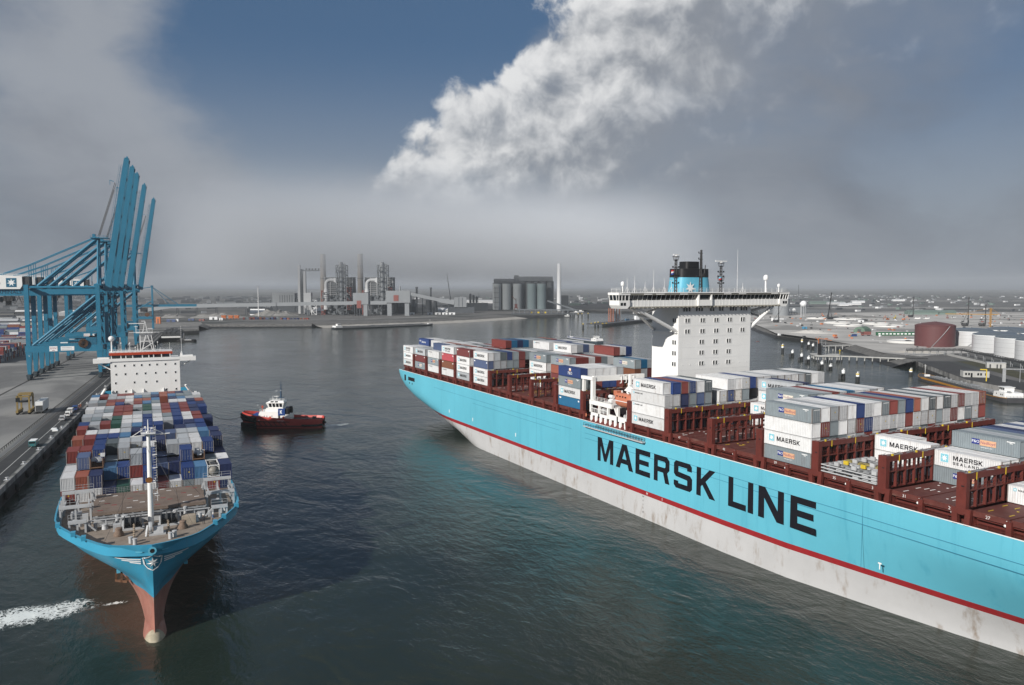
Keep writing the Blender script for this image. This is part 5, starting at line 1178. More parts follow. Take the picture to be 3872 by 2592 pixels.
    for p, q in (((-.5, v0 + 1.5, 43.2), (.2, v0 + 1.5, 47.0)), ((.9, v0 + 1.5, 43.2), (.3, v0 + 1.5, 47.0)), ((-2.6, v0 + 1, 43.3), (-2.6, v0 + 1, 45.6))): b.beam(p, q, .18)
    b.box(-4.8, .2, v0 + 1.3, v0 + 1.6, 46.2, 46.45); b.box(-.9, .3, v0 + 1.3, v0 + 1.6, 47.0, 47.2); b.box(1.0, 2.6, v0 + 1.3, v0 + 1.5, 44.4, 44.6); b.box(-3.2, -2.0, v0 + .9, v0 + 1.1, 45.2, 45.35); b.build('radar_mast', M_white2, to)
    b = MB(); b.tube((11.6, v0 + 1.5, 34.9), (11.6, v0 + 1.5, 45.2), .07, 5, .04); b.lathe([(.6, 0), (.15, 1.4)], 6, (11.6, v0 + 1.5, 34.9)); b.build('flag_staff', M_white2, to)
    # low buttresses at the foot of the block and the open lifeboat decks
    for u in (-10.6, -4.6, -1.0, 5.3): b = MB(); b.prism([(u, v0 - .01, 24.0), (u, v0 - 3.2, 20.8), (u, v0 - .01, 20.8)], (.22, 0, 0)); b.build('buttress', M_white, to)
    for s in (-1, 1):
        b = MB(); 
        for v in (152.5, 158.5): b.box(s * 15.6 - .35, s * 15.6 + .35, v - .35, v + .35, 15.3, 22.4)
        b.box(min(s * 10.9, s * 15.9), max(s * 10.9, s * 15.9), 152.2, 152.9, 21.6, 22.3); b.box(s * 15.6 - .3, s * 15.6 + .3, 152.2, 158.8, 21.7, 22.4); b.beam((s * 15.2, 160, 20.0), (s * 12.4, 158, 24.8), .7, .5)
        b.box(min(s * 11, s * 15.9), max(s * 11, s * 15.9), 152.5, 166, 18.3, 18.6); b.build('boat_deck_frame', M_white, ship2)
        e = MB(); rings = []
        for i in range(11):
            t = i / 10; w_ = .2 + 1.25 * (1 - abs(2 * t - 1) ** 3) ** .6; y = 153.2 + 7.5 * t; rings.append([(s * 13.6 + w_ * cos(a) * (1 if sin(a) > 0 else 1.05), y, 19.9 + (1.15 if sin(a) < 0 else 1.5) * sin(a) * (.4 + .6 * (1 - abs(2 * t - 1) ** 3))) for a in [2 * pi * j / 12 for j in range(12)]])
        e.grid(rings, closed=True); q = V(*L2W(s * 13.6, 157)); rt = empty('lifeboat', (q.x, q.y, 18.6), -A2); tag(rt, ('orange lifeboat on the quay side of the smaller ship' if s < 0 else 'orange lifeboat on the water side of the smaller ship'), 'lifeboat')
        mo = e.build('hull', M_orange, rt, (-s * 13.6, -157, -18.6)); auto_smooth(mo, 50); e = MB(); e.cb(s * 13.6, 158.5, 21.2, 1.4, 1.6, .8); e.build('canopy', M_orange, rt, (-s * 13.6, -157, -18.6))
    b = MB(); b.box(-8, 5, 176, 184, 15.3, 22); b.build('funnel_casing', M_white, ship2); b = MB(); b.box(-5, 1, 177, 183, 22, 28.5); b.build('funnel', M_fblue, ship2)
    b = MB(); b.box(-15.4, 15.4, 37.5, 158, 15.2, 15.55); b.build('hatch_covers', M_hatch2, ship2)
house2()
def load_ship2():
    cols = 13; pit = 2.49; r = random.Random(21); bulk = Bulk(); Z0 = 15.6; TP = 2.62
    c20 = 6.058
    # tiers per column (image left to right) for each 20-foot row, nearest row first, with the top colours read off
    H = ['2221112112222', '2332233223322', '3332323233332', '2233332323323', '3333323333333', '2333333223332', '3222333322332', '3333333333333', '2323333333332', '3333333333332', '2333323333333', '3333333333333', '2233233323333', '3333333323332', '3233333333333', '3333333333332']
    C = [[w, o, n, n, gr, w, B, m, w, B, lb, None, n], [w, sb, None, lb, B, l, B, sb, n, B, None, d, w], [R, R, B, g, l, g, w, sb, l, l, w, B, n], [l, l, B, d, l, l, w, n, g, l, w, n, n], [o, R, B, B, lb, g, B, n, sb, l, l, lb, n], [R, w, l, w, l, n, B, B, R, n, sb, B, n],
         [R, R, w, l, l, lb, B, B, R, l, n, B, w], [B, l, R, gr, w, w, B, w, l, B, w, R, n], [l, g, w, gr, w, w, B, w, g, B, w, R, B], [l, l, w, R, o, l, g, l, o, B, R, n, n], [w, l, g, R, R, g, gr, l, R, B, R, n, B], [w, w, l, R, R, l, gr, w, R, B, R, B, n]]
    C += [[r.choice([w, l, g, R, B, n, o, lb]) for _ in range(13)] for _ in range(4)]
    for j in range(16):
        v = 41.0 + (j // 2) * 14.3 + (j % 2) * 6.5 + c20 / 2
        for ci in range(cols):
            hN = int(H[j][ci]); hf = int(H[j - 1][ci]) if j else 0; col = C[j][ci]
            hs = int(H[j][ci + 1]) if ci < 12 else 0; hl = int(H[j][ci - 1]) if ci else 0
            if 9.3 > abs((ci - 6) * pit) and j == 0 and False: continue
            for ti in range(hN):
                top = ti == hN - 1
                if not (top or ti >= hf or ti >= hs or ti >= hl): continue
                u = (ci - 6) * pit; x, y, _ = L2W(u, v); c = col if top else r.choice([w, l, R, n, B, g]); z = Z0 + ti * TP
                if top and col is None:
                    if ci == 11: tank_frame(x, y, z); continue
                    c = br
                if j > 6 or (j > 3 and not top) or (not top and j > 0 and ti < 1): bulk.add(x, y, z, c, c20, 2.591, -A2); continue
                td = hN - 1 - ti; tp = ['top tier', 'second tier down', 'third tier down'][td]
                if top and col is None: wreck_rack(x, y, z, ci, j); continue
                container(x, y, z, c, c20, 2.591, '', -A2, door=(j < 4 and r.random() < .5), label='%s container, %s, %s stack across, %s row behind the small ship bow' % (CNAME[c], tp, N1[ci] if ci < 12 else 'last', N1[j]), group='containers stacked on the smaller ship', rnd=r)
    tag(bulk.build('stacked_containers'), 'mixed containers stacked in front of the smaller white tower', 'containers')
def tank_frame(x, y, z):
    e = empty('tank_container', (x, y, z), -A2); tag(e, 'white framed tank container at the bow end of the smaller ship', 'container')
    b = MB()
    for i in (-1.15, 1.15):
        for j in (-2.95, 2.95): b.box(i - .08, i + .08, j - .08, j + .08, 0, 2.59)
        b.box(i - .07, i + .07, -2.95, 2.95, 2.42, 2.56); b.box(i - .07, i + .07, -2.95, 2.95, .05, .2)
    for j in (-2.95, 2.95): b.box(-1.15, 1.15, j - .07, j + .07, 2.43, 2.57); b.box(-1.15, 1.15, j - .07, j + .07, .05, .2)
    for j in (-2.9,): b.beam((-1.1, j, 2.0), (-.5, j, 2.5), .12); b.beam((1.1, j, 2.0), (.5, j, 2.5), .12); b.beam((-1.1, j, .6), (-.5, j, .1), .12); b.beam((1.1, j, .6), (.5, j, .1), .12)
    b.build('frame', M_white2, e)
    b = MB(); b.tube((0, -2.6, 1.3), (0, 2.6, 1.3), 1.08, 18); b.sphere((0, -2.6, 1.3), 1.05, 12, 6, sz=1); auto_smooth(b.build('tank', paint('tank_grey', (.20, .19, .17), .5, .15, .8), e), 40)
    b = MB(); b.box(-.4, .4, -1.2, 1.2, 2.36, 2.46); b.build('walkway', M_dgrey, e)
def wreck_rack(x, y, z, ci, j):
    e = empty('cargo_rack', (x, y, z), -A2); tag(e, 'rusty open rack of folded frames on the smaller ship, %s of the mast' % ('quay side' if ci < 6 else 'water side'), 'flat rack', 'open racks on the smaller ship')
    b = MB()
    for i in (-1.15, 1.15):
        for k in (-2.9, 2.9): b.box(i - .09, i + .09, k - .09, k + .09, 0, 2.2)
        b.box(i - .1, i + .1, -2.9, 2.9, .1, .4)
    for k in (-2.9, -1, 1, 2.9): b.box(-1.1, 1.1, k - .1, k + .1, .15, .35)
    b.build('frame', paint('rack_rust', (.16, .09, .055), .8, .3, 1.2), e); r = random.Random(ci)
    b = MB()
    for i in range(6): p = V(r.uniform(-.9, .9), -2.4 + i * .9, r.uniform(.5, 1.5)); b.beam(p, p + V(r.uniform(-.5, .5), .7, .7), .9, .12)
    b.build('folded_panel', M_ltgrey, e)
load_ship2()
# ------------------------------------------------------------------ quay cranes
M_cr = paint('crane_blue', (.022, .165, .27), .45, .10, .12, dirt=(.02, .08, .12), dirt_amt=.4, streak=.4)
M_crd = paint('crane_dark_blue', (.018, .12, .20), .5, .12, .2)  # darker crane blue for walkways, stairs, rails, mast head and logo panel
M_bogie = paint('bogie_grey', (.035, .05, .06), .7, .3, .8)
M_reel = paint('reel_brown', (.10, .045, .02), .7, .3, 1.0)
RQ = -6.75 * pi / 180
def crane(s, label, detail=True):
    p = qp(s, -8.0); e = empty('quay_crane', p, RQ); tag(e, label, 'crane', 'blue quay cranes with raised booms'); Z = lambda z: z - GZ
    def P(nm, b, m=M_cr, par=None): return b.build(nm, m, par or e)
    G = -36.6
    for y in (-9.0, 9.0):
        for x in (0, G):
            b = MB(); k = -1 if x == 0 else 1
            b.prism([(x - 1.6 * 1, y - .9, Z(20.8)), (x + 1.6, y - .9, Z(20.8)), (x + (1.5 if x == G else 1.5) * (.55 if True else 1), y - .9, Z(8.2)), (x - .9, y - .9, Z(8.2))], (0, 1.8, 0)); P('lower_leg', b)
            b = MB(); b.box(x - 1.15, x + 1.15, y - .95, y + .95, Z(24.6), Z(60.0)); P('leg', b)
            b = MB(); b.box(x - 1.0, x + 1.0, y - 4.4, y + 4.4, Z(6.9), Z(8.2))
            for q in (-3.6, -1.2, 1.2, 3.6): b.box(x - .8, x + .8, y + q - .95, y + q + .95, Z(5.7), Z(6.9)); b.tube((x - .4, y + q - .45, Z(5.5)), (x + .4, y + q - .45, Z(5.5)), .42, 10); b.tube((x - .4, y + q + .45, Z(5.5)), (x + .4, y + q + .45, Z(5.5)), .42, 10)
            P('bogie', b, M_bogie)
        b = MB(); b.box(G - 1.7, 1.7, y - 1.05, y + 1.05, Z(20.8), Z(24.6)); P('portal_beam', b)
        b = MB(); b.tube((G + 2.2, y, Z(24.9)), (-1.3, y, Z(53.6)), .78, 12); auto_smooth(P('diagonal_brace', b), 40)
        b = MB(); b.tube((G + 1, y, Z(58.4)), (-1, y, Z(58.6)), .7, 12); auto_smooth(P('top_tie', b), 40)
        b = MB(); b.tube((0, y * .6, Z(60)), (.4, y * .3, Z(88.4)), .75, 10, .6); auto_smooth(P('mast_leg', b), 40)
        b = MB(); b.tube((-.4, y * .32, Z(87.2)), (-31.5, y * .55, Z(59.2)), .85, 10); auto_smooth(P('backstay', b), 40)
        b = MB(); b.tube((-.4, y * .32, Z(88.6)), (-36, y * .34, Z(71.4)), .30, 8); b.tube((-36, y * .34, Z(71.4)), (-52, y * .34, Z(65.2)), .30, 8); b.tube((-36, y * .34, Z(71.4)), (-36, y * .34, Z(60)), .22, 6); b.tube((-33.6, y * .34, Z(72.5)), (-33.6, y * .34, Z(60)), .18, 6); P('tie_rod', b)
        b = MB(); b.box(-72, 3.6, y * .36 - .75, y * .36 + .75, Z(53.6), Z(57.4)); P('girder', b)
        # raised boom girder
        h = V(4.2, y * .36, Z(56.2)); tip = V(17.4, y * .36, Z(135.2)); d = (tip - h).normalized(); nrm = V(d.z, 0, -d.x)
        b = MB(); b.beam(h, tip, 1.45, 3.6, up=tuple(nrm), h2=2.8); bo = P('boom_girder', b)
        b = MB(); q = h - nrm * 2.4
        for k in range(0, 38): a = q + d * (2.0 * k + 2); b.beam(a, a + V(0, 0, .0) + nrm * .9, .12); 
        b.beam(q + d * 2, q + d * 76, .14); b.beam(q + d * 2 - nrm * 1.0, q + d * 76 - nrm * 1.0, .1)
        for k in range(0, 19): a = q + d * (4.0 * k + 2); b.beam(a, a - nrm * 1.0, .1)
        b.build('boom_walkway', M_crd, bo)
    b = MB()
    for f in (.02, .16, .3, .44, .58, .72, .86, .99): c = h.lerp(tip, f); b.beam((c.x, -3.2, c.z), (c.x, 3.2, c.z), 1.0, 1.2)
    P('boom_crossbeam', b)
    b = MB(); b.box(16.4, 18.4, -4, 4, Z(135.3), Z(135.9)); b.cb(17.2, 2.6, Z(135.9), .8, .8, 1.6); b.beam((10.2, -3.6, Z(121.4)), (8.0, -3.6, Z(122.2)), .35); b.beam((8.0, -3.6, Z(122.2)), (8.0, -3.6, Z(119.5)), .25); P('boom_tip_gear', b)
    b = MB()
    for y in (-2.6, 2.6): b.tube((.6, y, Z(89.2)), (10.6, y, Z(121)), .16, 5); b.tube((1.0, y, Z(89.4)), (9.8, y, Z(117)), .10, 5)
    P('forestay', b, M_dgrey)
    b = MB(); b.box(-3.4, 6.0, -4.6, 4.6, Z(87.6), Z(88.1)); b.box(-2.6, -1.2, -2, 2, Z(88.1), Z(90.2)); rails(b, [(-3.4, -4.6, Z(88.1)), (6, -4.6, Z(88.1))], 1.2, .06, 2.0, bars=2); b.box(-2, 2, -9, 9, Z(59.2), Z(60.6)); b.box(G - 1, G + 1, -9, 9, Z(57.8), Z(59.6)); P('mast_platform', b)
    b = MB(); b.box(-1.0, 1.0, -9, 9, Z(21.6), Z(24.0)); b.box(G - 1, G + 1, -9, 9, Z(21.6), Z(24.0)); P('cross_beam', b)
    b = MB(); b.prism([(-56, -5.2, Z(57.5)), (-40.4, -5.2, Z(57.5)), (-39.2, -5.2, Z(59.5)), (-39.2, -5.2, Z(64.6)), (-56, -5.2, Z(66.0))], (0, 10.4, 0)); mh = P('machinery_house', b, M_white)
    b = MB(); b.box(-39.1, -35.8, -4.4, 4.4, Z(58.5), Z(64.8)); b.build('house_annex', M_dgrey, mh)
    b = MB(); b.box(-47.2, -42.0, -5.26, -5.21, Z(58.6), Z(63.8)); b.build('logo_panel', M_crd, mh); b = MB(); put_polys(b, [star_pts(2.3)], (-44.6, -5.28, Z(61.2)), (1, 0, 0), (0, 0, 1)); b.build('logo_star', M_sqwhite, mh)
    b = MB(); rails(b, [(-56, -5.2, Z(66.0)), (-39.2, -5.2, Z(64.7))], 1.0, .06, 2.2, bars=2); b.cb(-52, -5.6, Z(61), 1.2, .8, 1.0); b.build('house_rail', M_white2, mh)
    b = MB(); put_text(b, 'APM TERMINALS', 2.9, (-50.5, -4.0, Z(55.6)), (1, 0, 0), (0, 0, 1)); P('girder_lettering', b, M_letter)
    if detail:
        b = MB(); r_ = 2.55; b.tube((-8.4, -10.3, Z(25.6)), (-8.4, -11.0, Z(25.6)), r_, 24)
        ro = P('cable_reel', b, M_reel)
        b = MB()
        for k in range(24): a = k * pi / 12; b.beam((-8.4 + .5 * cos(a), -11.06, Z(25.6) + .5 * sin(a)), (-8.4 + 2.5 * cos(a), -11.06, Z(25.6) + 2.5 * sin(a)), .1)
        b.tube((-8.4, -11.0, Z(25.6)), (-8.4, -11.25, Z(25.6)), .55, 10); b.build('reel_spoke', M_black, ro)
        b = MB(); b.box(-26.0, -21.9, -10.15, -10.06, Z(21.3), Z(24.2)); so = P('maker_plate', b, M_sqwhite); b = MB(); put_text(b, 'ZPMC', 1.5, (-23.95, -10.17, Z(22.95)), (1, 0, 0), (0, 0, 1)); b.box(-24.6, -23.3, -10.17, -10.16, Z(21.7), Z(22.0)); b.build('plate_lettering', paint('plate_red', (.25, .02, .02), .5, 0), so)
        b = MB(); b.box(-20.2, -13.2, -10.15, -10.06, Z(21.6), Z(24.0)); so = P('rating_plate', b, M_sqwhite); b = MB(); b.box(-19.8, -14.6, -10.17, -10.16, Z(23.1), Z(23.4)); b.box(-19.8, -14.2, -10.17, -10.16, Z(22.2), Z(22.5)); b.build('plate_lines', M_ltgrey, so)
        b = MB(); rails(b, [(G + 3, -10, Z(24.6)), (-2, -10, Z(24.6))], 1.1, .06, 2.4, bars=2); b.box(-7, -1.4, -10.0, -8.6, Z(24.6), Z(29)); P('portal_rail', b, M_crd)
        b = MB(); put_text(b, '5', 1.2, (G + .2, -9.95, Z(18.8)), (1, 0, 0), (0, 0, 1)); P('crane_number', b, M_sqwhite)
    b = MB(); rr = random.Random(int(s))                     # festoon cable loops under the backreach
    for k in range(9):
        x0 = -70 + k * 3.6; pts = [(x0 + 3.2 * t, -4.2, Z(53.4) - 5.0 * (1 - (2 * t - 1) ** 2) * rr.uniform(.6, 1)) for t in (0, .2, .4, .6, .8, 1)]; b.path(pts, .09, 4)
    P('festoon_cable', b, M_black)
    b = MB(); b.box(-64, -58.5, -3.4, 3.4, Z(49.4), Z(52.6)); b.box(-63, -60, -2.4, -.2, Z(46.4), Z(49.4)); b.box(-63, -60, -2.45, -2.41, Z(47), Z(48.9), 1); P('trolley', b, [M_dgrey, M_glass])
    b = MB()
    for k in range(10):                                     # zigzag stair on the sea-side leg
        z = 25 + k * 3.2; b.beam((1.4, -8 + (0 if k % 2 else 6), Z(z)), (1.4, -2 - (0 if k % 2 else 6), Z(z + 3.2)), .8, .15)
    for q in range(20): b.cb(1.8, -8.5, Z(26 + q * 1.7), .9, 1.2, .12)
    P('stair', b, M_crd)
    return e
for i, (s, lb_) in enumerate(((286, 'nearest blue quay crane of the row, boom raised, cable reel on its portal'), (322, 'second blue quay crane from the camera, boom raised'), (355, 'third blue quay crane in the tight row, boom raised'),
                              (418, 'fourth blue quay crane, standing apart behind the tight row, boom raised'), (521, 'fifth blue quay crane, its raised boom fading into the fog'))): crane(s, lb_, i < 5)
def feeder_crane():
    p = qp(851, -15.5); e = empty('quay_crane', p, RQ); tag(e, 'farthest blue crane with a low level boom reaching over the water', 'crane'); Z = lambda z: z - GZ
    for y in (-8, 8):
        b = MB(); b.beam((0, y, 0), (0, y * .3, Z(58.8)), 1.6, 1.8); b.build('leg', M_cr, e); b = MB(); b.beam((-22, y, 0), (-22, y, Z(56)), 1.6, 1.6); b.build('leg', M_cr, e)
        b = MB(); b.box(-24, 1, y - .9, y + .9, Z(18), Z(20.8)); b.build('portal_beam', M_cr, e); b = MB(); b.box(-30, 52, y * .35 - .7, y * .35 + .7, Z(33.2), Z(36)); b.build('boom', M_cr, e)
        b = MB(); b.tube((0, y * .3, Z(58.4)), (30, y * .35, Z(36)), .3, 6); b.tube((0, y * .3, Z(58.4)), (20, y * .35, Z(36)), .2, 6); b.tube((0, y * .3, Z(58.4)), (-26, y * .3, Z(54)), .5, 6); b.tube((-1, y, Z(40)), (-21, y, Z(28)), .6, 8); b.build('stay', M_cr, e)
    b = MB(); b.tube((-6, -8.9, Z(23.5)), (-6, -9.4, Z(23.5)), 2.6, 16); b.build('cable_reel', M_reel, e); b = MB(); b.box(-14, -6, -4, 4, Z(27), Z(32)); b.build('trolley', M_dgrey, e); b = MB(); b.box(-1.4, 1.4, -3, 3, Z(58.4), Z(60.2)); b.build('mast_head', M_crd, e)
feeder_crane()

# ------------------------------------------------------------------ quay furniture and vehicles
for i, s in enumerate((-22, 7, 28.1, 50.4, 72.1, 93.3, 126, 159.5, 192, 225.5)):
    b = MB(); b.lathe([(.42, 0), (.32, .15), (.28, .45), (.5, .6), (.5, .75), (.2, .82)], 10); b.box(-.8, .8, -.7, .7, 0, .06); auto_smooth(b.build('bollard', M_ltgrey, None, qp(s, .2, GZ + .06), RQ), 40)
    bpy.context.scene.collection.objects[-1] if False else None
bl = [o for o in COL.objects if o.name.startswith('bollard')]
for i, o_ in enumerate(bl): tag(o_, 'pale mooring bollard on the quay edge, %s along from the near end' % N1[i], 'bollard', 'bollards along the quay edge')
for i in range(26):
    s = -40 + i * 13.2; b = MB(); n_ = 14
    b.lathe([(.55, -.35), (1.0, -.45), (1.15, 0), (1.0, .45), (.55, .35)], n_); o_ = b.build('tyre_fender', M_fender, None, qp(s, 1.5, 2.3 if i % 2 else 1.5)); o_.rotation_euler = (pi / 2, 0, RQ + pi / 2); tag(o_, 'black rubber tyre fender hanging on the dark quay wall', 'fender', 'tyre fenders along the quay wall')
def vehicle(x, y, z, rz, body, label, kind='van', L=4.8, W=1.8, H=1.8, roof=None, name='van', cat='van', group=None):
    e = empty(name, (x, y, z), rz); tag(e, label, cat, group); hw = W / 2
    b = MB()                                                # local +y is forward
    if kind == 'pickup':
        b.prism([(-hw, -L / 2, .45), (-hw, L / 2, .45), (-hw, L / 2, .95), (-hw, L * .2, 1.05), (-hw, -L / 2, 1.05)], (W, 0, 0)); b.build('body', body, e)
        b = MB(); b.prism([(-hw + .08, -L * .12, 1.05), (-hw + .08, L * .24, 1.05), (-hw + .12, L * .14, H), (-hw + .12, -L * .1, H)], (W - .18, 0, 0)); b.build('cab', body, e)
        g_ = MB(); g_.prism([(-hw + .05, -L * .08, 1.12), (-hw + .05, L * .2, 1.12), (-hw + .09, L * .13, H - .12), (-hw + .09, -L * .07, H - .12)], (W - .1, 0, 0)); g_.build('side_window', M_glass, e)
        g_ = MB(); g_.quad((-hw + .2, L * .245, 1.1), (hw - .2, L * .245, 1.1), (hw - .25, L * .15, H - .05), (-hw + .25, L * .15, H - .05)); g_.build('windscreen', M_glass, e)
        b = MB(); b.box(-hw + .15, hw - .15, -L / 2 + .2, -L * .16, 1.05, 1.06); b.cb(0, -L * .3, 1.06, W * .6, L * .18, .45); b.build('load_bed', M_dgrey, e)
    else:
        b.prism([(-hw, -L / 2, .4), (-hw, L / 2, .4), (-hw, L / 2, 1.0), (-hw, L * .36, 1.15), (-hw, L * .24, H), (-hw, -L / 2, H)], (W, 0, 0)); b.build('body', body, e)
        g_ = MB(); g_.box(-hw - .012, hw + .012, -L * .42, L * .22, H * .62, H * .86); g_.build('side_window', M_glass, e); g_ = MB(); g_.quad((-hw + .15, L * .36 + .02, 1.2), (hw - .15, L * .36 + .02, 1.2), (hw - .15, L * .25 + .02, H - .08), (-hw + .15, L * .25 + .02, H - .08)); g_.build('windscreen', M_glass, e)
        if roof: b = MB(); b.box(-hw + .02, hw - .02, -L / 2 + .02, L * .24, H, H + .1); b.build('roof', roof, e)
        g_ = MB(); g_.box(-hw + .15, hw - .15, -L / 2 - .012, -L / 2, H * .6, H * .88); g_.build('rear_window', M_glass, e)
    for i in (-1, 1):
        for j in (-.32, .32): b = MB(); b.tube((i * (hw - .22), j * L, .34), (i * (hw + .01), j * L, .34), .34, 12); b.build('wheel', M_fender, e)
        b = MB(); b.cb(i * (hw - .3), -L / 2 - .01, .75, .25, .04, .18); b.build('tail_lamp', M_red, e)
        b = MB(); b.cb(i * (hw - .3), L / 2 + .01, .7, .3, .04, .2); b.build('headlight', M_sqwhite, e)
    return e
for s, t, m_, k, lab, nm in ((113, -2.6, M_ltgrey, 'pickup', 'grey pickup truck at the near end of the parked file on the quay', 'pickup_truck'), (124.5, -2.4, M_white2, 'pickup', 'white pickup truck second in the parked file on the quay', 'pickup_truck'), (134, -2.8, M_white2, 'van', 'white van third in the parked file on the quay', 'van'), (141, -2.0, M_navy, 'van', 'dark blue van at the far end of the parked file on the quay', 'van')):
    p = qp(s, t, GZ + .06); vehicle(*p, RQ, m_, lab, k, 5.4, 2.0, 2.0, name=nm, cat=nm.replace('_', ' ').replace('pickup truck', 'pickup'), group='vehicles parked on the quay')
M_teal = paint('teal_paint', (.03, .16, .17), .4, .1, .8)
vehicle(*qp(58, -2.6, GZ + .06), RQ, M_teal, 'teal minibus with a white roof alone on the quay road', 'van', 5.6, 2.1, 2.2, roof=M_sqwhite, name='minibus', cat='minibus')
def straddle():
    p = qp(139, -20.5, GZ + .03); e = empty('straddle_carrier', p, RQ); tag(e, 'yellow straddle carrier standing beside the white trailer on the concrete apron', 'straddle carrier')
    M_y = paint('carrier_yellow', (.24, .17, .06), .6, .2, 1)
    b = MB()
    for x in (-2.2, 2.2):
        for y in (-3.8, 3.8): b.box(x - .3, x + .3, y - .3, y + .3, 1.0, 7.4)
        b.box(x - .45, x + .45, -5, 5, .9, 1.8); b.box(x - .3, x + .3, -4.4, 4.4, 7.2, 7.9)
    b.build('portal_frame', M_y, e); b = MB(); b.box(-2.4, 2.4, -1.2, 3.6, 7.9, 8.6); b.box(-2.4, 2.4, -4.2, -3.4, 7.3, 7.9); b.build('top_deck', M_y, e)
    b = MB(); b.box(-1.9, 1.9, -2.8, 2.8, 5.0, 5.4); b.build('spreader', M_dgrey, e); b = MB(); b.box(-2.4, -1.0, -5.6, -4.2, 5.6, 7.3); b.build('cab', M_glass, e)
    for x in (-2.2, 2.2):
        for y in (-4, -1.4, 1.4, 4): b = MB(); b.tube((x - .35, y, .75), (x + .35, y, .75), .75, 12); b.build('wheel', M_fender, e)
straddle()
def trailer():
    p = qp(141, -14.6, GZ + .03); e = empty('box_trailer', p, RQ); tag(e, 'tall white box trailer with a dark front on the concrete apron', 'trailer')
    b = MB(); b.box(-1.4, 1.4, -6.6, 6.6, 1.2, 5.2); b.build('body', M_white2, e); b = MB(); b.box(-1.3, 1.3, -6.68, -6.61, 1.3, 3.6); b.build('front_panel', M_dgrey, e); b = MB(); b.box(-1.2, 1.2, -6.4, 6.4, .8, 1.19); b.build('chassis', M_dgrey, e)
    for x in (-1, 1):
        for y in (-5, 3.2, 4.6): b = MB(); b.tube((x - .25, y, .5), (x + .25, y, .5), .5, 12); b.build('wheel', M_fender, e)
trailer()
def quay_crate(s, t, k):
    b = MB(); b.box(-.9, .9, -.7, .7, 0, .5); b.box(-.8, .8, -.6, .6, .5, .56); o_ = b.build('pallet_cover', M_sqwhite, None, qp(s, t, GZ + .06), RQ); tag(o_, 'low white pallet cover on the quay road, %s' % k, 'pallet', 'white pallets on the quay road')
quay_crate(90.8, -2.0, 'nearest the road line'); quay_crate(87, -1.0, 'nearest the wall edge')
def pole(x, y, h, label, z=GZ, r=.35, head=True, nm='lamp_mast', mat=None):
    e = empty(nm, (x, y, z)); tag(e, label, 'lamp mast'); b = MB(); b.tube((0, 0, 0), (0, 0, h), r, 8, r * .6); b.build('mast', mat or M_white2, e)
    if head: b = MB(); b.lathe([(r, -.2), (r * 4, .3), (r * 4, .8), (r, 1.0)], 10, (0, 0, h)); b.build('lamp_head', mat or M_ltgrey, e)
    return e
# container yard behind the cranes
def yard():
    bk = Bulk(); r = random.Random(8); pal = ['red', 'red', 'brown', 'orange', 'grey', 'dkgrey', 'ltgrey', 'ltgrey', 'white', 'navy', 'blue', 'maroon', 'grey', 'dkgrey']
    def put(s, t, z, c, L=12.192, turn=True):
        p = qp(s, t, z); bk.add(p[0], p[1], z, c, L, 2.6, RQ + (pi / 2 if turn else 0))
    for i in range(44):
        hgt = r.choice([2, 3, 3, 4, 4, 3]) if i > 4 else 2
        for k in range(hgt): put(396 + i * 2.7, -91.5, GZ + .03 + k * 2.62, r.choice(pal))
        hgt = r.choice([3, 4, 4])
        for k in range(hgt): put(420 + i * 2.7, -105, GZ + .03 + k * 2.62, r.choice(pal))
    for row in range(22):
        s = 540 + row * 27 + r.uniform(-3, 3)
        for i in range(17):
            t = -98 - row * 5.0 - i * 12.8
            if r.random() < .14: continue
            for q in (0, 2.7):
                for k in range(r.choice([1, 2, 2, 3])): put(s + q, t, GZ + .03 + k * 2.62, r.choice(pal + ['white', 'white', 'ltgrey', 'blue']), turn=True)
    tag(bk.build('yard_containers'), 'rows of mixed stacked containers in the yard behind the cranes', 'containers')
    for i in range(34):
        s = r.uniform(620, 1500); t = r.uniform(-110 - (s - 600) * .28, -60 - (s - 600) * .1); p = qp(s, t, GZ + .05); b = MB(); L_, W_, H_ = r.uniform(18, 60), r.uniform(12, 26), r.uniform(5, 9)
        b.box(-L_ / 2, L_ / 2, -W_ / 2, W_ / 2, 0, H_); b.prism([(-L_ / 2, -W_ / 2, H_ + .01), (-L_ / 2, W_ / 2, H_ + .01), (-L_ / 2, 0, H_ + W_ * .14)], (L_, 0, 0), 1)
        for k in range(int(L_ / 6)): b.box(-L_ / 2 + 1.5 + k * 6, -L_ / 2 + 4.5 + k * 6, -W_ / 2 - .06, -W_ / 2 - .01, .3, 4, 2)
        if s < 900 and t > -90: pass
        if i < 22 and s > 900:
            o_ = b.build('warehouse', [r.choice([M_ltgrey, M_white2, M_beige, M_dgrey]), r.choice([M_ltgrey, M_white2, M_dgrey]), M_dgrey], None, p, RQ + r.choice([0, pi / 2])); tag(o_, 'low distant warehouse with a shallow roof beyond the container yard', 'warehouse', 'warehouses beyond the container yard')
yard()
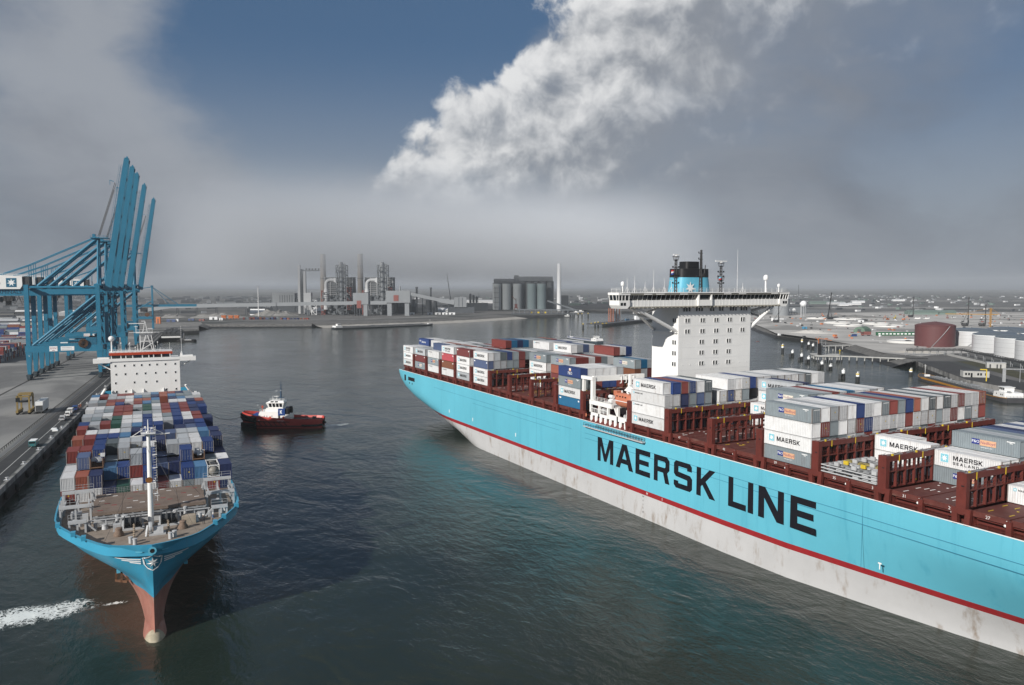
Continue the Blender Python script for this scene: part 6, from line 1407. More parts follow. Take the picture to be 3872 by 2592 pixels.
# ------------------------------------------------------------------ tug
def tug():
    e = empty('tugboat', (67.0, 335.5, 0), radians(152.3)); tag(e, 'red and white harbour tug with a blue funnel, towing line off its bow', 'tugboat')
    def P(nm, b, m, par=None, sm=False):
        o_ = b.build(nm, m, par or e)
        if sm: auto_smooth(o_, 45)
        return o_
    xs = [-17, -16.6, -15.5, -13, -9, -4, 2, 7, 10, 12.5, 14.5, 16, 16.9, 17.2]
    def hw(x): return 5.2 * (1 - (max(0, x - 4) / 13.4) ** 2.6) ** .5 * (1 - (max(0, -x - 13.5) / 4.2) ** 3) if x < 17.3 else .1
    def sheer(x): return 3.0 + .0045 * max(0, x + 6) ** 2 * 1.0 if x > -6 else 3.0 - .05 * 0
    for nm, lv, m_ in (('lower_hull', ((-1.5, .8), (0, .95), (1.0, .985)), M_tugred), ('hull', ((1.0, .985), (2.0, 1.0), (9, .99)), M_tugred), ):
        b = MB()
        for s in (-1, 1):
            rs = [[(x * (1 - .02 * (9 - min(z, 9)) / 9 * (1 if x > 0 else .6)), s * max(.05, hw(x) * k), sheer(x) if z == 9 else z) for x in xs] for z, k in lv]
            b.grid(rs if s > 0 else rs[::-1])
        P(nm, b, m_, sm=True)
    b = MB()                                                   # bulwark, wet deck
    for s in (-1, 1):
        o1 = [(x, s * hw(x), sheer(x)) for x in xs]; o2 = [(x * .995, s * max(.02, hw(x) - .1), sheer(x) + (1.15 if x > -6 else .95)) for x in xs]; o3 = [(x * .97, s * max(.01, hw(x) - .4), sheer(x)) for x in xs]
        b.grid([o1, o2] if s > 0 else [o2, o1]); b.grid([o2, o3] if s > 0 else [o3, o2])
    P('bulwark', b, M_tugred, sm=False)
    b = MB(); b.grid([[(x, hw(x) - .2, sheer(x) - .05), (x, -hw(x) + .2, sheer(x) - .05)] for x in xs]); P('deck', b, paint('tug_deck', (.05, .025, .02), .8, .3, 1))
    b = MB()                                                   # fendering: rail belt, bow roll, diagonal side bars
    for s in (-1, 1):
        for a, c in zip(xs[:-1], xs[1:]): b.tube((a, s * (hw(a) + .1), 1.05), (c, s * (hw(c) + .1), 1.05), .2, 6)
        for a, c in zip(xs[:-1], xs[1:]):
            if a >= -4: b.tube((a, s * (hw(a) + .1), 2.75 + .02 * max(0, a)), (c, s * (hw(c) + .1), 2.75 + .02 * max(0, c)), .17, 6)
            if a >= 9: b.tube((a, s * (hw(a) + .25), sheer(a) - .05), (c, s * (hw(c) + .25), sheer(c) - .05), .62, 8); b.tube((a, s * (hw(a) + .1), sheer(a) - 1.2), (c, s * (hw(c) + .1), sheer(c) - 1.2), .7, 8); b.tube((a, s * hw(a), 1.5), (c, s * hw(c), 1.5), .6, 8); b.tube((a, s * hw(a) * .95, .6), (c, s * hw(c) * .95, .6), .7, 8)
            if a < -12: b.tube((a, s * (hw(a) + .15), 1.3), (c, s * (hw(c) + .15), 1.3), .45, 8)
        for i in range(7): x = 11 - i * 2.1; b.beam((x, s * (hw(x) + .14), 2.75), (x - 1.3, s * (hw(x - 1.3) + .14), 1.1), .26, .2)
    P('fender', b, M_fender)
    b = MB(); b.prism([(10.4, 3.2, 3.3), (1.4, 3.2, 3.1), (1.4, 3.2, 6.8), (9.0, 3.2, 6.8), (9.4, 3.2, 5.8)], (0, -6.4, 0)); b.box(-3.4, .4, -3.4, 3.4, 3.0, 5.6); dh = P('deck_house', b, M_white)
    b = MB(); b.prism([(7.2, 2.6, 6.81), (-.6, 2.6, 6.81), (-.6, 2.6, 8.2), (6.4, 2.6, 8.2)], (0, -5.2, 0)); P('bridge_base', b, M_white, dh)
    b = MB(); b.add([(5.6, 2.0, 8.2), (-.2, 2.0, 8.2), (-.2, -2.0, 8.2), (5.6, -2.0, 8.2), (6.6, 2.7, 10.4), (-1.0, 2.7, 10.4), (-1.0, -2.7, 10.4), (6.6, -2.7, 10.4), (5.0, 2.0, 11.2), (-.6, 2.0, 11.2), (-.6, -2.0, 11.2), (5.0, -2.0, 11.2)],
              [(0, 1, 5, 4), (1, 2, 6, 5), (2, 3, 7, 6), (3, 0, 4, 7), (4, 5, 9, 8), (5, 6, 10, 9), (6, 7, 11, 10), (7, 4, 8, 11), (8, 9, 10, 11)]); wh = P('wheelhouse', b, M_white)
    def pane(p, ex, ey, nm='pane'):
        b = MB(); p = Vector(p); ex = Vector(ex); ey = Vector(ey); n_ = ex.cross(ey).normalized() * .03
        if n_.dot(p - V(2.8, 0, 9)) < 0: n_ = -n_
        b.quad(p + n_, p + ex + n_, p + ex + ey + n_, p + ey + n_); P(nm, b, M_glass, wh)
    for s in (-1, 1):
        for x in (4.2, 2.7, 1.3, -.1): pane((x, s * 2.12, 8.55), (1.05, 0, 0), (.13 if x > 2 else 0, s * .52, 1.6))
        for x in (3.4, 1.6): pane((x, s * 2.55, 10.55), (1.3, 0, 0), (-.1, s * -.42, .48))
    for y in (-1.7, -.4, .9): pane((5.75, y, 8.55), (0, .95, 0), (.74, 0, 1.6)); pane((-.28, y, 8.55), (0, .95, 0), (-.58, 0, 1.6)); pane((6.35, y, 10.55), (0, .9, 0), (-1.1, 0, .55))
    b = MB(); b.tube((.9, 0, 11.0), (.9, 0, 16.5), .38, 8, .22); b.tube((.9, 0, 16.5), (.9, 0, 19.5), .16, 6, .08); b.box(-.4, 2.2, -.9, .9, 12.2, 12.3); b.beam((2.6, 0, 14.6), (.9, 0, 14.5), .15); b.beam((.9, -1, 17.4), (.9, 1, 17.4), .12); b.beam((.9, 0, 17.2), (-.6, 0, 18.2), .1); b.beam((.9, 0, 16), (-.2, .2, 15.8), .1); P('mast', b, paint('mast_blue', (.015, .05, .10), .5, .1, 1))
    b = MB(); b.box(2.0, 3.9, -.12, .12, 12.7, 12.9); b.box(2.4, 3.2, -.08, .08, 15.0, 15.15); P('radar_scanner', b, M_white2)
    b = MB(); rails(b, [(5, 2, 11.2), (-.6, 2, 11.2), (-.6, -2, 11.2)], 1.0, .05, 1.2, bars=2); rails(b, [(9, 3.1, 6.8), (7.4, 3.1, 6.8)], 1.0, .05, .8, bars=2); b.tube((4, 1.2, 11.2), (4, 1.2, 13.2), .08, 5); b.tube((3, -1.2, 11.2), (3, -1.2, 13), .08, 5); P('rail', b, M_white2)
    for s in (-1, 1):
        b = MB(); b.box(-1.6, 1.25, s * 2.6 - .9, s * 2.6 + .9, 5.2, 8.0); fo = P('funnel', b, M_navy); w_, pl = GL['K']; b = MB()
        for p in pl: b.prism([(.45 - a * 1.0 if s > 0 else -.75 + a * 1.0, s * 3.505, 5.95 + c * 1.5) for a, c in p], (0, s * .02, 0))
        P('funnel_letter', b, M_sqwhite, fo)
        b = MB(); b.tube((-2.5, s * 2.3, 5.6), (-2.5, s * 2.3, 7.9), .85, 12); b.lathe([(.85, 0), (.6, .35), (.3, .4)], 12, (-2.5, s * 2.3, 7.9)); P('exhaust', b, M_black, sm=True)
        for x in (7.8, 4.7, -.9):
            b = MB(); b.lathe([(.24, 0), (.42, 0), (.42, .12), (.24, .12)], 12); lb_ = b.build('lifebuoy', M_orred, e, (x, s * (3.22 if x > 1 else 3.42), 4.4)); lb_.rotation_euler[0] = pi / 2
        for x in (7.0, 5.9, 3.8): b = MB(); b.box(x, x + .3, s * 3.2 - .03, s * 3.2 + .03, 4.6, 5.1); P('porthole', b, M_glass, dh)
    b = MB(); b.tube((11.4, -1.4, 4.5), (11.4, 1.4, 4.5), .8, 14); b.tube((11.4, -1.45, 4.5), (11.4, -1.25, 4.5), 1.3, 16); b.tube((11.4, 1.25, 4.5), (11.4, 1.45, 4.5), 1.3, 16); P('towing_winch', b, M_navy, sm=True)
    b = MB(); b.tube((8.2, 1.9, 6.8), (8.2, 1.9, 8.3), .15, 6); b.cb(8.2, 1.9, 8.3, .7, .5, .8); b.cb(14.2, 0, 3.6, .5, .5, 1.4); P('fire_monitor', b, M_orred)
    b = MB(); rails(b, [(-4, 4.7, 3.7), (-14, 4.5, 3.7)], .9, .06, 1.6, bars=1); b.box(-14.5, -4.5, 3.6, 4.6, 3.0, 3.9); b.cb(-12.6, -1.5, 3, 1.4, 1.4, 1.0); b.cb(-10, 1, 3, 1.2, 2, .8); P('deck_gear', b, M_dgrey)
    b = MB(); put_text(b, 'SD SEAL', 1.0, (7.4, 4.95, 3.25), (-1, -.012, 0), (0, .05, 1)); put_text(b, 'multratug.nl', .62, (-.2, 5.22, 3.3), (-1, 0, 0), (0, 0, 1)); P('hull_lettering', b, M_sqwhite)
    return e
tug()
def towline():
    p0 = V(67, 335.5, 0) + Matrix.Rotation(radians(152.3), 3, 'Z') @ V(16.8, 0, 4.9); p1 = V(*L2W(16.0, 150, 18.0)); b = MB(); pts = []
    for i in range(13): t = i / 12; q = p0.lerp(p1, t); q.z -= 3.2 * 4 * t * (1 - t); pts.append(q)
    b.path(pts, .09, 5); tag(b.build('tow_line', M_black), 'dark tow line sagging from the tug to the smaller ship', 'rope')
towline()

# ------------------------------------------------------------------ inland tankers
def tanker(bow, stern, W, hull, label, house=M_white2, deck=M_dgrey, freeb=1.8, band=None):
    a = Vector(bow); c = Vector(stern); L_ = (a - c).length; d = (a - c) / L_; e = empty('tanker_barge', (c.x, c.y, 0), atan2(d.y, d.x)); tag(e, label, 'barge'); hw_ = W / 2
    xs = [0, .6, 2, 5, 10, L_ * .5, L_ - 12, L_ - 7, L_ - 4, L_ - 2, L_ - .8, L_]
    def f(x): return hw_ * (1 - max(0, 1 - x / 4) ** 2 * .25) * (1 - (max(0, x - (L_ - 12)) / 12.3) ** 2.4)
    def sh(x): return freeb + 1.5 * (max(0, x - (L_ - 18)) / 18) ** 2 + .7 * max(0, 1 - x / 14)
    b = MB()
    for s in (-1, 1):
        rs = [[(x, s * f(x) * k, z if z < 9 else sh(x)) for x in xs] for z, k in ((-1, .9), (0, .96), (9, 1))]; b.grid(rs if s > 0 else rs[::-1])
    b.grid([[(0, -f(0) * .9, -1), (0, f(0) * .9, -1)], [(0, -f(0), sh(0)), (0, f(0), sh(0))]]); b.build('hull', hull, e)
    b = MB(); b.grid([[(x, f(x), sh(x)), (x, -f(x), sh(x))] for x in xs]); b.build('deck', deck, e)
    b = MB()
    for s in (-1, 1):
        for p, q in zip(xs[:-1], xs[1:]): b.beam((p, s * f(p), sh(p)), (q, s * f(q), sh(q)), .25, .3)
    b.build('gunwale', band or M_white2, e)
    b = MB(); b.box(14, L_ - 16, -hw_ * .7, hw_ * .7, freeb, freeb + 1.1); b.build('trunk', deck, e)
    r = random.Random(int(L_ * 10)); b = MB()
    for x in range(16, int(L_ - 18), 3): b.tube((x, -hw_ * .6, freeb + 1.3), (x, hw_ * .6, freeb + 1.3), .14, 5); b.cb(x + 1.4, r.uniform(-2, 2), freeb + 1.1, .9, .9, r.uniform(.5, 1.4))
    for y in (-hw_ * .25, 0, hw_ * .3): b.tube((15, y, freeb + 1.7), (L_ - 17, y, freeb + 1.7), .18, 5)
    b.box(L_ * .35, L_ * .35 + 8, -1.3, 1.3, freeb + 1.9, freeb + 2.4); b.build('pipework', M_steel, e)
    b = MB(); b.tube((L_ - 5, 0, 3), (L_ - 5, 0, 9.5), .12, 5); b.beam((L_ - 5, -1, 8.6), (L_ - 5, 1, 8.6), .1); b.cb(L_ - 8, 0, sh(L_ - 8), 1.4, 3, 1.2); b.build('bow_mast', M_white2, e)
    b = MB(); b.prism([(1.5, hw_ * .82, freeb + .5), (12.5, hw_ * .82, freeb + .3), (12.0, hw_ * .8, freeb + 2.9), (2.2, hw_ * .8, freeb + 2.9)], (0, -hw_ * 1.64, 0)); ho = b.build('deck_house', house, e)
    b = MB(); b.box(6.2, 11.2, -2.4, 2.4, freeb + 2.9, freeb + 5.2); b.box(5.8, 11.6, -2.8, 2.8, freeb + 5.2, freeb + 5.45); b.build('wheelhouse', house, e)
    b = MB(); b.box(6.15, 11.25, -2.43, 2.43, freeb + 3.9, freeb + 4.9); b.build('wheelhouse_window', M_glass, e); b = MB()
    for x in (6.15, 7.8, 9.5, 11.2): b.box(x - .1, x + .1, -2.46, 2.46, freeb + 3.85, freeb + 4.95)
    b.build('mullion', house, e)
    for s in (-1, 1):
        for x in (3.5, 5.0, 9.0): b = MB(); b.box(x, x + .6, s * hw_ * .82 - .05, s * hw_ * .82 + .05, freeb + 1.6, freeb + 2.2); b.build('porthole', M_glass, ho)
    b = MB(); rails(b, [(.4, f(.4) - .2, sh(0)), (.4, -f(.4) + .2, sh(0))], 1, .05, 1.6, bars=2); b.cb(3.2, 1.6, freeb + 2.9, 2.2, 1.2, .8); b.build('stern_gear', M_steel, e)
    return e
tanker((446.7, 1112), (283, 1072), 11.4, paint('barge_black', (.02, .025, .03), .6, .2, .3), 'long dark tanker barge moored off the sandy far shore')
tanker((466, 752), (457.5, 676), 10.5, paint('barge_slate', (.04, .055, .07), .6, .2, .3), 'grey tanker barge under way behind the big ship stern, white house aft', deck=paint('barge_deck', (.16, .18, .25), .7, .3, .5))
tanker((466, 322), (409.5, 231), 11.4, paint('barge_grey', (.05, .05, .055), .6, .2, .3), 'tanker barge with an ochre side band moored at the right-hand concrete quay', band=paint('barge_ochre', (.36, .17, .02), .6, .2, .5))
b = MB(); 
def ochre_band():
    a = V(466, 322, 0); c = V(409.5, 231, 0); d = (a - c).normalized(); n_ = V(-d.y, d.x, 0); b = MB(); p = c + d * 20 + n_ * 5.72; q = a - d * 13 + n_ * 5.72
    b.beam(p + V(0, 0, 1.55), q + V(0, 0, 1.9), .12, 1.1); o_ = b.build('side_band', bpy.data.materials['barge_ochre']); par = [k for k in COL.objects if k.name.startswith('tanker_barge')][-1]; o_.parent = par; o_.matrix_parent_inverse = (Matrix.Translation(par.location) @ par.rotation_euler.to_matrix().to_4x4()).inverted()
ochre_band()
def workboats():
    # dark cargo lighter with a stacked deck load, and a small black workboat beyond it
    e = empty('cargo_lighter', (72, 968, 0), RQ); tag(e, 'dark lighter stacked with frames moored by the far end of the quay', 'barge')
    b = MB(); b.prism([(-10, -46, -1), (10, -46, -1), (10.5, -48, 3.5), (-10.5, -48, 3.5)], (0, 100, 0)); b.build('hull', M_black, e); b = MB(); b.box(-9.5, 9.5, -47.6, -46, 3.5, 5.2); b.build('bow_rail', M_white2, e)
    r = random.Random(2)
    for k in range(9): b = MB(); b.box(-9, 9, -42 + k * 10, -34 + k * 10, 3.5, 7.0); [b.cb(-7 + q * 4.6, -38 + k * 10, 7.0, 3.6, 7, r.uniform(1.0, 2.6)) for q in range(4)]; b.build('deck_load', M_dgrey, e)
    e = empty('workboat', (80, 905, 0), radians(-20)); tag(e, 'small black workboat with a white rail off the far end of the quay', 'boat')
    b = MB(); b.prism([(-9, -2.6, -.5), (8, -2.4, -.5), (10.5, 0, 2.6), (8, 2.4, 2.2), (-9, 2.6, 1.8)][:3] + [(10, 0, 1.5), (-9, -2.6, 1.6)], (0, .5, 0)); b.box(-9, 8.5, -2.5, 2.5, -.5, 1.7); b.prism([(8.5, -2.5, -.5), (8.5, 2.5, -.5), (11, 0, -.5)], (0, 0, 2.4)); b.build('hull', M_black, e); b = MB(); b.box(-6, -1, -1.8, 1.8, 1.7, 4.0); b.build('cabin', M_dgrey, e); b = MB(); b.tube((-2, 0, 4), (-2, 0, 9), .1, 5); b.box(-1, 6, -2.3, 2.3, 1.7, 2.1); b.build('mast', M_white2, e)
workboats()

# ------------------------------------------------------------------ jetties and mooring dolphins
M_pile = paint('wet_pile', (.02, .022, .023), .7, .3, .6); M_conc2 = paint('jetty_concrete', (.40, .40, .385), .8, .15, .3, dirt=(.15, .14, .13), dirt_amt=.6, streak=.5)
def dolphin(x, y, h, k, label):
    e = empty('mooring_dolphin', (x, y, 0)); tag(e, label, 'dolphin', 'mooring dolphins'); r = 1.25
    b = MB(); b.lathe([(r, -2), (r, h * .52), (r * .9, h * .55)], 12); b.build('pile', M_pile, e)
    b = MB(); b.lathe([(r * .82, h * .55), (r * .82, h * .86), (r * .7, h * .9)], 12); auto_smooth(b.build('cap', M_sqwhite if k else M_dgrey, e), 40)
    b = MB(); b.lathe([(r * .86, h * .74), (r * .88, h * .75), (r * .88, h * .87), (r * .86, h * .88)], 12); b.build('band', M_yellow if k != 2 else M_sqwhite, e)
    if k == 2: b = MB(); b.box(-3.4, -.8, -1.2, 1.2, h * .42, h * .46); b.box(-3.3, -3.0, -1, 1, -1, h * .45); rails(b, [(-3.4, -1.2, h * .46), (-.8, -1.2, h * .46)], 1.0, .06, 1.0, bars=2); b.build('landing', M_dgrey, e)
    b = MB(); rails(b, [(-r * .6, -r * .6, h * .88), (r * .6, -r * .6, h * .88), (r * .6, r * .6, h * .88)], 1.0, .06, .9, bars=2); b.cb(.2, .2, h * .9, .4, .4, .9); b.build('rail', M_white2, e)
DLP = [(538.6, 506.7, 7.8, 1), (616.1, 554.8, 7, 1), (604.2, 535.8, 5.4, 2), (590.9, 518.9, 5.6, 2), (511.2, 470, 6.1, 2), (493.5, 444.3, 5.9, 2), (482.4, 427.5, 5.4, 2), (459.9, 395.4, 5.3, 2), (457.6, 385.8, 3.9, 2), (419.5, 343.7, 6.3, 2), (413.5, 328.2, 6.1, 1), (474, 335.2, 4.6, 1)]
DN = ['lone yellow-banded white dolphin farthest left of the right-hand jetty', 'tall yellow-topped dolphin beyond the jetty head', 'white dolphin just behind the yellow-topped one beyond the jetty', 'white dolphin closest to the jetty service tower', 'white dolphin with a landing stage, far end of the line', 'white dolphin with a landing stage, second in the line', 'white dolphin with a landing stage against the jetty head', 'white dolphin half hidden by the jetty trestle', 'low white dolphin beside the half hidden one',
      'white dolphin with a landing stage above the white container roofs', 'squat concrete dolphin with a yellow band, closest to the big ship', 'slim yellow-topped pile beside the ochre barge']
for (x, y, h, k), lab in zip(DLP, DN): dolphin(x, y, h, k, lab)
for i, (x, y, h) in enumerate(((592.3, 917.2, 8.8), (633.5, 949.3, 8.3), (650, 966, 8.0), (819.2, 1251.3, 9.7), (824.6, 1281.2, 8), (818.1, 1284.6, 7.6), (821.7, 1305.2, 8.1), (820.6, 1317.2, 7.8))):
    dolphin(x, y, h, 0, ['dark dolphin with a yellow band standing alone left of the orange-tower pier', 'dark dolphin between the lone one and the pier end', 'dark dolphin touching the pier end', 'tallest dark pile in the distant row before the silos', 'dark pile, second of the distant row', 'dark pile, third of the distant row', 'dark pile, fourth of the distant row', 'dark pile at the left end of the distant row'][i])
def jetty():
    e = empty('jetty', (510, 436, 0)); tag(e, 'white concrete oil jetty with a piled head and trestle to the right shore', 'jetty'); o0 = V(510, 436, 0)
    def pr(pts, z, t, nm): b = MB(); b.prism([(p[0] - o0.x, p[1] - o0.y, z) for p in pts], (0, 0, t)); b.build(nm, M_conc2, e)
    pr([(494, 431.5), (509, 420.5), (524, 433), (508, 449)], 4.2, .9, 'head_deck'); pr([(510.5, 421.5), (543.5, 371), (547.5, 374), (515, 424.5)], 4.3, .7, 'trestle_deck')
    def pile(x, y, z=4.3, r=.42):
        b = MB(); b.tube((x - o0.x, y - o0.y, -2), (x - o0.x, y - o0.y, 1.6), r * 1.02, 8, m=1); b.tube((x - o0.x, y - o0.y, 1.6), (x - o0.x, y - o0.y, z), r, 8); b.build('pile', [M_conc2, M_pile], e)
    for i in range(11):
        t = i / 10; x = 512 + 30 * t; y = 421.5 - 46 * t; pile(x, y); pile(x + 3.2, y + 2.4); b = MB(); b.beam((x - o0.x - .6, y - o0.y - .5, 4.0), (x + 3.8 - o0.x, y + 2.9 - o0.y, 4.0), 1.0, .6); b.build('pile_cap', M_conc2, e)
    for x, y in ((496, 432), (500, 429), (504, 426), (508, 422.5), (499, 437), (503, 441), (512, 426), (516, 429), (520, 432), (507, 446), (511, 434)): pile(x, y); pile(x + 1.3, y - 1.0)
    b = MB(); b.beam((2, -12, 5.3), (38, -62, 5.3), .5, .5); b.beam((3, -11.4, 5.3), (39, -61.4, 5.3), .4, .4); rails(b, [(0.5, -14.5, 5), (33.3, -64.5, 5)], 1.1, .05, 3, bars=2); b.build('pipeline', M_dgrey, e)
    b = MB()
    for i in (-2.2, 2.2):
        for j in (-2, 2): b.beam((-5 + i, -1 + j, 5.1), (-5 + i, -1 + j, 16.5), .3)
    for z in (7.5, 10, 12.5, 15, 16.4): b.box(-7.3, -2.7, -3.2, 1.2, z, z + .15)
    for k in range(4): b.beam((-7.2, -3, 5.1 + k * 2.6), (-2.8, -3, 7.7 + k * 2.6), .2)
    b.build('service_tower', M_steel, e)
    b = MB(); b.tube((-8.5, -1, 5), (-8.5, -1, 18.6), .3, 6); b.beam((-8.5, -1, 18.2), (-2, -8, 16.6), .35); b.beam((-8.5, -1, 16.5), (-8.7, 2, 18.6), .3); b.build('loading_arm', paint('arm_orange', (.40, .12, .03), .6, .2, 1), e)
    b = MB(); b.box(-9.5, -8.2, -3, -1, 5.1, 14); b.tube((-9, -4, 5), (-9.4, -4.4, 13), .35, 6); b.build('hose_rack', M_black, e)
    b = MB(); b.tube((10, -6, 5), (10, -6, 8.6), .2, 6); b.box(9, 11, -6.1, -5.9, 7.6, 8.6); b.build('sign', M_yellow, e)
    e2 = empty('jetty', (610, 498, 0)); tag(e2, 'short concrete trestle behind the jetty service tower', 'jetty'); b = MB(); b.prism([(-26, 1, 4.3), (-25, 4.5, 4.3), (26, -1.5, 4.3), (25, -5, 4.3)], (0, 0, .8)); b.build('deck', M_conc2, e2)
    for i in range(6):
        for j in (1.4, -1.6): b = MB(); b.tube((-22 + i * 8, 2 - i * .9 + j, -2), (-22 + i * 8, 2 - i * .9 + j, 4.3), .4, 8); b.build('pile', M_conc2, e2)
jetty()
def pier():
    e = empty('pier', (700, 985, 0)); tag(e, 'long dark timber-faced pier carrying the orange tower and loading arms', 'pier'); o0 = V(700, 985, 0)
    P_ = [(649, 953), (900, 1110), (885, 1134), (640, 982)]; b = MB(); b.prism([(p[0] - o0.x, p[1] - o0.y, 2.6) for p in P_], (0, 0, 1.5)); b.build('deck', M_dgrey, e)
    for i in range(70):
        t = i / 69; b = MB(); x = 649 + 251 * t - o0.x; y = 953 + 157 * t - o0.y; b.cb(x, y - .5, -2, 1.1, 1.1, 5.6); b.build('fender_pile', M_pile, e)
    b = MB()
    for p, q in (((705, 1012), 21),):
        x = p[0] - o0.x; y = p[1] - o0.y
        for i in (-2.6, 2.6):
            for j in (-2.6, 2.6): b.beam((x + i, y + j, 4.1), (x + i, y + j, 4 + q), .8)
        for k in range(7): z = 4.5 + k * 3.2; b.box(x - 2.8, x + 2.8, y - 2.8, y + 2.8, z, z + .35); b.beam((x - 2.6, y - 2.7, z), (x + 2.6, y - 2.7, z + 3.2), .35)
    b.build('lattice_tower', paint('tower_orange', (.42, .16, .09), .7, .2, .5), e)
    for i in range(5): x = 716 + i * 3.2 - o0.x; y = 1016 + i * 2 - o0.y; b = MB(); b.beam((x, y, 4.1), (x + .6, y, 27 - i), .8); b.beam((x + .6, y, 27 - i), (x - 3 + i, y - 2, 12), .5); b.beam((x - 3 + i, y - 2, 12), (x + 1, y - 2, 7), .45); b.build('loading_arm', [M_ltgrey, bpy.data.materials['tower_orange']][i % 3 == 1], e)
    b = MB(); b.cb(789 - o0.x, 1058 - o0.y, 4.1, 7, 5, 6.2); b.build('control_hut', M_sqwhite, e); b = MB(); b.cb(752 - o0.x, 1034 - o0.y, 4.1, 6, 4, 3); b.build('pump_shed', paint('shed_blue', (.10, .22, .35), .6, .1, .5), e)
    b = MB(); b.tube((735 - o0.x, 1028 - o0.y, 4), (735 - o0.x, 1028 - o0.y, 26), .35, 6); b.cb(735 - o0.x, 1028 - o0.y, 25.5, 3, 1, 1); b.build('flood_mast', M_steel, e); b = MB(); b.tube((655 - o0.x, 962 - o0.y, 4), (880 - o0.x, 1103 - o0.y, 4.6), .5, 6); b.build('pipeline', M_ltgrey, e)
    for (x, y) in ((652, 957), (662, 962), (644, 975)): b = MB(); b.cb(x - o0.x, y - o0.y, 4.1, 1.6, 1.6, 1.2); b.build('marker', M_yellow, e)
pier()
# ------------------------------------------------------------------ far shore: power station, silos
RV = radians(-25)
F_grey = paint('clad_grey', (.23, .245, .26), .7, .08, .04); F_lt = paint('clad_light', (.46, .47, .48), .7, .08, .04); F_dk = paint('clad_dark', (.06, .068, .078), .7, .15, .05); F_mid = paint('clad_mid', (.12, .132, .145), .7, .12, .05)
F_red = paint('lattice_red', (.22, .07, .06), .7, .1, .1); F_wht = paint('tent_white', (.72, .73, .74), .6, .05, .1); F_silo = paint('silo_concrete', (.44, .47, .48), .8, .08, .03, dirt=(.25, .27, .28), dirt_amt=.7, streak=.12)
F_silo2 = paint('silo_green', (.27, .34, .35), .8, .08, .03, dirt=(.17, .20, .21), dirt_amt=.6, streak=.12); F_chim = paint('chimney_buff', (.36, .33, .30), .8, .1, .03)
def site(nm, x, y, label, cat, rz=RV, z=GZ): e = empty(nm, (x, y, z), rz); tag(e, label, cat); return e
def bx(e, nm, m, x0, x1, y0, y1, z0, z1): return MB().box(x0, x1, y0, y1, z0, z1).build(nm, m, e)
def cy(e, nm, m, x, y, z0, z1, r, r2=None, n=20): return auto_smooth(MB().tube((x, y, z0), (x, y, z1), r, n, r2, caps=True).build(nm, m, e), 40)
def lattice(b, x, y, w_, z0, z1, st, t=.5):
    for i in (-1, 1):
        for j in (-1, 1): b.beam((x + i * w_ / 2, y + j * w_ / 2, z0), (x + i * w_ / 2, y + j * w_ / 2, z1), t * 1.3)
    k = int((z1 - z0) / st)
    for q in range(k + 1):
        z = z0 + q * (z1 - z0) / k
        for j in (-1, 1): b.beam((x - w_ / 2, y + j * w_ / 2, z), (x + w_ / 2, y + j * w_ / 2, z), t); b.beam((x + j * w_ / 2, y - w_ / 2, z), (x + j * w_ / 2, y + w_ / 2, z), t)
        if q < k:
            z2 = z + (z1 - z0) / k; s_ = 1 if q % 2 else -1
            for j in (-1, 1): b.beam((x - s_ * w_ / 2, y + j * w_ / 2, z), (x + s_ * w_ / 2, y + j * w_ / 2, z2), t)
            b.beam((x - w_ / 2, y - s_ * w_ / 2, z), (x - w_ / 2, y + s_ * w_ / 2, z2), t)
def boiler_unit(x, y, label):
    e = site('power_unit', x, y, label, 'power plant')
    bx(e, 'boiler_house', F_mid, -30, 26, 30, 62, 0, 72)
    for k in range(9): bx(e, 'gallery', F_lt, -30, 26, 28, 30, 38 + k * 4.0, 38.8 + k * 4.0)
    b = MB()
    for q in (-29, -18, -6, 6, 16, 25): b.box(q - .5, q + .5, 28.2, 29.4, 34, 72)
    b.build('gallery_post', F_lt, e)
    b = MB(); lattice(b, 10, -4, 19, 0, 94, 9.4, .9); b.build('lattice_tower', F_mid, e)
    cy(e, 'flue', F_grey, 8, -4, 20, 100, 4.2); cy(e, 'flue', F_grey, 14.5, -2, 20, 97, 2.2)
    cy(e, 'absorber', F_lt, -21, 0, 10, 42, 5.0)
    for k in range(7): MB().lathe([(5.0, 0), (5.6, .2), (5.6, .8), (5.0, 1)], 18, (-21, 0, 18 + k * 4)).build('stiffener_ring', F_dk, e)
    cy(e, 'absorber_cone', F_lt, -21, 0, 42, 50, 5.0, 3.4); cy(e, 'duct_riser', F_lt, -21, 0, 50, 58, 3.4)
    b = MB(); pts = []
    for k in range(8): a = k / 7 * pi / 2; pts.append((-21 + 8 * (1 - cos(a)), 0, 58 + 8 * sin(a)))
    b.path(pts + [(-4, 0, 66)], 3.4, 14); b.prism([(-6, -3, 63), (-6, 3, 63), (-6, 3, 69), (-6, -3, 69)], (.1, 0, 0)); b.add([(-6, -3.2, 62.8), (-6, 3.2, 62.8), (-6, 3.2, 69.2), (-6, -3.2, 69.2), (1, -5, 59), (1, 5, 59), (1, 5, 71), (1, -5, 71)], [(0, 1, 5, 4), (1, 2, 6, 5), (2, 3, 7, 6), (3, 0, 4, 7)]); auto_smooth(b.build('flue_duct', F_lt, e), 40)
    b = MB(); lattice(b, -27, 2, 6, 0, 46, 6, .7); lattice(b, 22, 2, 7, 10, 52, 7, .7); b.build('red_lattice', F_red, e)
    bx(e, 'hopper_house', F_mid, -14, 6, 6, 24, 0, 34); bx(e, 'machine_hall', F_dk, -32, 30, 24, 64, 0, 36); b = MB(); r = random.Random(int(x))
    for k in range(40): p = V(r.uniform(-30, 28), r.uniform(-8, 4), r.uniform(2, 40)); b.cb(p.x, p.y, p.z, r.uniform(1, 6), r.uniform(1, 4), r.uniform(.6, 5))
    b.build('plant_equipment', F_mid, e)
    return e
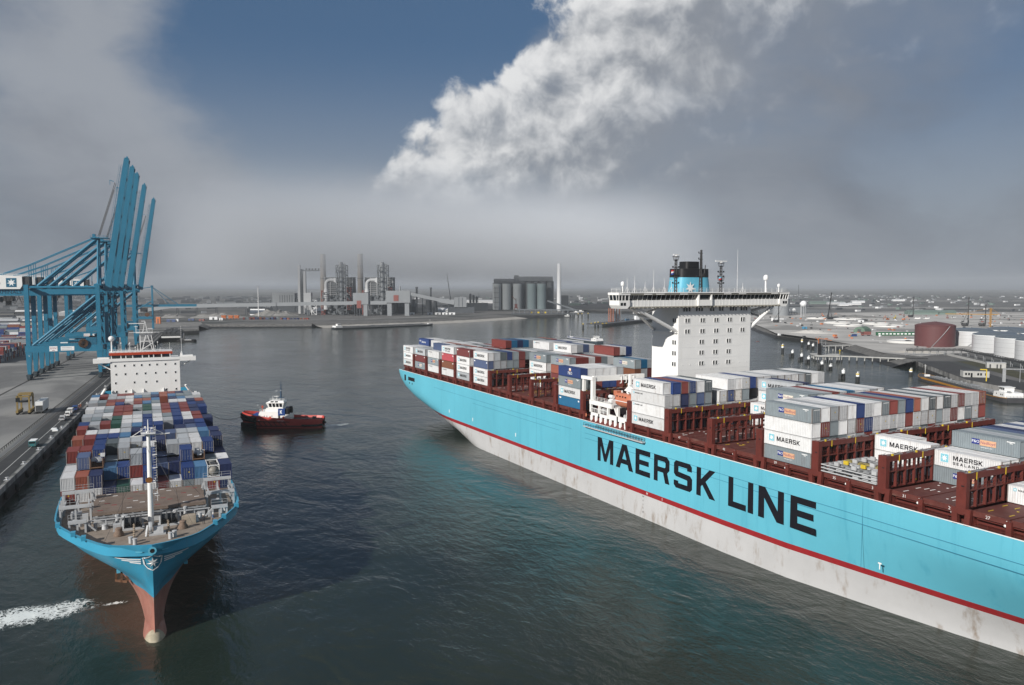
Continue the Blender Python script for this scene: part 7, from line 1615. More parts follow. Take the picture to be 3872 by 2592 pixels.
boiler_unit(402, 1486, 'power station unit with pipe bridge and lattice flue, left of the pair'); boiler_unit(472, 1452, 'power station unit with pipe bridge and lattice flue, right of the pair')
for x, y, lab in ((417, 1650, 'tall buff chimney rising into the fog behind the left power unit'), (486, 1613, 'tall buff chimney rising into the fog behind the right power unit')):
    e = site('chimney', x, y, lab, 'chimney'); cy(e, 'shaft', F_chim, 0, 0, 0, 122, 6.6, 5.6, 24)
    for z in (70, 96): MB().lathe([(6.2, 0), (6.4, .1), (6.4, 1.2), (6.1, 1.3)], 24, (0, 0, z)).build('band', F_mid, e)
e = site('stair_tower', 355, 1577, 'slim grey service tower at the left end of the power station', 'tower'); bx(e, 'shaft', F_dk, -1.5, 3.5, -5, 4, 0, 88); bx(e, 'shaft', F_lt, -6, -1.6, -5, 4, 0, 96); bx(e, 'shaft', F_lt, 3.6, 9, -4, 4, 0, 84); bx(e, 'bridge', F_mid, -5, 36, -3, 1, 84, 86.5)
for k in range(5): bx(e, 'vent_box', F_dk, 9 + k * 6, 11.6 + k * 6, -3, 1, 86.6, 89.6)
e = site('ash_silo', 352, 1511, 'wide pale ash silo with a funnel foot below the power station', 'silo'); bx(e, 'body', F_lt, -7, 7, -7, 7, 16, 42); MB().add([(-7, -7, 16), (7, -7, 16), (7, 7, 16), (-7, 7, 16), (6, -3, 3), (12, -3, 3), (12, 3, 3), (6, 3, 3)], [(0, 1, 5, 4), (1, 2, 6, 5), (2, 3, 7, 6), (3, 0, 4, 7)]).build('hopper', F_lt, e); b = MB(); lattice(b, 12, 0, 9, 0, 28, 7, .7); b.build('frame', F_wht, e); bx(e, 'base', F_mid, -6, 4, -5, 5, 0, 16)
e = site('turbine_hall', 344, 1684, 'grey flat-roofed hall with dark vertical slots left of the power station', 'building'); bx(e, 'wall', F_grey, -23, 23, -12, 12, 16, 40); bx(e, 'base', F_dk, -22.5, 23, -11, 12, 0, 16); bx(e, 'annex', F_dk, 23.2, 34, -10, 8, 0, 28)
for k in range(6): bx(e, 'slot', F_dk, -8 + k * 5, -6.8 + k * 5, -12.2, -12.02, 18, 36)
e = site('steel_shed', 340, 1969, 'unfinished steel frame shed far off behind the conveyor', 'building'); b = MB()
for i in range(8):
    for j in (-14, 14): b.beam((-36 + i * 10.3, j, 0), (-36 + i * 10.3, j, 30 - i * .5), 1.0)
    b.beam((-36 + i * 10.3, -14, 29.4 - i * .5), (-36 + i * 10.3, 14, 29.4 - i * .5), .8)
b.beam((-38, -14, 30), (37, -14, 26), 1.2, 1.8); b.beam((-38, 14, 30), (37, 14, 26), 1.2, 1.8); b.build('frame', F_mid, e); bx(e, 'cladding', F_grey, -30, 30, -8, 12, 0, 12)
e = site('conveyor', 230, 1518, 'long grey enclosed conveyor gallery crossing in front of the power station', 'conveyor', 0); b = MB(); o0 = V(230, 1518, GZ)
pts = [(60, 1606, 10), (115, 1578, 19), (222, 1522, 21.6), (389, 1435, 25), (470, 1394, 26)]
for p, q in zip(pts[:-1], pts[1:]): b.beam(V(*p) - o0 + V(0, 0, 3), V(*q) - o0 + V(0, 0, 3), 5, 6.5)
b.build('gallery', F_grey, e)
for p, q in zip(pts[:-1], pts[1:]):
    for t in (.1, .4, .7): c = V(*p).lerp(V(*q), t) - o0; b = MB(); b.beam((c.x - 2, c.y, 0), (c.x - 1, c.y, c.z), 1.0); b.beam((c.x + 2, c.y, 0), (c.x + 1, c.y, c.z), 1.0); b.build('trestle', F_dk, e)
def gable(nm, x, y, L_, W_, h0, h1, m, lab, cat, n=0, rz=RV):
    e = site(nm, x, y, lab, cat, rz); b = MB(); b.prism([(-L_ / 2, -W_ / 2, 0), (-L_ / 2, W_ / 2, 0), (-L_ / 2, W_ / 2, h0), (-L_ / 2, 0, h1), (-L_ / 2, -W_ / 2, h0)], (L_, 0, 0)); b.build('wall', m, e)
    b = MB()
    for s in (-1, 1): b.prism([(-L_ / 2 - .6, s * (W_ / 2 + 1.2), h0 - .6), (-L_ / 2 - .6, 0, h1 + .35), (-L_ / 2 - .6, 0, h1 + .75), (-L_ / 2 - .6, s * (W_ / 2 + 1.2), h0 - .2)], (L_ + 1.2, 0, 0))
    b.build('roof', m, e)
    for k in range(n): f = -L_ / 2 + (k + .45) * L_ / n; b = MB(); b.prism([(f, -W_ / 2 - 1.3, h0 - .1), (f, -.4, h1 + .8), (f + 1.6, -.4, h1 + .8), (f + 1.6, -W_ / 2 - 1.3, h0 - .1)], (0, 0, .15)); b.build('roof_light', F_dk, e)
    return e
gable('storage_barn', 505, 1545, 92, 40, 6, 25, F_lt, 'big white steep-roofed storage barn with dark roof strips', 'barn', 5)
e = gable('tent', 405, 1596, 50, 16, 5, 10.4, F_wht, 'long white tent with small windows in front of the power station', 'tent')
for k in range(7): bx(e, 'window', F_mid, -17 + k * 6, -15 + k * 6, -8.1, -8.01, 2.6, 4.0)
gable('tent', 441, 1537, 20, 12, 4.4, 8, F_wht, 'small rounded white tent beside the storage barn', 'tent'); gable('tent', 262, 1530, 26, 12, 5, 11, F_wht, 'white tent end showing behind the tall gravel heap', 'tent'); gable('tent', 646, 1546, 22, 10, 4, 8, F_wht, 'small ribbed white tent near the far shore tanks', 'tent')
e = site('transfer_house', 427, 1415, 'grey elevated transfer house with a red door left of the lamp mast', 'building'); bx(e, 'house', F_grey, -14, 14, -6, 6, 21, 42); bx(e, 'leg', F_grey, 5, 12, -5, 5, 0, 21); bx(e, 'door', F_red, -7, 1, -6.4, -6.05, 14, 28)
for q in (-12, -8, -3): bx(e, 'column', F_dk, q, q + 1.2, -4, 4, 0, 21)
e = site('transfer_house', 488, 1383, 'long grey elevated transfer house with a red door right of the lamp mast', 'building'); bx(e, 'house', F_grey, -22, 22, -7, 7, 24, 46); bx(e, 'leg', F_grey, -20, -12, -5, 5, 0, 24); bx(e, 'leg', F_grey, 12, 20, -5, 5, 0, 24); bx(e, 'door', F_red, -8, 1, -7.4, -7.05, 27, 38); cy(e, 'vent', F_grey, 3, 0, 46, 54, 1.6)
e = site('dark_hall', 545, 1490, 'black square hall right of the white storage barn', 'building'); bx(e, 'wall', F_dk, -19, 19, -12, 12, 0, 28)
for k in range(6): bx(e, 'panel', F_mid, -18 + k * 6.2, -13 + k * 6.2, -12.2, -12.02, 14, 26)
cy(e, 'roof_tank', F_lt, -6, 0, 28, 34, 4.5)
e = site('conveyor', 562, 1402, 'sloping grey conveyor running down from the transfer house', 'conveyor', 0); o0 = V(562, 1402, GZ); b = MB(); b.beam(V(512, 1424, 48) - o0, V(574, 1395, 33) - o0, 5, 6); b.beam(V(574, 1395, 33) - o0, V(600, 1381, 28) - o0, 6, 8); b.build('gallery', F_grey, e)
for x, y, h in ((526, 1418, 42), (545, 1408, 36), (565, 1399, 31), (590, 1386, 26)): bx(e, 'trestle', F_dk, x - o0.x - .8, x - o0.x + .8, y - o0.y - .8, y - o0.y + .8, 0, h)
for i, (x, y, r, h) in enumerate(((571.6, 1508.6, 2.0, 52), (597.2, 1495.2, 1.5, 51))): e = site('chimney', x, y, 'thin dark chimney behind the sloping conveyor, %s one' % ('left' if i == 0 else 'right'), 'chimney'); cy(e, 'shaft', F_dk, 0, 0, 0, h, r); cy(e, 'cap', F_mid, 0, 0, h - 2, h + 1, r * 1.4)
for i, (x, y, r, h) in enumerate(((626, 1580, 6.5, 25.4), (639, 1574, 4, 25.4), (712, 1626, 3.4, 9.5), (724, 1619, 3, 10))): e = site('process_tank', x, y, ['wide dark process tank right of the black hall', 'narrow dark process tank right of the wide one', 'small white tank near the far jetty, left one', 'small white tank near the far jetty, right one'][i], 'tank'); cy(e, 'shell', F_dk if i < 2 else F_lt, 0, 0, 0, h, r); cy(e, 'roof', F_mid, 0, 0, h, h + 1.5, r, .5)
e = site('grey_hall', 650, 1470, 'grey flat hall with dark slots between the process tanks and silos', 'building'); bx(e, 'wall', F_grey, -11, 14, -8, 8, 12, 32); bx(e, 'slot', F_dk, -2, -.8, -8.2, -8.02, 13, 31); bx(e, 'slot', F_dk, 5, 6.2, -8.2, -8.02, 13, 31); bx(e, 'base', F_dk, -24, 30, -6, 8, 0, 12)
e = site('long_shed', 748, 1604, 'long dark low shed left of the concrete silos', 'building'); bx(e, 'wall', F_dk, -28, 28, -8, 8, 0, 17); bx(e, 'wall', F_dk, -50, -28.1, -7, 9, 0, 12)
for k in range(4): bx(e, 'roof_vent', F_lt, -18 + k * 11, -16 + k * 11, -6, -4, 17, 19)
# silos
SL = [(821, 1642, 9.9, 'pale concrete silo, first from the left with a pipe stack'), (841, 1631, 9.9, 'pale concrete silo, second from the left'), (864, 1620, 10.6, 'pale concrete silo, third from the left behind the red crane'), (884, 1588, 10.2, 'greenish concrete silo, fourth from the left'), (904, 1577, 10.2, 'greenish concrete silo, fifth from the left')]
for i, (x, y, r, lab) in enumerate(SL):
    e = site('silo', x, y, lab, 'silo'); cy(e, 'shell', F_silo if i < 3 else F_silo2, 0, 0, 0, 60, r, n=28); cy(e, 'roof', F_mid, 0, 0, 60, 61.5, r * 1.02, n=28)
    if i == 0:
        for q in (-6, -1.5, 3): cy(e, 'riser_pipe', F_lt, q, -10.6, 2, 56, .9, n=8)
        for k in range(5): bx(e, 'pipe_bracket', F_dk, -8, 5, -11.8, -9.4, 6 + k * 11, 6.6 + k * 11)
e = site('silo_block', 905, 1612, 'tall dark grey silo block with a roof gallery behind the pale silos', 'silo block'); bx(e, 'gallery', F_mid, -44, 42, -11, 12, 66, 77); bx(e, 'head_house', F_dk, -48, -38, -12, 12, 0, 80)
for k in range(5): cy(e, 'cell', F_mid, -30 + k * 16.6, 0, 0, 66, 8.6, n=20)
for k in range(22): bx(e, 'gallery_window', F_dk, -36 + k * 3.5, -34.5 + k * 3.5, -11.2, -11.02, 71, 74.5)
e = site('silo_block', 842, 1660, 'lower dark gallery roof behind the first three silos', 'silo block'); bx(e, 'gallery', F_dk, -18, 32, -9, 9, 60, 69); b = MB(); b.prism([(-18, -9, 69.01), (-18, 9, 69.01), (-18, 0, 72)], (50, 0, 0)); b.build('roof', F_dk, e); bx(e, 'wall', F_mid, -10, 30, -6, 8, 0, 60)
e = site('chimney', 898, 1489, 'white chimney fading into the fog right of the silo block', 'chimney'); cy(e, 'shaft', F_wht, 0, 0, 0, 104, 5.2, 4.2, 24)
e = site('hopper_tower', 962, 1572, 'dark square tower at the right foot of the white chimney', 'tower'); bx(e, 'wall', F_dk, -9, 9, -8, 8, 0, 33)
for i in range(3): e = site('small_silo', 752 + i * 6, 1640 - i * 4, 'slim dark silo left of the pale silos, %s of three' % N1[i], 'silo'); cy(e, 'shell', F_dk, 0, 0, 0, 36 - i * 3, 2.7); cy(e, 'cone', F_dk, 0, 0, 36 - i * 3, 38 - i * 3, 2.7, .4)
def harbour_crane(x, y, h, m, lab, z=GZ):
    e = site('harbour_crane', x, y, lab, 'crane', RV, z); bx(e, 'portal', m, -4, 4, -4, 4, 4, 6)
    for i in (-3.6, 3.6):
        for j in (-3.6, 3.6): bx(e, 'leg', m, i - .5, i + .5, j - .5, j + .5, 0, 4)
    bx(e, 'cab', m, -3, 3, -3, 3, 6, 14); b = MB(); lattice(b, 0, 0, 2.2, 14, h, 3, .4); b.build('tower', F_mid, e); b = MB(); b.beam((0, 0, h - 4), (-10, -4, h + 6), 1.0); b.build('jib', m, e)
harbour_crane(845, 1592, 26, F_red, 'red harbour crane standing in front of the third silo')
def crawler(x, y, h, lab, lean=0., boom=None, col=None, rz=RV):
    e = site('piling_rig' if boom is None else 'crawler_crane', x, y, lab, 'crane', rz); m = col or M_mast
    for i in (-2, 2): bx(e, 'track', M_fender, -3.6, 3.6, i - .5, i + .5, 0, 1.2)
    bx(e, 'body', m, -4.5, 2.6, -1.9, 1.9, 1.2, 4.0); bx(e, 'cab', M_glass, 1.0, 2.7, -2.3, -1.0, 2.0, 4.6)
    b = MB(); b.beam((3.4, 0, .3), (3.4 + lean * h, 0, h), 1.3, 1.3); b.build('mast', m, e)
    b = MB(); b.beam((-3, 0, 4), (3.2 + lean * h * .5, 0, h * .55), .45); b.beam((-4, 0, 4), (3.2 + lean * h, 0, h * .96), .15); b.build('backstay', m, e)
    b = MB(); b.cb(3.4 + lean * h, 0, h - 1, 1.8, 1.2, 2.0); b.build('mast_head', m, e); b = MB(); b.cb(4.2, 0, 2.2, .9, .9, 6); b.build('hammer', M_dgrey, e)
crawler(1260, 895, 35, 'tall slim piling rig on the dark ground beyond the tank field', rz=radians(-50)); crawler(1062, 900, 43, 'leaning dark piling rig with its strut over the tank bases', -.12, rz=radians(160)); crawler(894, 855, 27, 'piling rig on the bank beside the big ship bridge wing', rz=radians(-40)); crawler(1042, 659, 38, 'tall dark piling rig behind the white tanks, left one', rz=radians(-60)); crawler(1059, 646, 29, 'shorter dark piling rig behind the white tanks, right one', rz=radians(-60))
def tower_crane(x, y, h):
    e = site('tower_crane', x, y, 'thin yellow tower crane behind the white tanks with a long level jib', 'crane', radians(155)); m = paint('crane_yellow', (.42, .22, .04), .6, .1, 1); b = MB(); lattice(b, 0, 0, 1.6, 0, h, 2.4, .22); b.build('mast', m, e)
    b = MB(); lattice(b, 0, 0, .2, h - .1, h, .1, .1); b.beam((-12, 0, h * .66), (62, 0, h * .7), .9, 1.0); b.beam((0, 0, h), (-12, 0, h * .68), .25); b.beam((0, 0, h), (40, 0, h * .7), .2); b.build('jib', m, e); bx(e, 'counterweight', M_ltgrey, -12, -9, -.8, .8, h * .55, h * .66)
tower_crane(1054, 632, 25)
e = site('mobile_crane', 815, 1895, 'faint lattice crane jib leaning in the haze left of the silos', 'crane'); b = MB(); b.beam((0, 0, 2), (-12, 0, 88), 1.8); b.build('jib', F_dk, e); bx(e, 'base', F_dk, -4, 6, -3, 3, 0, 5)
pole(253, 1470, 53, 'tall white lamp mast between the gravel heaps', r=.8); pole(510.5, 1493, 58, 'tall white lamp mast in front of the storage barn', r=.7); pole(735, 1560, 42, 'thin dark mast left of the silos', r=.3, head=False, mat=F_dk); pole(2365, 2153, 60, 'far thin mast rising above the right horizon', r=1.2, head=False, mat=F_dk)
def misc_box(nm, x, y, L_, W_, h, m, lab, cat, rz=RV, grp=None):
    e = site(nm, x, y, lab, cat, rz); bx(e, 'body', m, -L_ / 2, L_ / 2, -W_ / 2, W_ / 2, .25, h); bx(e, 'skid', M_dgrey, -L_ / 2 + .3, L_ / 2 - .3, -W_ / 2 + .2, W_ / 2 - .2, 0, .25); bx(e, 'door', M_dgrey, -L_ * .12, L_ * .12, -W_ / 2 - .05, -W_ / 2 - .01, .3, h * .75); bx(e, 'roof', M_ltgrey, -L_ / 2 - .1, L_ / 2 + .1, -W_ / 2 - .1, W_ / 2 + .1, h, h + .15)
    if grp: e['group'] = grp
M_hop = paint('hopper_orange', (.50, .15, .05), .6, .15, .5); M_bluebox = paint('skip_blue', (.05, .08, .18), .6, .2, .5); M_redbox = paint('skip_red', (.20, .07, .06), .6, .2, .5)
for i, (x, y) in enumerate(((179.8, 1365), (190.1, 1360), (198.5, 1355.6))):
    e = site('hopper', x, y, 'bright orange hopper in front of the gravel heap, %s of three' % N1[i], 'hopper'); b = MB(); b.add([(-4.2, -3, 6.4), (4.2, -3, 6.4), (4.2, 3, 6.4), (-4.2, 3, 6.4), (-2.4, -1.6, 1.8), (2.4, -1.6, 1.8), (2.4, 1.6, 1.8), (-2.4, 1.6, 1.8)], [(0, 1, 2, 3), (0, 4, 5, 1), (1, 5, 6, 2), (2, 6, 7, 3), (3, 7, 4, 0)]); b.build('bin', M_hop, e)
    for p in (-3, 3):
        for q in (-2, 2): bx(e, 'leg', M_hop, p - .25, p + .25, q - .25, q + .25, 0, 4)
for i, (x, y, L_, h, m, lab) in enumerate(((162, 1350, 12.8, 5, F_wht, 'big white cabin at the left of the orange hoppers'), (170, 1322, 5.4, 4, F_wht, 'small white cabin below the orange hoppers'), (139, 1303, 8, 3.5, M_redbox, 'reddish cabin near the far quay corner'), (94.6, 1294, 12.8, 4.3, M_bluebox, 'dark blue cabin nearest the far blue crane'), (126.7, 1333, 9, 3.1, M_bluebox, 'low dark blue cabin behind the reddish cabin'), (104, 1310, 5, 4, F_wht, 'white kiosk between the two blue cabins'), (74, 1245, 6, 10, M_hop, 'tall ochre frame stack beside the far crane leg'),
                                    (527, 1416, 9, 4.3, F_wht, 'white site cabin alone on the far road, first from the left'), (557, 1400, 9.7, 4.3, F_wht, 'white lettered site cabin on the far road, second from the left'), (570, 1392, 11, 4.3, F_lt, 'grey-white site cabin on the far road, third from the left'), (582, 1386, 10, 4.3, F_wht, 'white lettered site cabin on the far road, fourth from the left'), (594, 1380, 12, 4.3, F_wht, 'white site cabin with a red end on the far road, last of the row'))): misc_box('site_cabin', x, y, L_, 3.5, h, m, lab, 'cabin')
def far_skips():
    bk = Bulk(); r = random.Random(14)
    for i in range(26): bk.add(208 + i * 1.9 + r.uniform(-1, 1), 1338 - i * .95 + r.uniform(-2, 2), GZ + .06, r.choice(['dkgrey', 'navy', 'steelblue', 'brown', 'maroon', 'red', 'grey']), 6.06, 2.6 + r.random() * 1.5, r.uniform(-.6, .6))
    for i in range(9): bk.add(262 + i * 4.6, 1310 - i * 2.6, GZ + .06, r.choice(['navy', 'brown', 'steelblue', 'orange', 'red', 'blue']), 6.06, 2.6, r.uniform(-.6, .6))
    tag(bk.build('scattered_skips'), 'row of dark skips and boxes along the far embankment road', 'skips')
far_skips()
def far_dock():
    e = site('loading_dock', 770, 1320, 'dark piled loading dock in front of the silos', 'dock', RV); bx(e, 'deck', F_dk, -70, 60, -6, 12, -1, 2)
    for k in range(12): bx(e, 'bent', F_mid, -66 + k * 10.5, -65 + k * 10.5, -6.5, 10, -6, 8)
    b = MB(); b.beam((-60, 0, 9), (60, 2, 8), 3, 2.4); b.beam((0, 4, 26), (62, 6, 6), 3, 3); b.build('pipe_bridge', F_mid, e)
    for k in range(3): bx(e, 'truck', M_yellow, -34 + k * 14, -30 + k * 14, -4, -2, 2, 5)
far_dock()
def passenger_boat(x, y, L_, rz, lab):
    e = empty('motor_boat', (x, y, 0), rz); tag(e, lab, 'boat'); b = MB(); b.prism([(-L_ / 2, -2.4, -.5), (L_ * .36, -2.4, -.5), (L_ / 2, 0, -.5), (L_ * .36, 2.4, -.5), (-L_ / 2, 2.4, -.5)], (0, 0, 2.2)); b.build('hull', M_dgrey, e); bx(e, 'cabin', M_white2, -L_ * .35, L_ * .2, -2, 2, 1.7, 4); bx(e, 'window_strip', M_glass, -L_ * .34, L_ * .21, -2.03, 2.03, 2.6, 3.4); bx(e, 'wheelhouse', M_white2, -L_ * .1, L_ * .08, -1.5, 1.5, 4, 6)
passenger_boat(905, 1430, 26, -.5, 'white motor boat moored before the dark far dock'); passenger_boat(955, 1490, 34, -.5, 'grey and white motor boat beside the distant piles'); passenger_boat(790, 1278, 16, -.4, 'small white boat under the far loading dock'); passenger_boat(1010, 1345, 40, -.6, 'long low boat along the shore behind the orange tower')

# ------------------------------------------------------------------ right shore: tank terminal and building site
M_twhite = paint('tank_white', (.60, .61, .62), .32, .05, .08, metal=.25, spec=.6); M_troof = paint('tank_roof', (.11, .135, .16), .3, .1, .1, metal=.3); M_tred = paint('tank_red', (.105, .035, .036), .6, .12, .1, dirt=(.10, .03, .03), dirt_amt=.5, streak=.3)
def tank(x, y, r, h, lab, m=M_twhite, cone=False, roof=None, rings=4):
    e = site('storage_tank', x, y, lab, 'storage tank', 0); cy(e, 'shell', m, 0, 0, 0, h, r, n=48)
    b = MB(); pr = [(r, h)] + [(r * cos(a * pi / 16), h + (3.6 if cone else 3.0) * (sin(a * pi / 16) if not cone else a / 8)) for a in range(1, 8)] + [(.2, h + (3.7 if cone else 3.0))]
    auto_smooth(b.lathe(pr, 48).build('roof', roof or M_troof, e), 40)
    b = MB(); b.lathe([(r * 1.0, h - .35), (r * 1.018, h - .35), (r * 1.018, h + .15), (r * .99, h + .15)], 48); b.build('rim', M_sqwhite if not cone else m, e)
    for k in range(1, rings): b = MB(); b.lathe([(r, h * k / rings), (r * 1.004, h * k / rings), (r * 1.004, h * k / rings + .22), (r, h * k / rings + .22)], 48); b.build('weld_ring', M_ltgrey if not cone else m, e)
    b = MB(); pts = []
    for k in range(17): a = 3.6 + k * .055; pts.append((r * 1.03 * cos(a), r * 1.03 * sin(a), h * k / 16))
    b.path(pts, .25, 4); b.cb(0, 0, h + 3.0, 1.6, 1.6, .9); b.build('stair', M_steel, e)
tank(671, 452, 16.6, 18.7, 'rust-red storage tank with a low cone roof, left of the white ones', M_tred, True, M_tred, 2); tank(711, 444, 19, 13, 'white storage tank right behind the rust-red tank'); tank(656, 386, 19, 14, 'large white storage tank in the middle of the row'); tank(624.4, 352.4, 15.8, 14.5, 'white storage tank with a spiral stair, second from the picture edge'); tank(604.5, 328, 13.5, 14.5, 'white storage tank cut by the picture edge'); tank(778, 450, 18, 12, 'white tank whose dome peeps over the row, centre one'); tank(722, 398, 18, 13.5, 'white tank whose dome peeps over the row, right one')
M_pad = paint('fresh_concrete', (.62, .615, .60), .8, .06, .1)
for i, (x, y, r) in enumerate(((690, 492, 19), (939, 699, 19), (906, 737, 19), (958, 798, 19), (981, 751, 18), (1081, 880, 22), (1058, 922, 17), (1025, 690, 18))):
    e = site('ring_foundation', x, y, ['white ring tank base nearest the rust-red tank', 'white ring tank base, front right of the field', 'white ring tank base, front left of the field', 'white ring tank base, middle left of the field', 'white ring tank base, middle right of the field', 'white ring tank base, back right of the field', 'white ring tank base, back left of the field', 'white ring tank base behind the front right one'][i], 'foundation', 0)
    b = MB(); b.lathe([(r, 0), (r, 2.0), (r * .96, 2.0), (r * .95, 1.4), (.1, 1.5)], 40); b.build('ring_wall', M_pad, e); MB().lathe([(2.5, 1.5), (3.2, 1.9), (.2, 2.6)], 12).build('centre_mound', M_dgrey, e)
e = site('quonset_hut', 789, 626, 'green arched hut on the building site', 'hut', radians(20)); b = MB(); b.prism([(0, 7 * cos(a), 6.6 * sin(a)) for a in [k * pi / 10 for k in range(11)]], (20, 0, 0)); b.build('shell', paint('hut_green', (.10, .16, .12), .7, .1, .2), e); bx(e, 'door', M_dgrey, -.1, -.01, -2, 2, 0, 4)
e = site('accommodation_row', 775, 566, 'long green row of site cabins with white windows', 'cabins', radians(-28)); M_gr = paint('cabin_green', (.02, .11, .05), .6, .1, .3); bx(e, 'body', M_gr, -23, 23, -1.6, 1.6, .3, 3.9)
for k in range(11): bx(e, 'window', M_sqwhite, -21.5 + k * 4.1, -19 + k * 4.1, -1.66, -1.61, 1.4, 2.7)
for k in range(5): misc_box('site_cabin', 772 + k * 8, 578 - k * 4.6, 6.5, 3, 3.0, [M_gr, M_hop, F_wht, M_redbox, M_gr][k], ['green cabin behind the long green row, first', 'orange cabin behind the long green row', 'white cabin behind the long green row', 'red cabin behind the long green row', 'green cabin behind the long green row, last'][k], 'cabin', radians(-28))
e = site('lorry', 742, 580, 'red lorry in front of the green arched hut', 'lorry', radians(-28)); bx(e, 'cab', M_redbox, -5, -2.6, -1.3, 1.3, .6, 4.2); bx(e, 'load_body', M_redbox, -2.4, 5, -1.3, 1.3, 1.2, 4.6); bx(e, 'window', M_glass, -5.03, -2.9, -1.33, 1.33, 2.6, 3.7)
for p in (-3.8, 2.2, 3.6):
    for q in (-1.1, 1.1): MB().tube((p, q - .2, .5), (p, q + .2, .5), .5, 10).build('wheel', M_fender, e)
def digger(x, y, lab, m, rz):
    e = site('excavator', x, y, lab, 'excavator', rz)
    for q in (-1.1, 1.1): bx(e, 'track', M_fender, -2.2, 2.2, q - .35, q + .35, 0, .9)
    bx(e, 'body', m, -2.4, 1.6, -1.4, 1.4, .95, 2.6); bx(e, 'cab', M_glass, .2, 1.7, .3, 1.4, 1.6, 3.2); MB().beam((1.4, 0, 1.8), (5.2, 0, 6.4), .5).build('boom', m, e); MB().beam((5.2, 0, 6.4), (8.4, 0, 2.2), .45).build('stick', m, e); MB().cb(8.5, 0, 1.0, 1.3, 1.3, 1.2).build('bucket', M_dgrey, e)
for i, (x, y) in enumerate(((1149, 989), (1172, 974), (1125, 840), (1171, 861), (1137, 820))): digger(x, y, ['orange long-arm excavator beyond the back tank bases, left', 'orange long-arm excavator beyond the back tank bases, right', 'orange excavator right of the tank field, first', 'yellow excavator right of the tank field, farthest', 'orange excavator right of the tank field, nearest'][i], M_hop if i != 3 else M_yellow, 1 + i)
for i, (x, y) in enumerate(((1050, 824), (1192, 835), (1205, 828), (1280, 830), (1320, 800))): vehicle(x, y, GZ + .08, .5 * i, M_white2 if i else M_dgrey, ['dark lorry among the tank bases', 'white tank lorry right of the excavators, first', 'white tank lorry right of the excavators, second', 'white lorry below the far green hall, left', 'white lorry below the far green hall, right'][i], 'van', 9, 2.6, 3.2, name='lorry', cat='lorry')
misc_box('site_cabin', 790, 708, 5.2, 3, 3.2, paint('cabin_blue', (.05, .25, .42), .6, .1, .3), 'small blue and white cabin on the bank top', 'cabin'); misc_box('site_cabin', 1015, 803, 8, 3, 3.4, F_wht, 'white cabin in the middle of the tank field', 'cabin')
vehicle(720, 578, GZ + .08, 1.0, M_navy, 'blue lorry parked left of the red lorry', 'van', 6, 2.4, 2.6, name='lorry', cat='lorry')
for i, (x, y, r) in enumerate(((1030, 1075, 9), (1095, 985, 5.5))):
    e = site('gas_sphere', x, y, ['large white gas sphere just beyond the bridge wing', 'small white gas sphere right of the grey tank'][i], 'gas sphere', 0); auto_smooth(MB().sphere((0, 0, r + 3 + (12 if not i else 15)), r, 24, 14).build('sphere', F_wht, e), 50)
    for k in range(8): a = k * pi / 4; MB().tube((r * .8 * cos(a), r * .8 * sin(a), 0), (r * .8 * cos(a), r * .8 * sin(a), r + 3 + (12 if not i else 15)), .4, 6).build('leg', F_lt, e)
tank(1120, 1060, 15, 32, 'big grey gas tank between the two white spheres', F_grey, False, F_lt, 3)
e = site('compressor_hall', 1256, 1170, 'long slate hall with round windows below the gas spheres', 'building', radians(-42)); bx(e, 'wall', F_mid, -40, 36, -8, 8, 0, 13); bx(e, 'roof', F_dk, -42, 38, -10, 10, 13, 15)
for k in range(4): MB().tube((-22 + k * 11, -8.3, 6), (-22 + k * 11, -8.0, 6), 3.2, 14).build('round_window', F_wht, e)
e = site('pipe_rack', 1180, 1090, 'tangle of grey pipe racks beside the slate hall', 'pipe rack', radians(-42)); b = MB(); r = random.Random(6)
for k in range(26): b.beam((-60 + k * 5, 0, 0), (-60 + k * 5, 0, 9), .7); 
for k in range(6): b.beam((-62, -1 + k * .5, 3 + k * 1.2), (70, -1 + k * .5, 3 + k * 1.2), .6)
b.build('frame', F_mid, e)
M_fg = paint('hall_green', (.14, .19, .17), .7, .1, .1)
for i, (x, y, L_, h, m) in enumerate(((1967, 1695, 80, 8, M_fg), (1960, 1640, 50, 7, F_lt), (1403, 975, 54, 7.8, M_fg), (1440, 950, 30, 7.6, M_fg), (2235, 1783, 40, 6, F_wht), (1903, 1560, 30, 5, F_wht), (1845, 1520, 24, 5, F_wht), (1976, 1588, 34, 5, F_wht), (1100, 2300, 160, 10, F_lt), (1320, 2420, 60, 9, F_wht), (1200, 1900, 30, 6, M_fg), (2600, 1900, 40, 6, F_wht))):
    gable('far_hall', x, y, L_, 24, h * .75, h, m, ['long pale green hall far off on the right plain', 'grey hall beside the long pale green one', 'pale green hall behind the tall piling rig', 'second pale green hall behind the tall piling rig', 'white hall on the far right horizon', 'white shed on the plain, first', 'white shed on the plain, nearest', 'white shed on the plain, third', 'pale long hall beyond the channel', 'white hall beyond the channel', 'small green hall beyond the channel', 'white hall near the right horizon edge'][i], 'hall', rz=radians(-38))
e = site('pipe_bridge', 575, 370, 'dark steel pipe bridge running past the white tanks to the picture edge', 'pipe bridge', 0); o0 = V(575, 370, GZ); b = MB(); pts = [(558, 399, 9), (597, 380, 9), (533, 298, 9), (470, 216, 9)]
for p, q in zip(pts[:-1], pts[1:]):
    p = V(*p) - o0 + V(0, 0, 0); q = V(*q) - o0; b.beam(p, q, 2.2, .4); b.beam(p + V(0, 0, 1.6), q + V(0, 0, 1.6), .3); b.beam(p + V(.8, 0, .5), q + V(.8, 0, .5), .5); b.beam(p + V(-.6, 0, .5), q + V(-.6, 0, .5), .4); k_ = int((q - p).length / 4)
    for i in range(k_): c = p.lerp(q, i / k_); c2 = p.lerp(q, (i + 1) / k_); b.beam(c, c2 + V(0, 0, 1.6), .15); b.beam(c, c + V(0, 0, 1.6), .15)
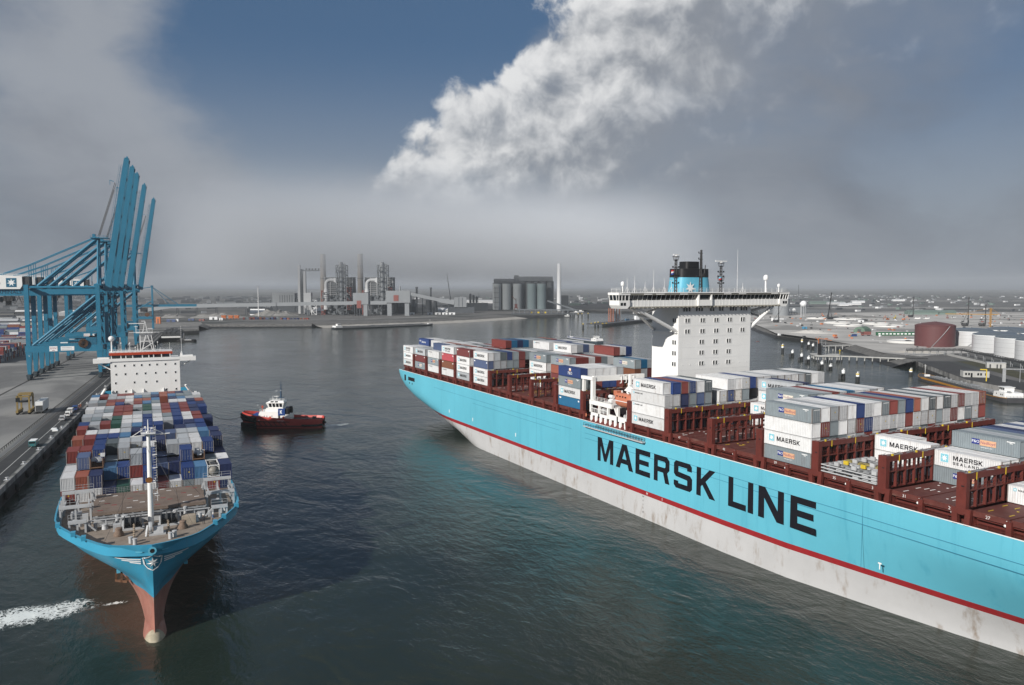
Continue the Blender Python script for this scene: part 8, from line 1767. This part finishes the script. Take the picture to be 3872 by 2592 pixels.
b.build('truss', M_dgrey, e)
for p, q in zip(pts[:-1], pts[1:]):
    for i in range(7): c = V(*p).lerp(V(*q), i / 7) - o0; b = MB(); b.beam((c.x - 1, c.y, 0), (c.x - 1, c.y, c.z), .3); b.beam((c.x + 1, c.y, 0), (c.x + 1, c.y, c.z), .3); b.beam((c.x - 1, c.y, 1), (c.x + 1, c.y, c.z - .5), .15); b.build('support', M_steel, e)
e = site('low_wall', 570, 362, 'low pale concrete bund wall below the pipe bridge', 'wall', 0); b = MB(); b.beam((27, 34, .8), (-28, -36, .8), .5, 1.6); b.build('wall', M_conc2, e)
e = site('pump_house', 525, 310, 'white flat pump house under the pipe bridge', 'building', radians(-50)); bx(e, 'wall', M_conc2, -5.5, 5.5, -2.5, 2.5, 0, 3.6); bx(e, 'roof', M_ltgrey, -5.7, 5.7, -2.7, 2.7, 3.6, 3.8)
for k in (-4, 0, 2): bx(e, 'door', M_dgrey, k, k + .9, -2.56, -2.51, .1, 2.6)
e = site('quay_office', 462, 285, 'low grey quay office with dark windows beside the moored ochre barge', 'building', radians(-42)); bx(e, 'wall', M_conc2, -7, 7, -3, 3, 0, 3.7); bx(e, 'roof', F_dk, -6.8, 6.8, -2.8, 2.8, 3.7, 3.9)
for k in (-6, -4.4, -3, .5, 2, 4.6): bx(e, 'window' if k != -3 else 'door', M_glass, k, k + 1.0, -3.06, -3.01, 1.2 if k != -3 else .1, 2.6)
e = site('sign_gantry', 452, 262, 'grey steel gantry with a yellow post on the right-hand quay', 'gantry', radians(-50)); bx(e, 'leg', M_steel, -.8, .8, -.6, .6, 0, 7.6); MB().beam((0, 0, 7.4), (26, 4, 7.4), .5, .6).build('beam', M_steel, e); bx(e, 'marker_post', M_yellow, -9, -8.5, -1, -.5, 0, 7); bx(e, 'marker_arm', M_yellow, -12, -8.5, -.9, -.6, 6.4, 7)
for k in range(3): MB().tube((8 + k * 8, 1.3 + k * 1.2, 0), (8 + k * 8, 1.3 + k * 1.2, 7.3), .2, 6).build('leg', M_steel, e)
for i in range(11):
    t = i / 10; x = 518 + (430 - 518) * t; y = 360 + (246 - 360) * t; b = MB(); b.cb(0, 0, -.8, 1.0, 1.0, 3.2); o_ = b.build('quay_fender', M_fender, None, (x - 1.1, y + .9, 2.6), radians(-50)); tag(o_, 'black square fender block on the right-hand quay wall', 'fender', 'fender blocks along the right-hand quay')
heap('sand_bank', 590, 412, 46, 14, 3.0, -.85, G_beach, 'sandy mound at the root of the jetty trestle', 9); heap('sand_bank', 1150, 930, 130, 40, 7, -.5, G_gravel, 'low grey spoil mound behind the back tank bases', 10); heap('sand_bank', 730, 640, 60, 16, 4, -.9, G_sand, 'pale sand ridge along the right-hand bank', 12)
def debris():
    r = random.Random(31); b = MB()
    for i in range(420):
        x = r.uniform(560, 1500); y = r.uniform(430, 1000)
        if y > 640 and x < 640 + (y - 520) * .66: continue
        if y < 560 and x < 640: continue
        b.cb(x, y, GZ, r.uniform(.5, 4), r.uniform(.5, 3), r.uniform(.4, 2.2), r.choice([0, 0, 1, 2, 3, 4]))
    o_ = b.build('site_debris', [M_dgrey, M_redbox, M_ltgrey, M_hop, F_wht], kind='stuff'); tag(o_, 'scattered rubble and stores over the building site', 'debris')
    b = MB()
    for i in range(700):
        x = r.uniform(900, 4200); y = r.uniform(900, 3600)
        if x < 1500 and y > 1000 and x < 1150: continue
        b.cb(x, y, GZ, r.uniform(2, 22), r.uniform(2, 10), r.uniform(1.5, 6), r.choice([0, 0, 1, 2, 2, 3, 4]))
    o_ = b.build('distant_clutter', [F_dk, F_grey, F_lt, M_fg, F_wht], kind='stuff'); tag(o_, 'specks of sheds and stores over the distant plain', 'clutter')
    b = MB()
    for i in range(600):
        x = r.uniform(-1500, 900); y = r.uniform(1700, 4200); b.cb(x, y, GZ, r.uniform(4, 40), r.uniform(4, 16), r.uniform(2, 9), r.choice([0, 0, 1, 2, 3]))
    o_ = b.build('distant_clutter', [F_dk, F_mid, F_grey, F_dk], kind='stuff'); tag(o_, 'specks of sheds and trees behind the far shore', 'clutter')
debris()
# ------------------------------------------------------------------ people and gulls
def person(x, y, z, rz, top, legs, hat, label, pose=0):
    me = bpy.data.meshes.new('person')
    a = .12 if pose == 0 else .3
    vs = [(0, 0, .95), (0, 0, 1.18), (0, .02, 1.40), (0, .02, 1.50), (0, .04, 1.62), (0, .05, 1.73),
          (.10, 0, .92), (.11, .04, .50), (.12, .0, .08), (.12, .14, .04), (-.10, 0, .92), (-.12, -.06, .50), (-.13, -.12, .08), (-.13, .02, .04),
          (.20, .0, 1.40), (.26, .02, 1.13), (.24, a + .02, .90), (.24, a + .1, .82), (-.20, .0, 1.40), (-.27, .0, 1.13), (-.26, a * .6, .90), (-.25, a * .6 + .08, .82)]
    es = [(0, 1), (1, 2), (2, 3), (3, 4), (4, 5), (0, 6), (6, 7), (7, 8), (8, 9), (0, 10), (10, 11), (11, 12), (12, 13), (2, 14), (14, 15), (15, 16), (16, 17), (2, 18), (18, 19), (19, 20), (20, 21)]
    rad = [.15, .15, .17, .06, .10, .09, .10, .075, .055, .05, .10, .075, .055, .05, .075, .055, .04, .045, .075, .055, .04, .045]
    me.from_pydata(vs, es, []); o_ = bpy.data.objects.new('person', me); COL.objects.link(o_); o_.location = (x, y, z); o_.rotation_euler[2] = rz
    m_ = o_.modifiers.new('skin', 'SKIN'); sv_ = me.skin_vertices[0].data
    for v, r_ in zip(sv_, rad): v.radius = (r_, r_ * .85); v.use_root = False
    sv_[0].use_root = True; o_.modifiers.new('sub', 'SUBSURF').levels = 1
    # clothing colour by height on the one body mesh
    mt = bpy.data.materials.new('clothes'); mt.use_nodes = True; N = mt.node_tree.nodes; L = mt.node_tree.links; tc = N.new('ShaderNodeTexCoord'); sp = N.new('ShaderNodeSeparateXYZ'); L.new(tc.outputs['Object'], sp.inputs[0]); cr = N.new('ShaderNodeValToRGB'); cr.color_ramp.interpolation = 'CONSTANT'
    mp = N.new('ShaderNodeMath'); mp.operation = 'DIVIDE'; L.new(sp.outputs[2], mp.inputs[0]); mp.inputs[1].default_value = 2.0; L.new(mp.outputs[0], cr.inputs[0])
    el = cr.color_ramp.elements; el[0].color = (.02, .02, .02, 1); el[1].position = .05; el[1].color = (*legs, 1)
    for p_, c_ in ((.46, top), (.755, (.42, .25, .18))): k = el.new(p_); k.color = (*c_, 1)
    b_ = N['Principled BSDF']; L.new(cr.outputs[0], b_.inputs['Base Color']); b_.inputs['Roughness'].default_value = .8; me.materials.append(mt); tag(o_, label, 'person')
    b = MB(); b.lathe([(.135, 0), (.16, .01), (.135, .03), (.12, .10), (.06, .15), (.001, .16)], 10, (0, .05, 1.71)); auto_smooth(b.build('helmet', paint('helmet', hat, .4, 0), o_), 40)
    return o_
for (u, v, rz, c, h, lab, q) in ((8.75, 16.2, 2.9, (.02, .02, .025), (.75, .75, .72), 'person in dark overalls and white helmet standing on the bow deck', 0), (10.4, 16.6, -1.9, (.04, .09, .20), (.75, .75, .72), 'person in a blue jacket and white helmet at the bow bulwark', 1)):
    person(*L2W(u, v, 15.3), rz - A2, c, (.02, .022, .03), h, lab, q)
for s, t, lab in ((146.5, -1.3, 'person in orange work clothes at the far end of the parked vehicles'), (148.6, -.9, 'person in orange work clothes closest to the quay edge')):
    person(*qp(s, t, GZ + .05), 1.0, (.55, .14, .03), (.45, .11, .03), (.75, .72, .6), lab, 0)
def gull(x, y, z, rz, bank, label):
    e = empty('gull', (x, y, z), rz); e.rotation_euler[1] = bank; tag(e, label, 'gull'); gm = paint('gull_white', (.75, .75, .74), .7, 0)
    b = MB(); rings = []
    for i in range(9):
        t = i / 8; r_ = .085 * max(.12, sin(pi * min(1, t * 1.05 + .02)) ** .7); rings.append([(r_ * cos(a), -.28 + .56 * t, .02 * sin(3 * t) + r_ * sin(a)) for a in [2 * pi * j / 8 for j in range(8)]])
    b.grid(rings, closed=True); b.add(rings[0], [tuple(range(8))]); b.add(rings[-1], [tuple(range(7, -1, -1))]); b.build('body', gm, e)
    for s in (-1, 1):
        b = MB(); top = [(s * .05, .10, .05), (s * .35, .16, .16), (s * .72, .02, .10)]; bot = [(s * .05, -.10, .04), (s * .33, -.04, .14), (s * .70, -.06, .09)]
        b.add([*top, *bot, *[(p[0], p[1], p[2] - .02) for p in top], *[(p[0], p[1], p[2] - .02) for p in bot]], [(0, 1, 4, 3), (1, 2, 5, 4), (6, 9, 10, 7), (7, 10, 11, 8), (0, 6, 7, 1), (1, 7, 8, 2), (3, 4, 10, 9), (4, 5, 11, 10), (2, 8, 11, 5)]); b.build('wing', gm, e)
gull(109, 240, 9, .8, .2, 'white gull flying under the big ship stern'); gull(65, 330, 16, 2.2, -.3, 'white gull flying just left of the tug mast'); gull(58, 344, 8.5, 1.0, .1, 'white gull flying ahead of the tug bow')
# ------------------------------------------------------------------ air
def volume(name, dens, col):
    m = bpy.data.materials.new(name); m.use_nodes = True; nt = m.node_tree; nt.nodes.clear()
    v = nt.nodes.new('ShaderNodeVolumePrincipled'); o = nt.nodes.new('ShaderNodeOutputMaterial'); nt.links.new(v.outputs[0], o.inputs['Volume'])
    v.inputs['Color'].default_value = (*col, 1); v.inputs['Density'].default_value = dens; v.inputs['Anisotropy'].default_value = 0.0
    return m
MB().box(-7000, 9500, -2400, 9500, -3, 165).build('haze', volume('haze_air', .00008, (.78, .83, .88)), kind='stuff')
def fog_bank(x0, x1, y0, y1, z0, z1, dens, label):
    """low cloud with a soft ragged underside and no visible rim"""
    m = volume('fog_air', dens, (.88, .93, 1.0)); nt = m.node_tree; N = nt.nodes; L = nt.links; v = [q for q in N if q.type == 'PRINCIPLED_VOLUME'][0]; v.inputs['Anisotropy'].default_value = -.42
    tc = N.new('ShaderNodeTexCoord'); sp = N.new('ShaderNodeSeparateXYZ'); L.new(tc.outputs['Object'], sp.inputs[0])
    def rng(src, a, b):
        q = N.new('ShaderNodeMapRange'); q.interpolation_type = 'SMOOTHSTEP'; L.new(src, q.inputs[0]); q.inputs[1].default_value = a; q.inputs[2].default_value = b; return q.outputs[0]
    def mul(a, b):
        q = N.new('ShaderNodeMath'); q.operation = 'MULTIPLY'
        for k, t in enumerate((a, b)):
            if hasattr(t, 'is_output'): L.new(t, q.inputs[k])
            else: q.inputs[k].default_value = t
        return q.outputs[0]
    no = N.new('ShaderNodeTexNoise'); L.new(tc.outputs['Object'], no.inputs[0]); no.inputs['Scale'].default_value = .006; no.inputs['Detail'].default_value = 3
    ad = N.new('ShaderNodeMath'); ad.operation = 'MULTIPLY_ADD'; L.new(no.outputs[0], ad.inputs[0]); ad.inputs[1].default_value = 70; L.new(sp.outputs[2], ad.inputs[2])
    f = rng(ad.outputs[0], z0 + 38, z0 + 105); f = mul(f, rng(sp.outputs[2], z1, z0 + 60))
    f = mul(f, mul(rng(sp.outputs[0], x0, x0 + 220), rng(sp.outputs[0], x1, x1 - 260))); f = mul(f, mul(rng(sp.outputs[1], y0, y0 + 90), rng(sp.outputs[1], y1, y1 - 120)))
    L.new(mul(f, dens), v.inputs['Density'])
    o = MB().box(x0, x1, y0, y1, z0, z1).build('fog_bank', m, kind='stuff'); tag(o, label, 'fog')
fog_bank(60, 1400, 1380, 2100, 50, 330, .0042, 'low grey fog swallowing the chimneys of the far shore')
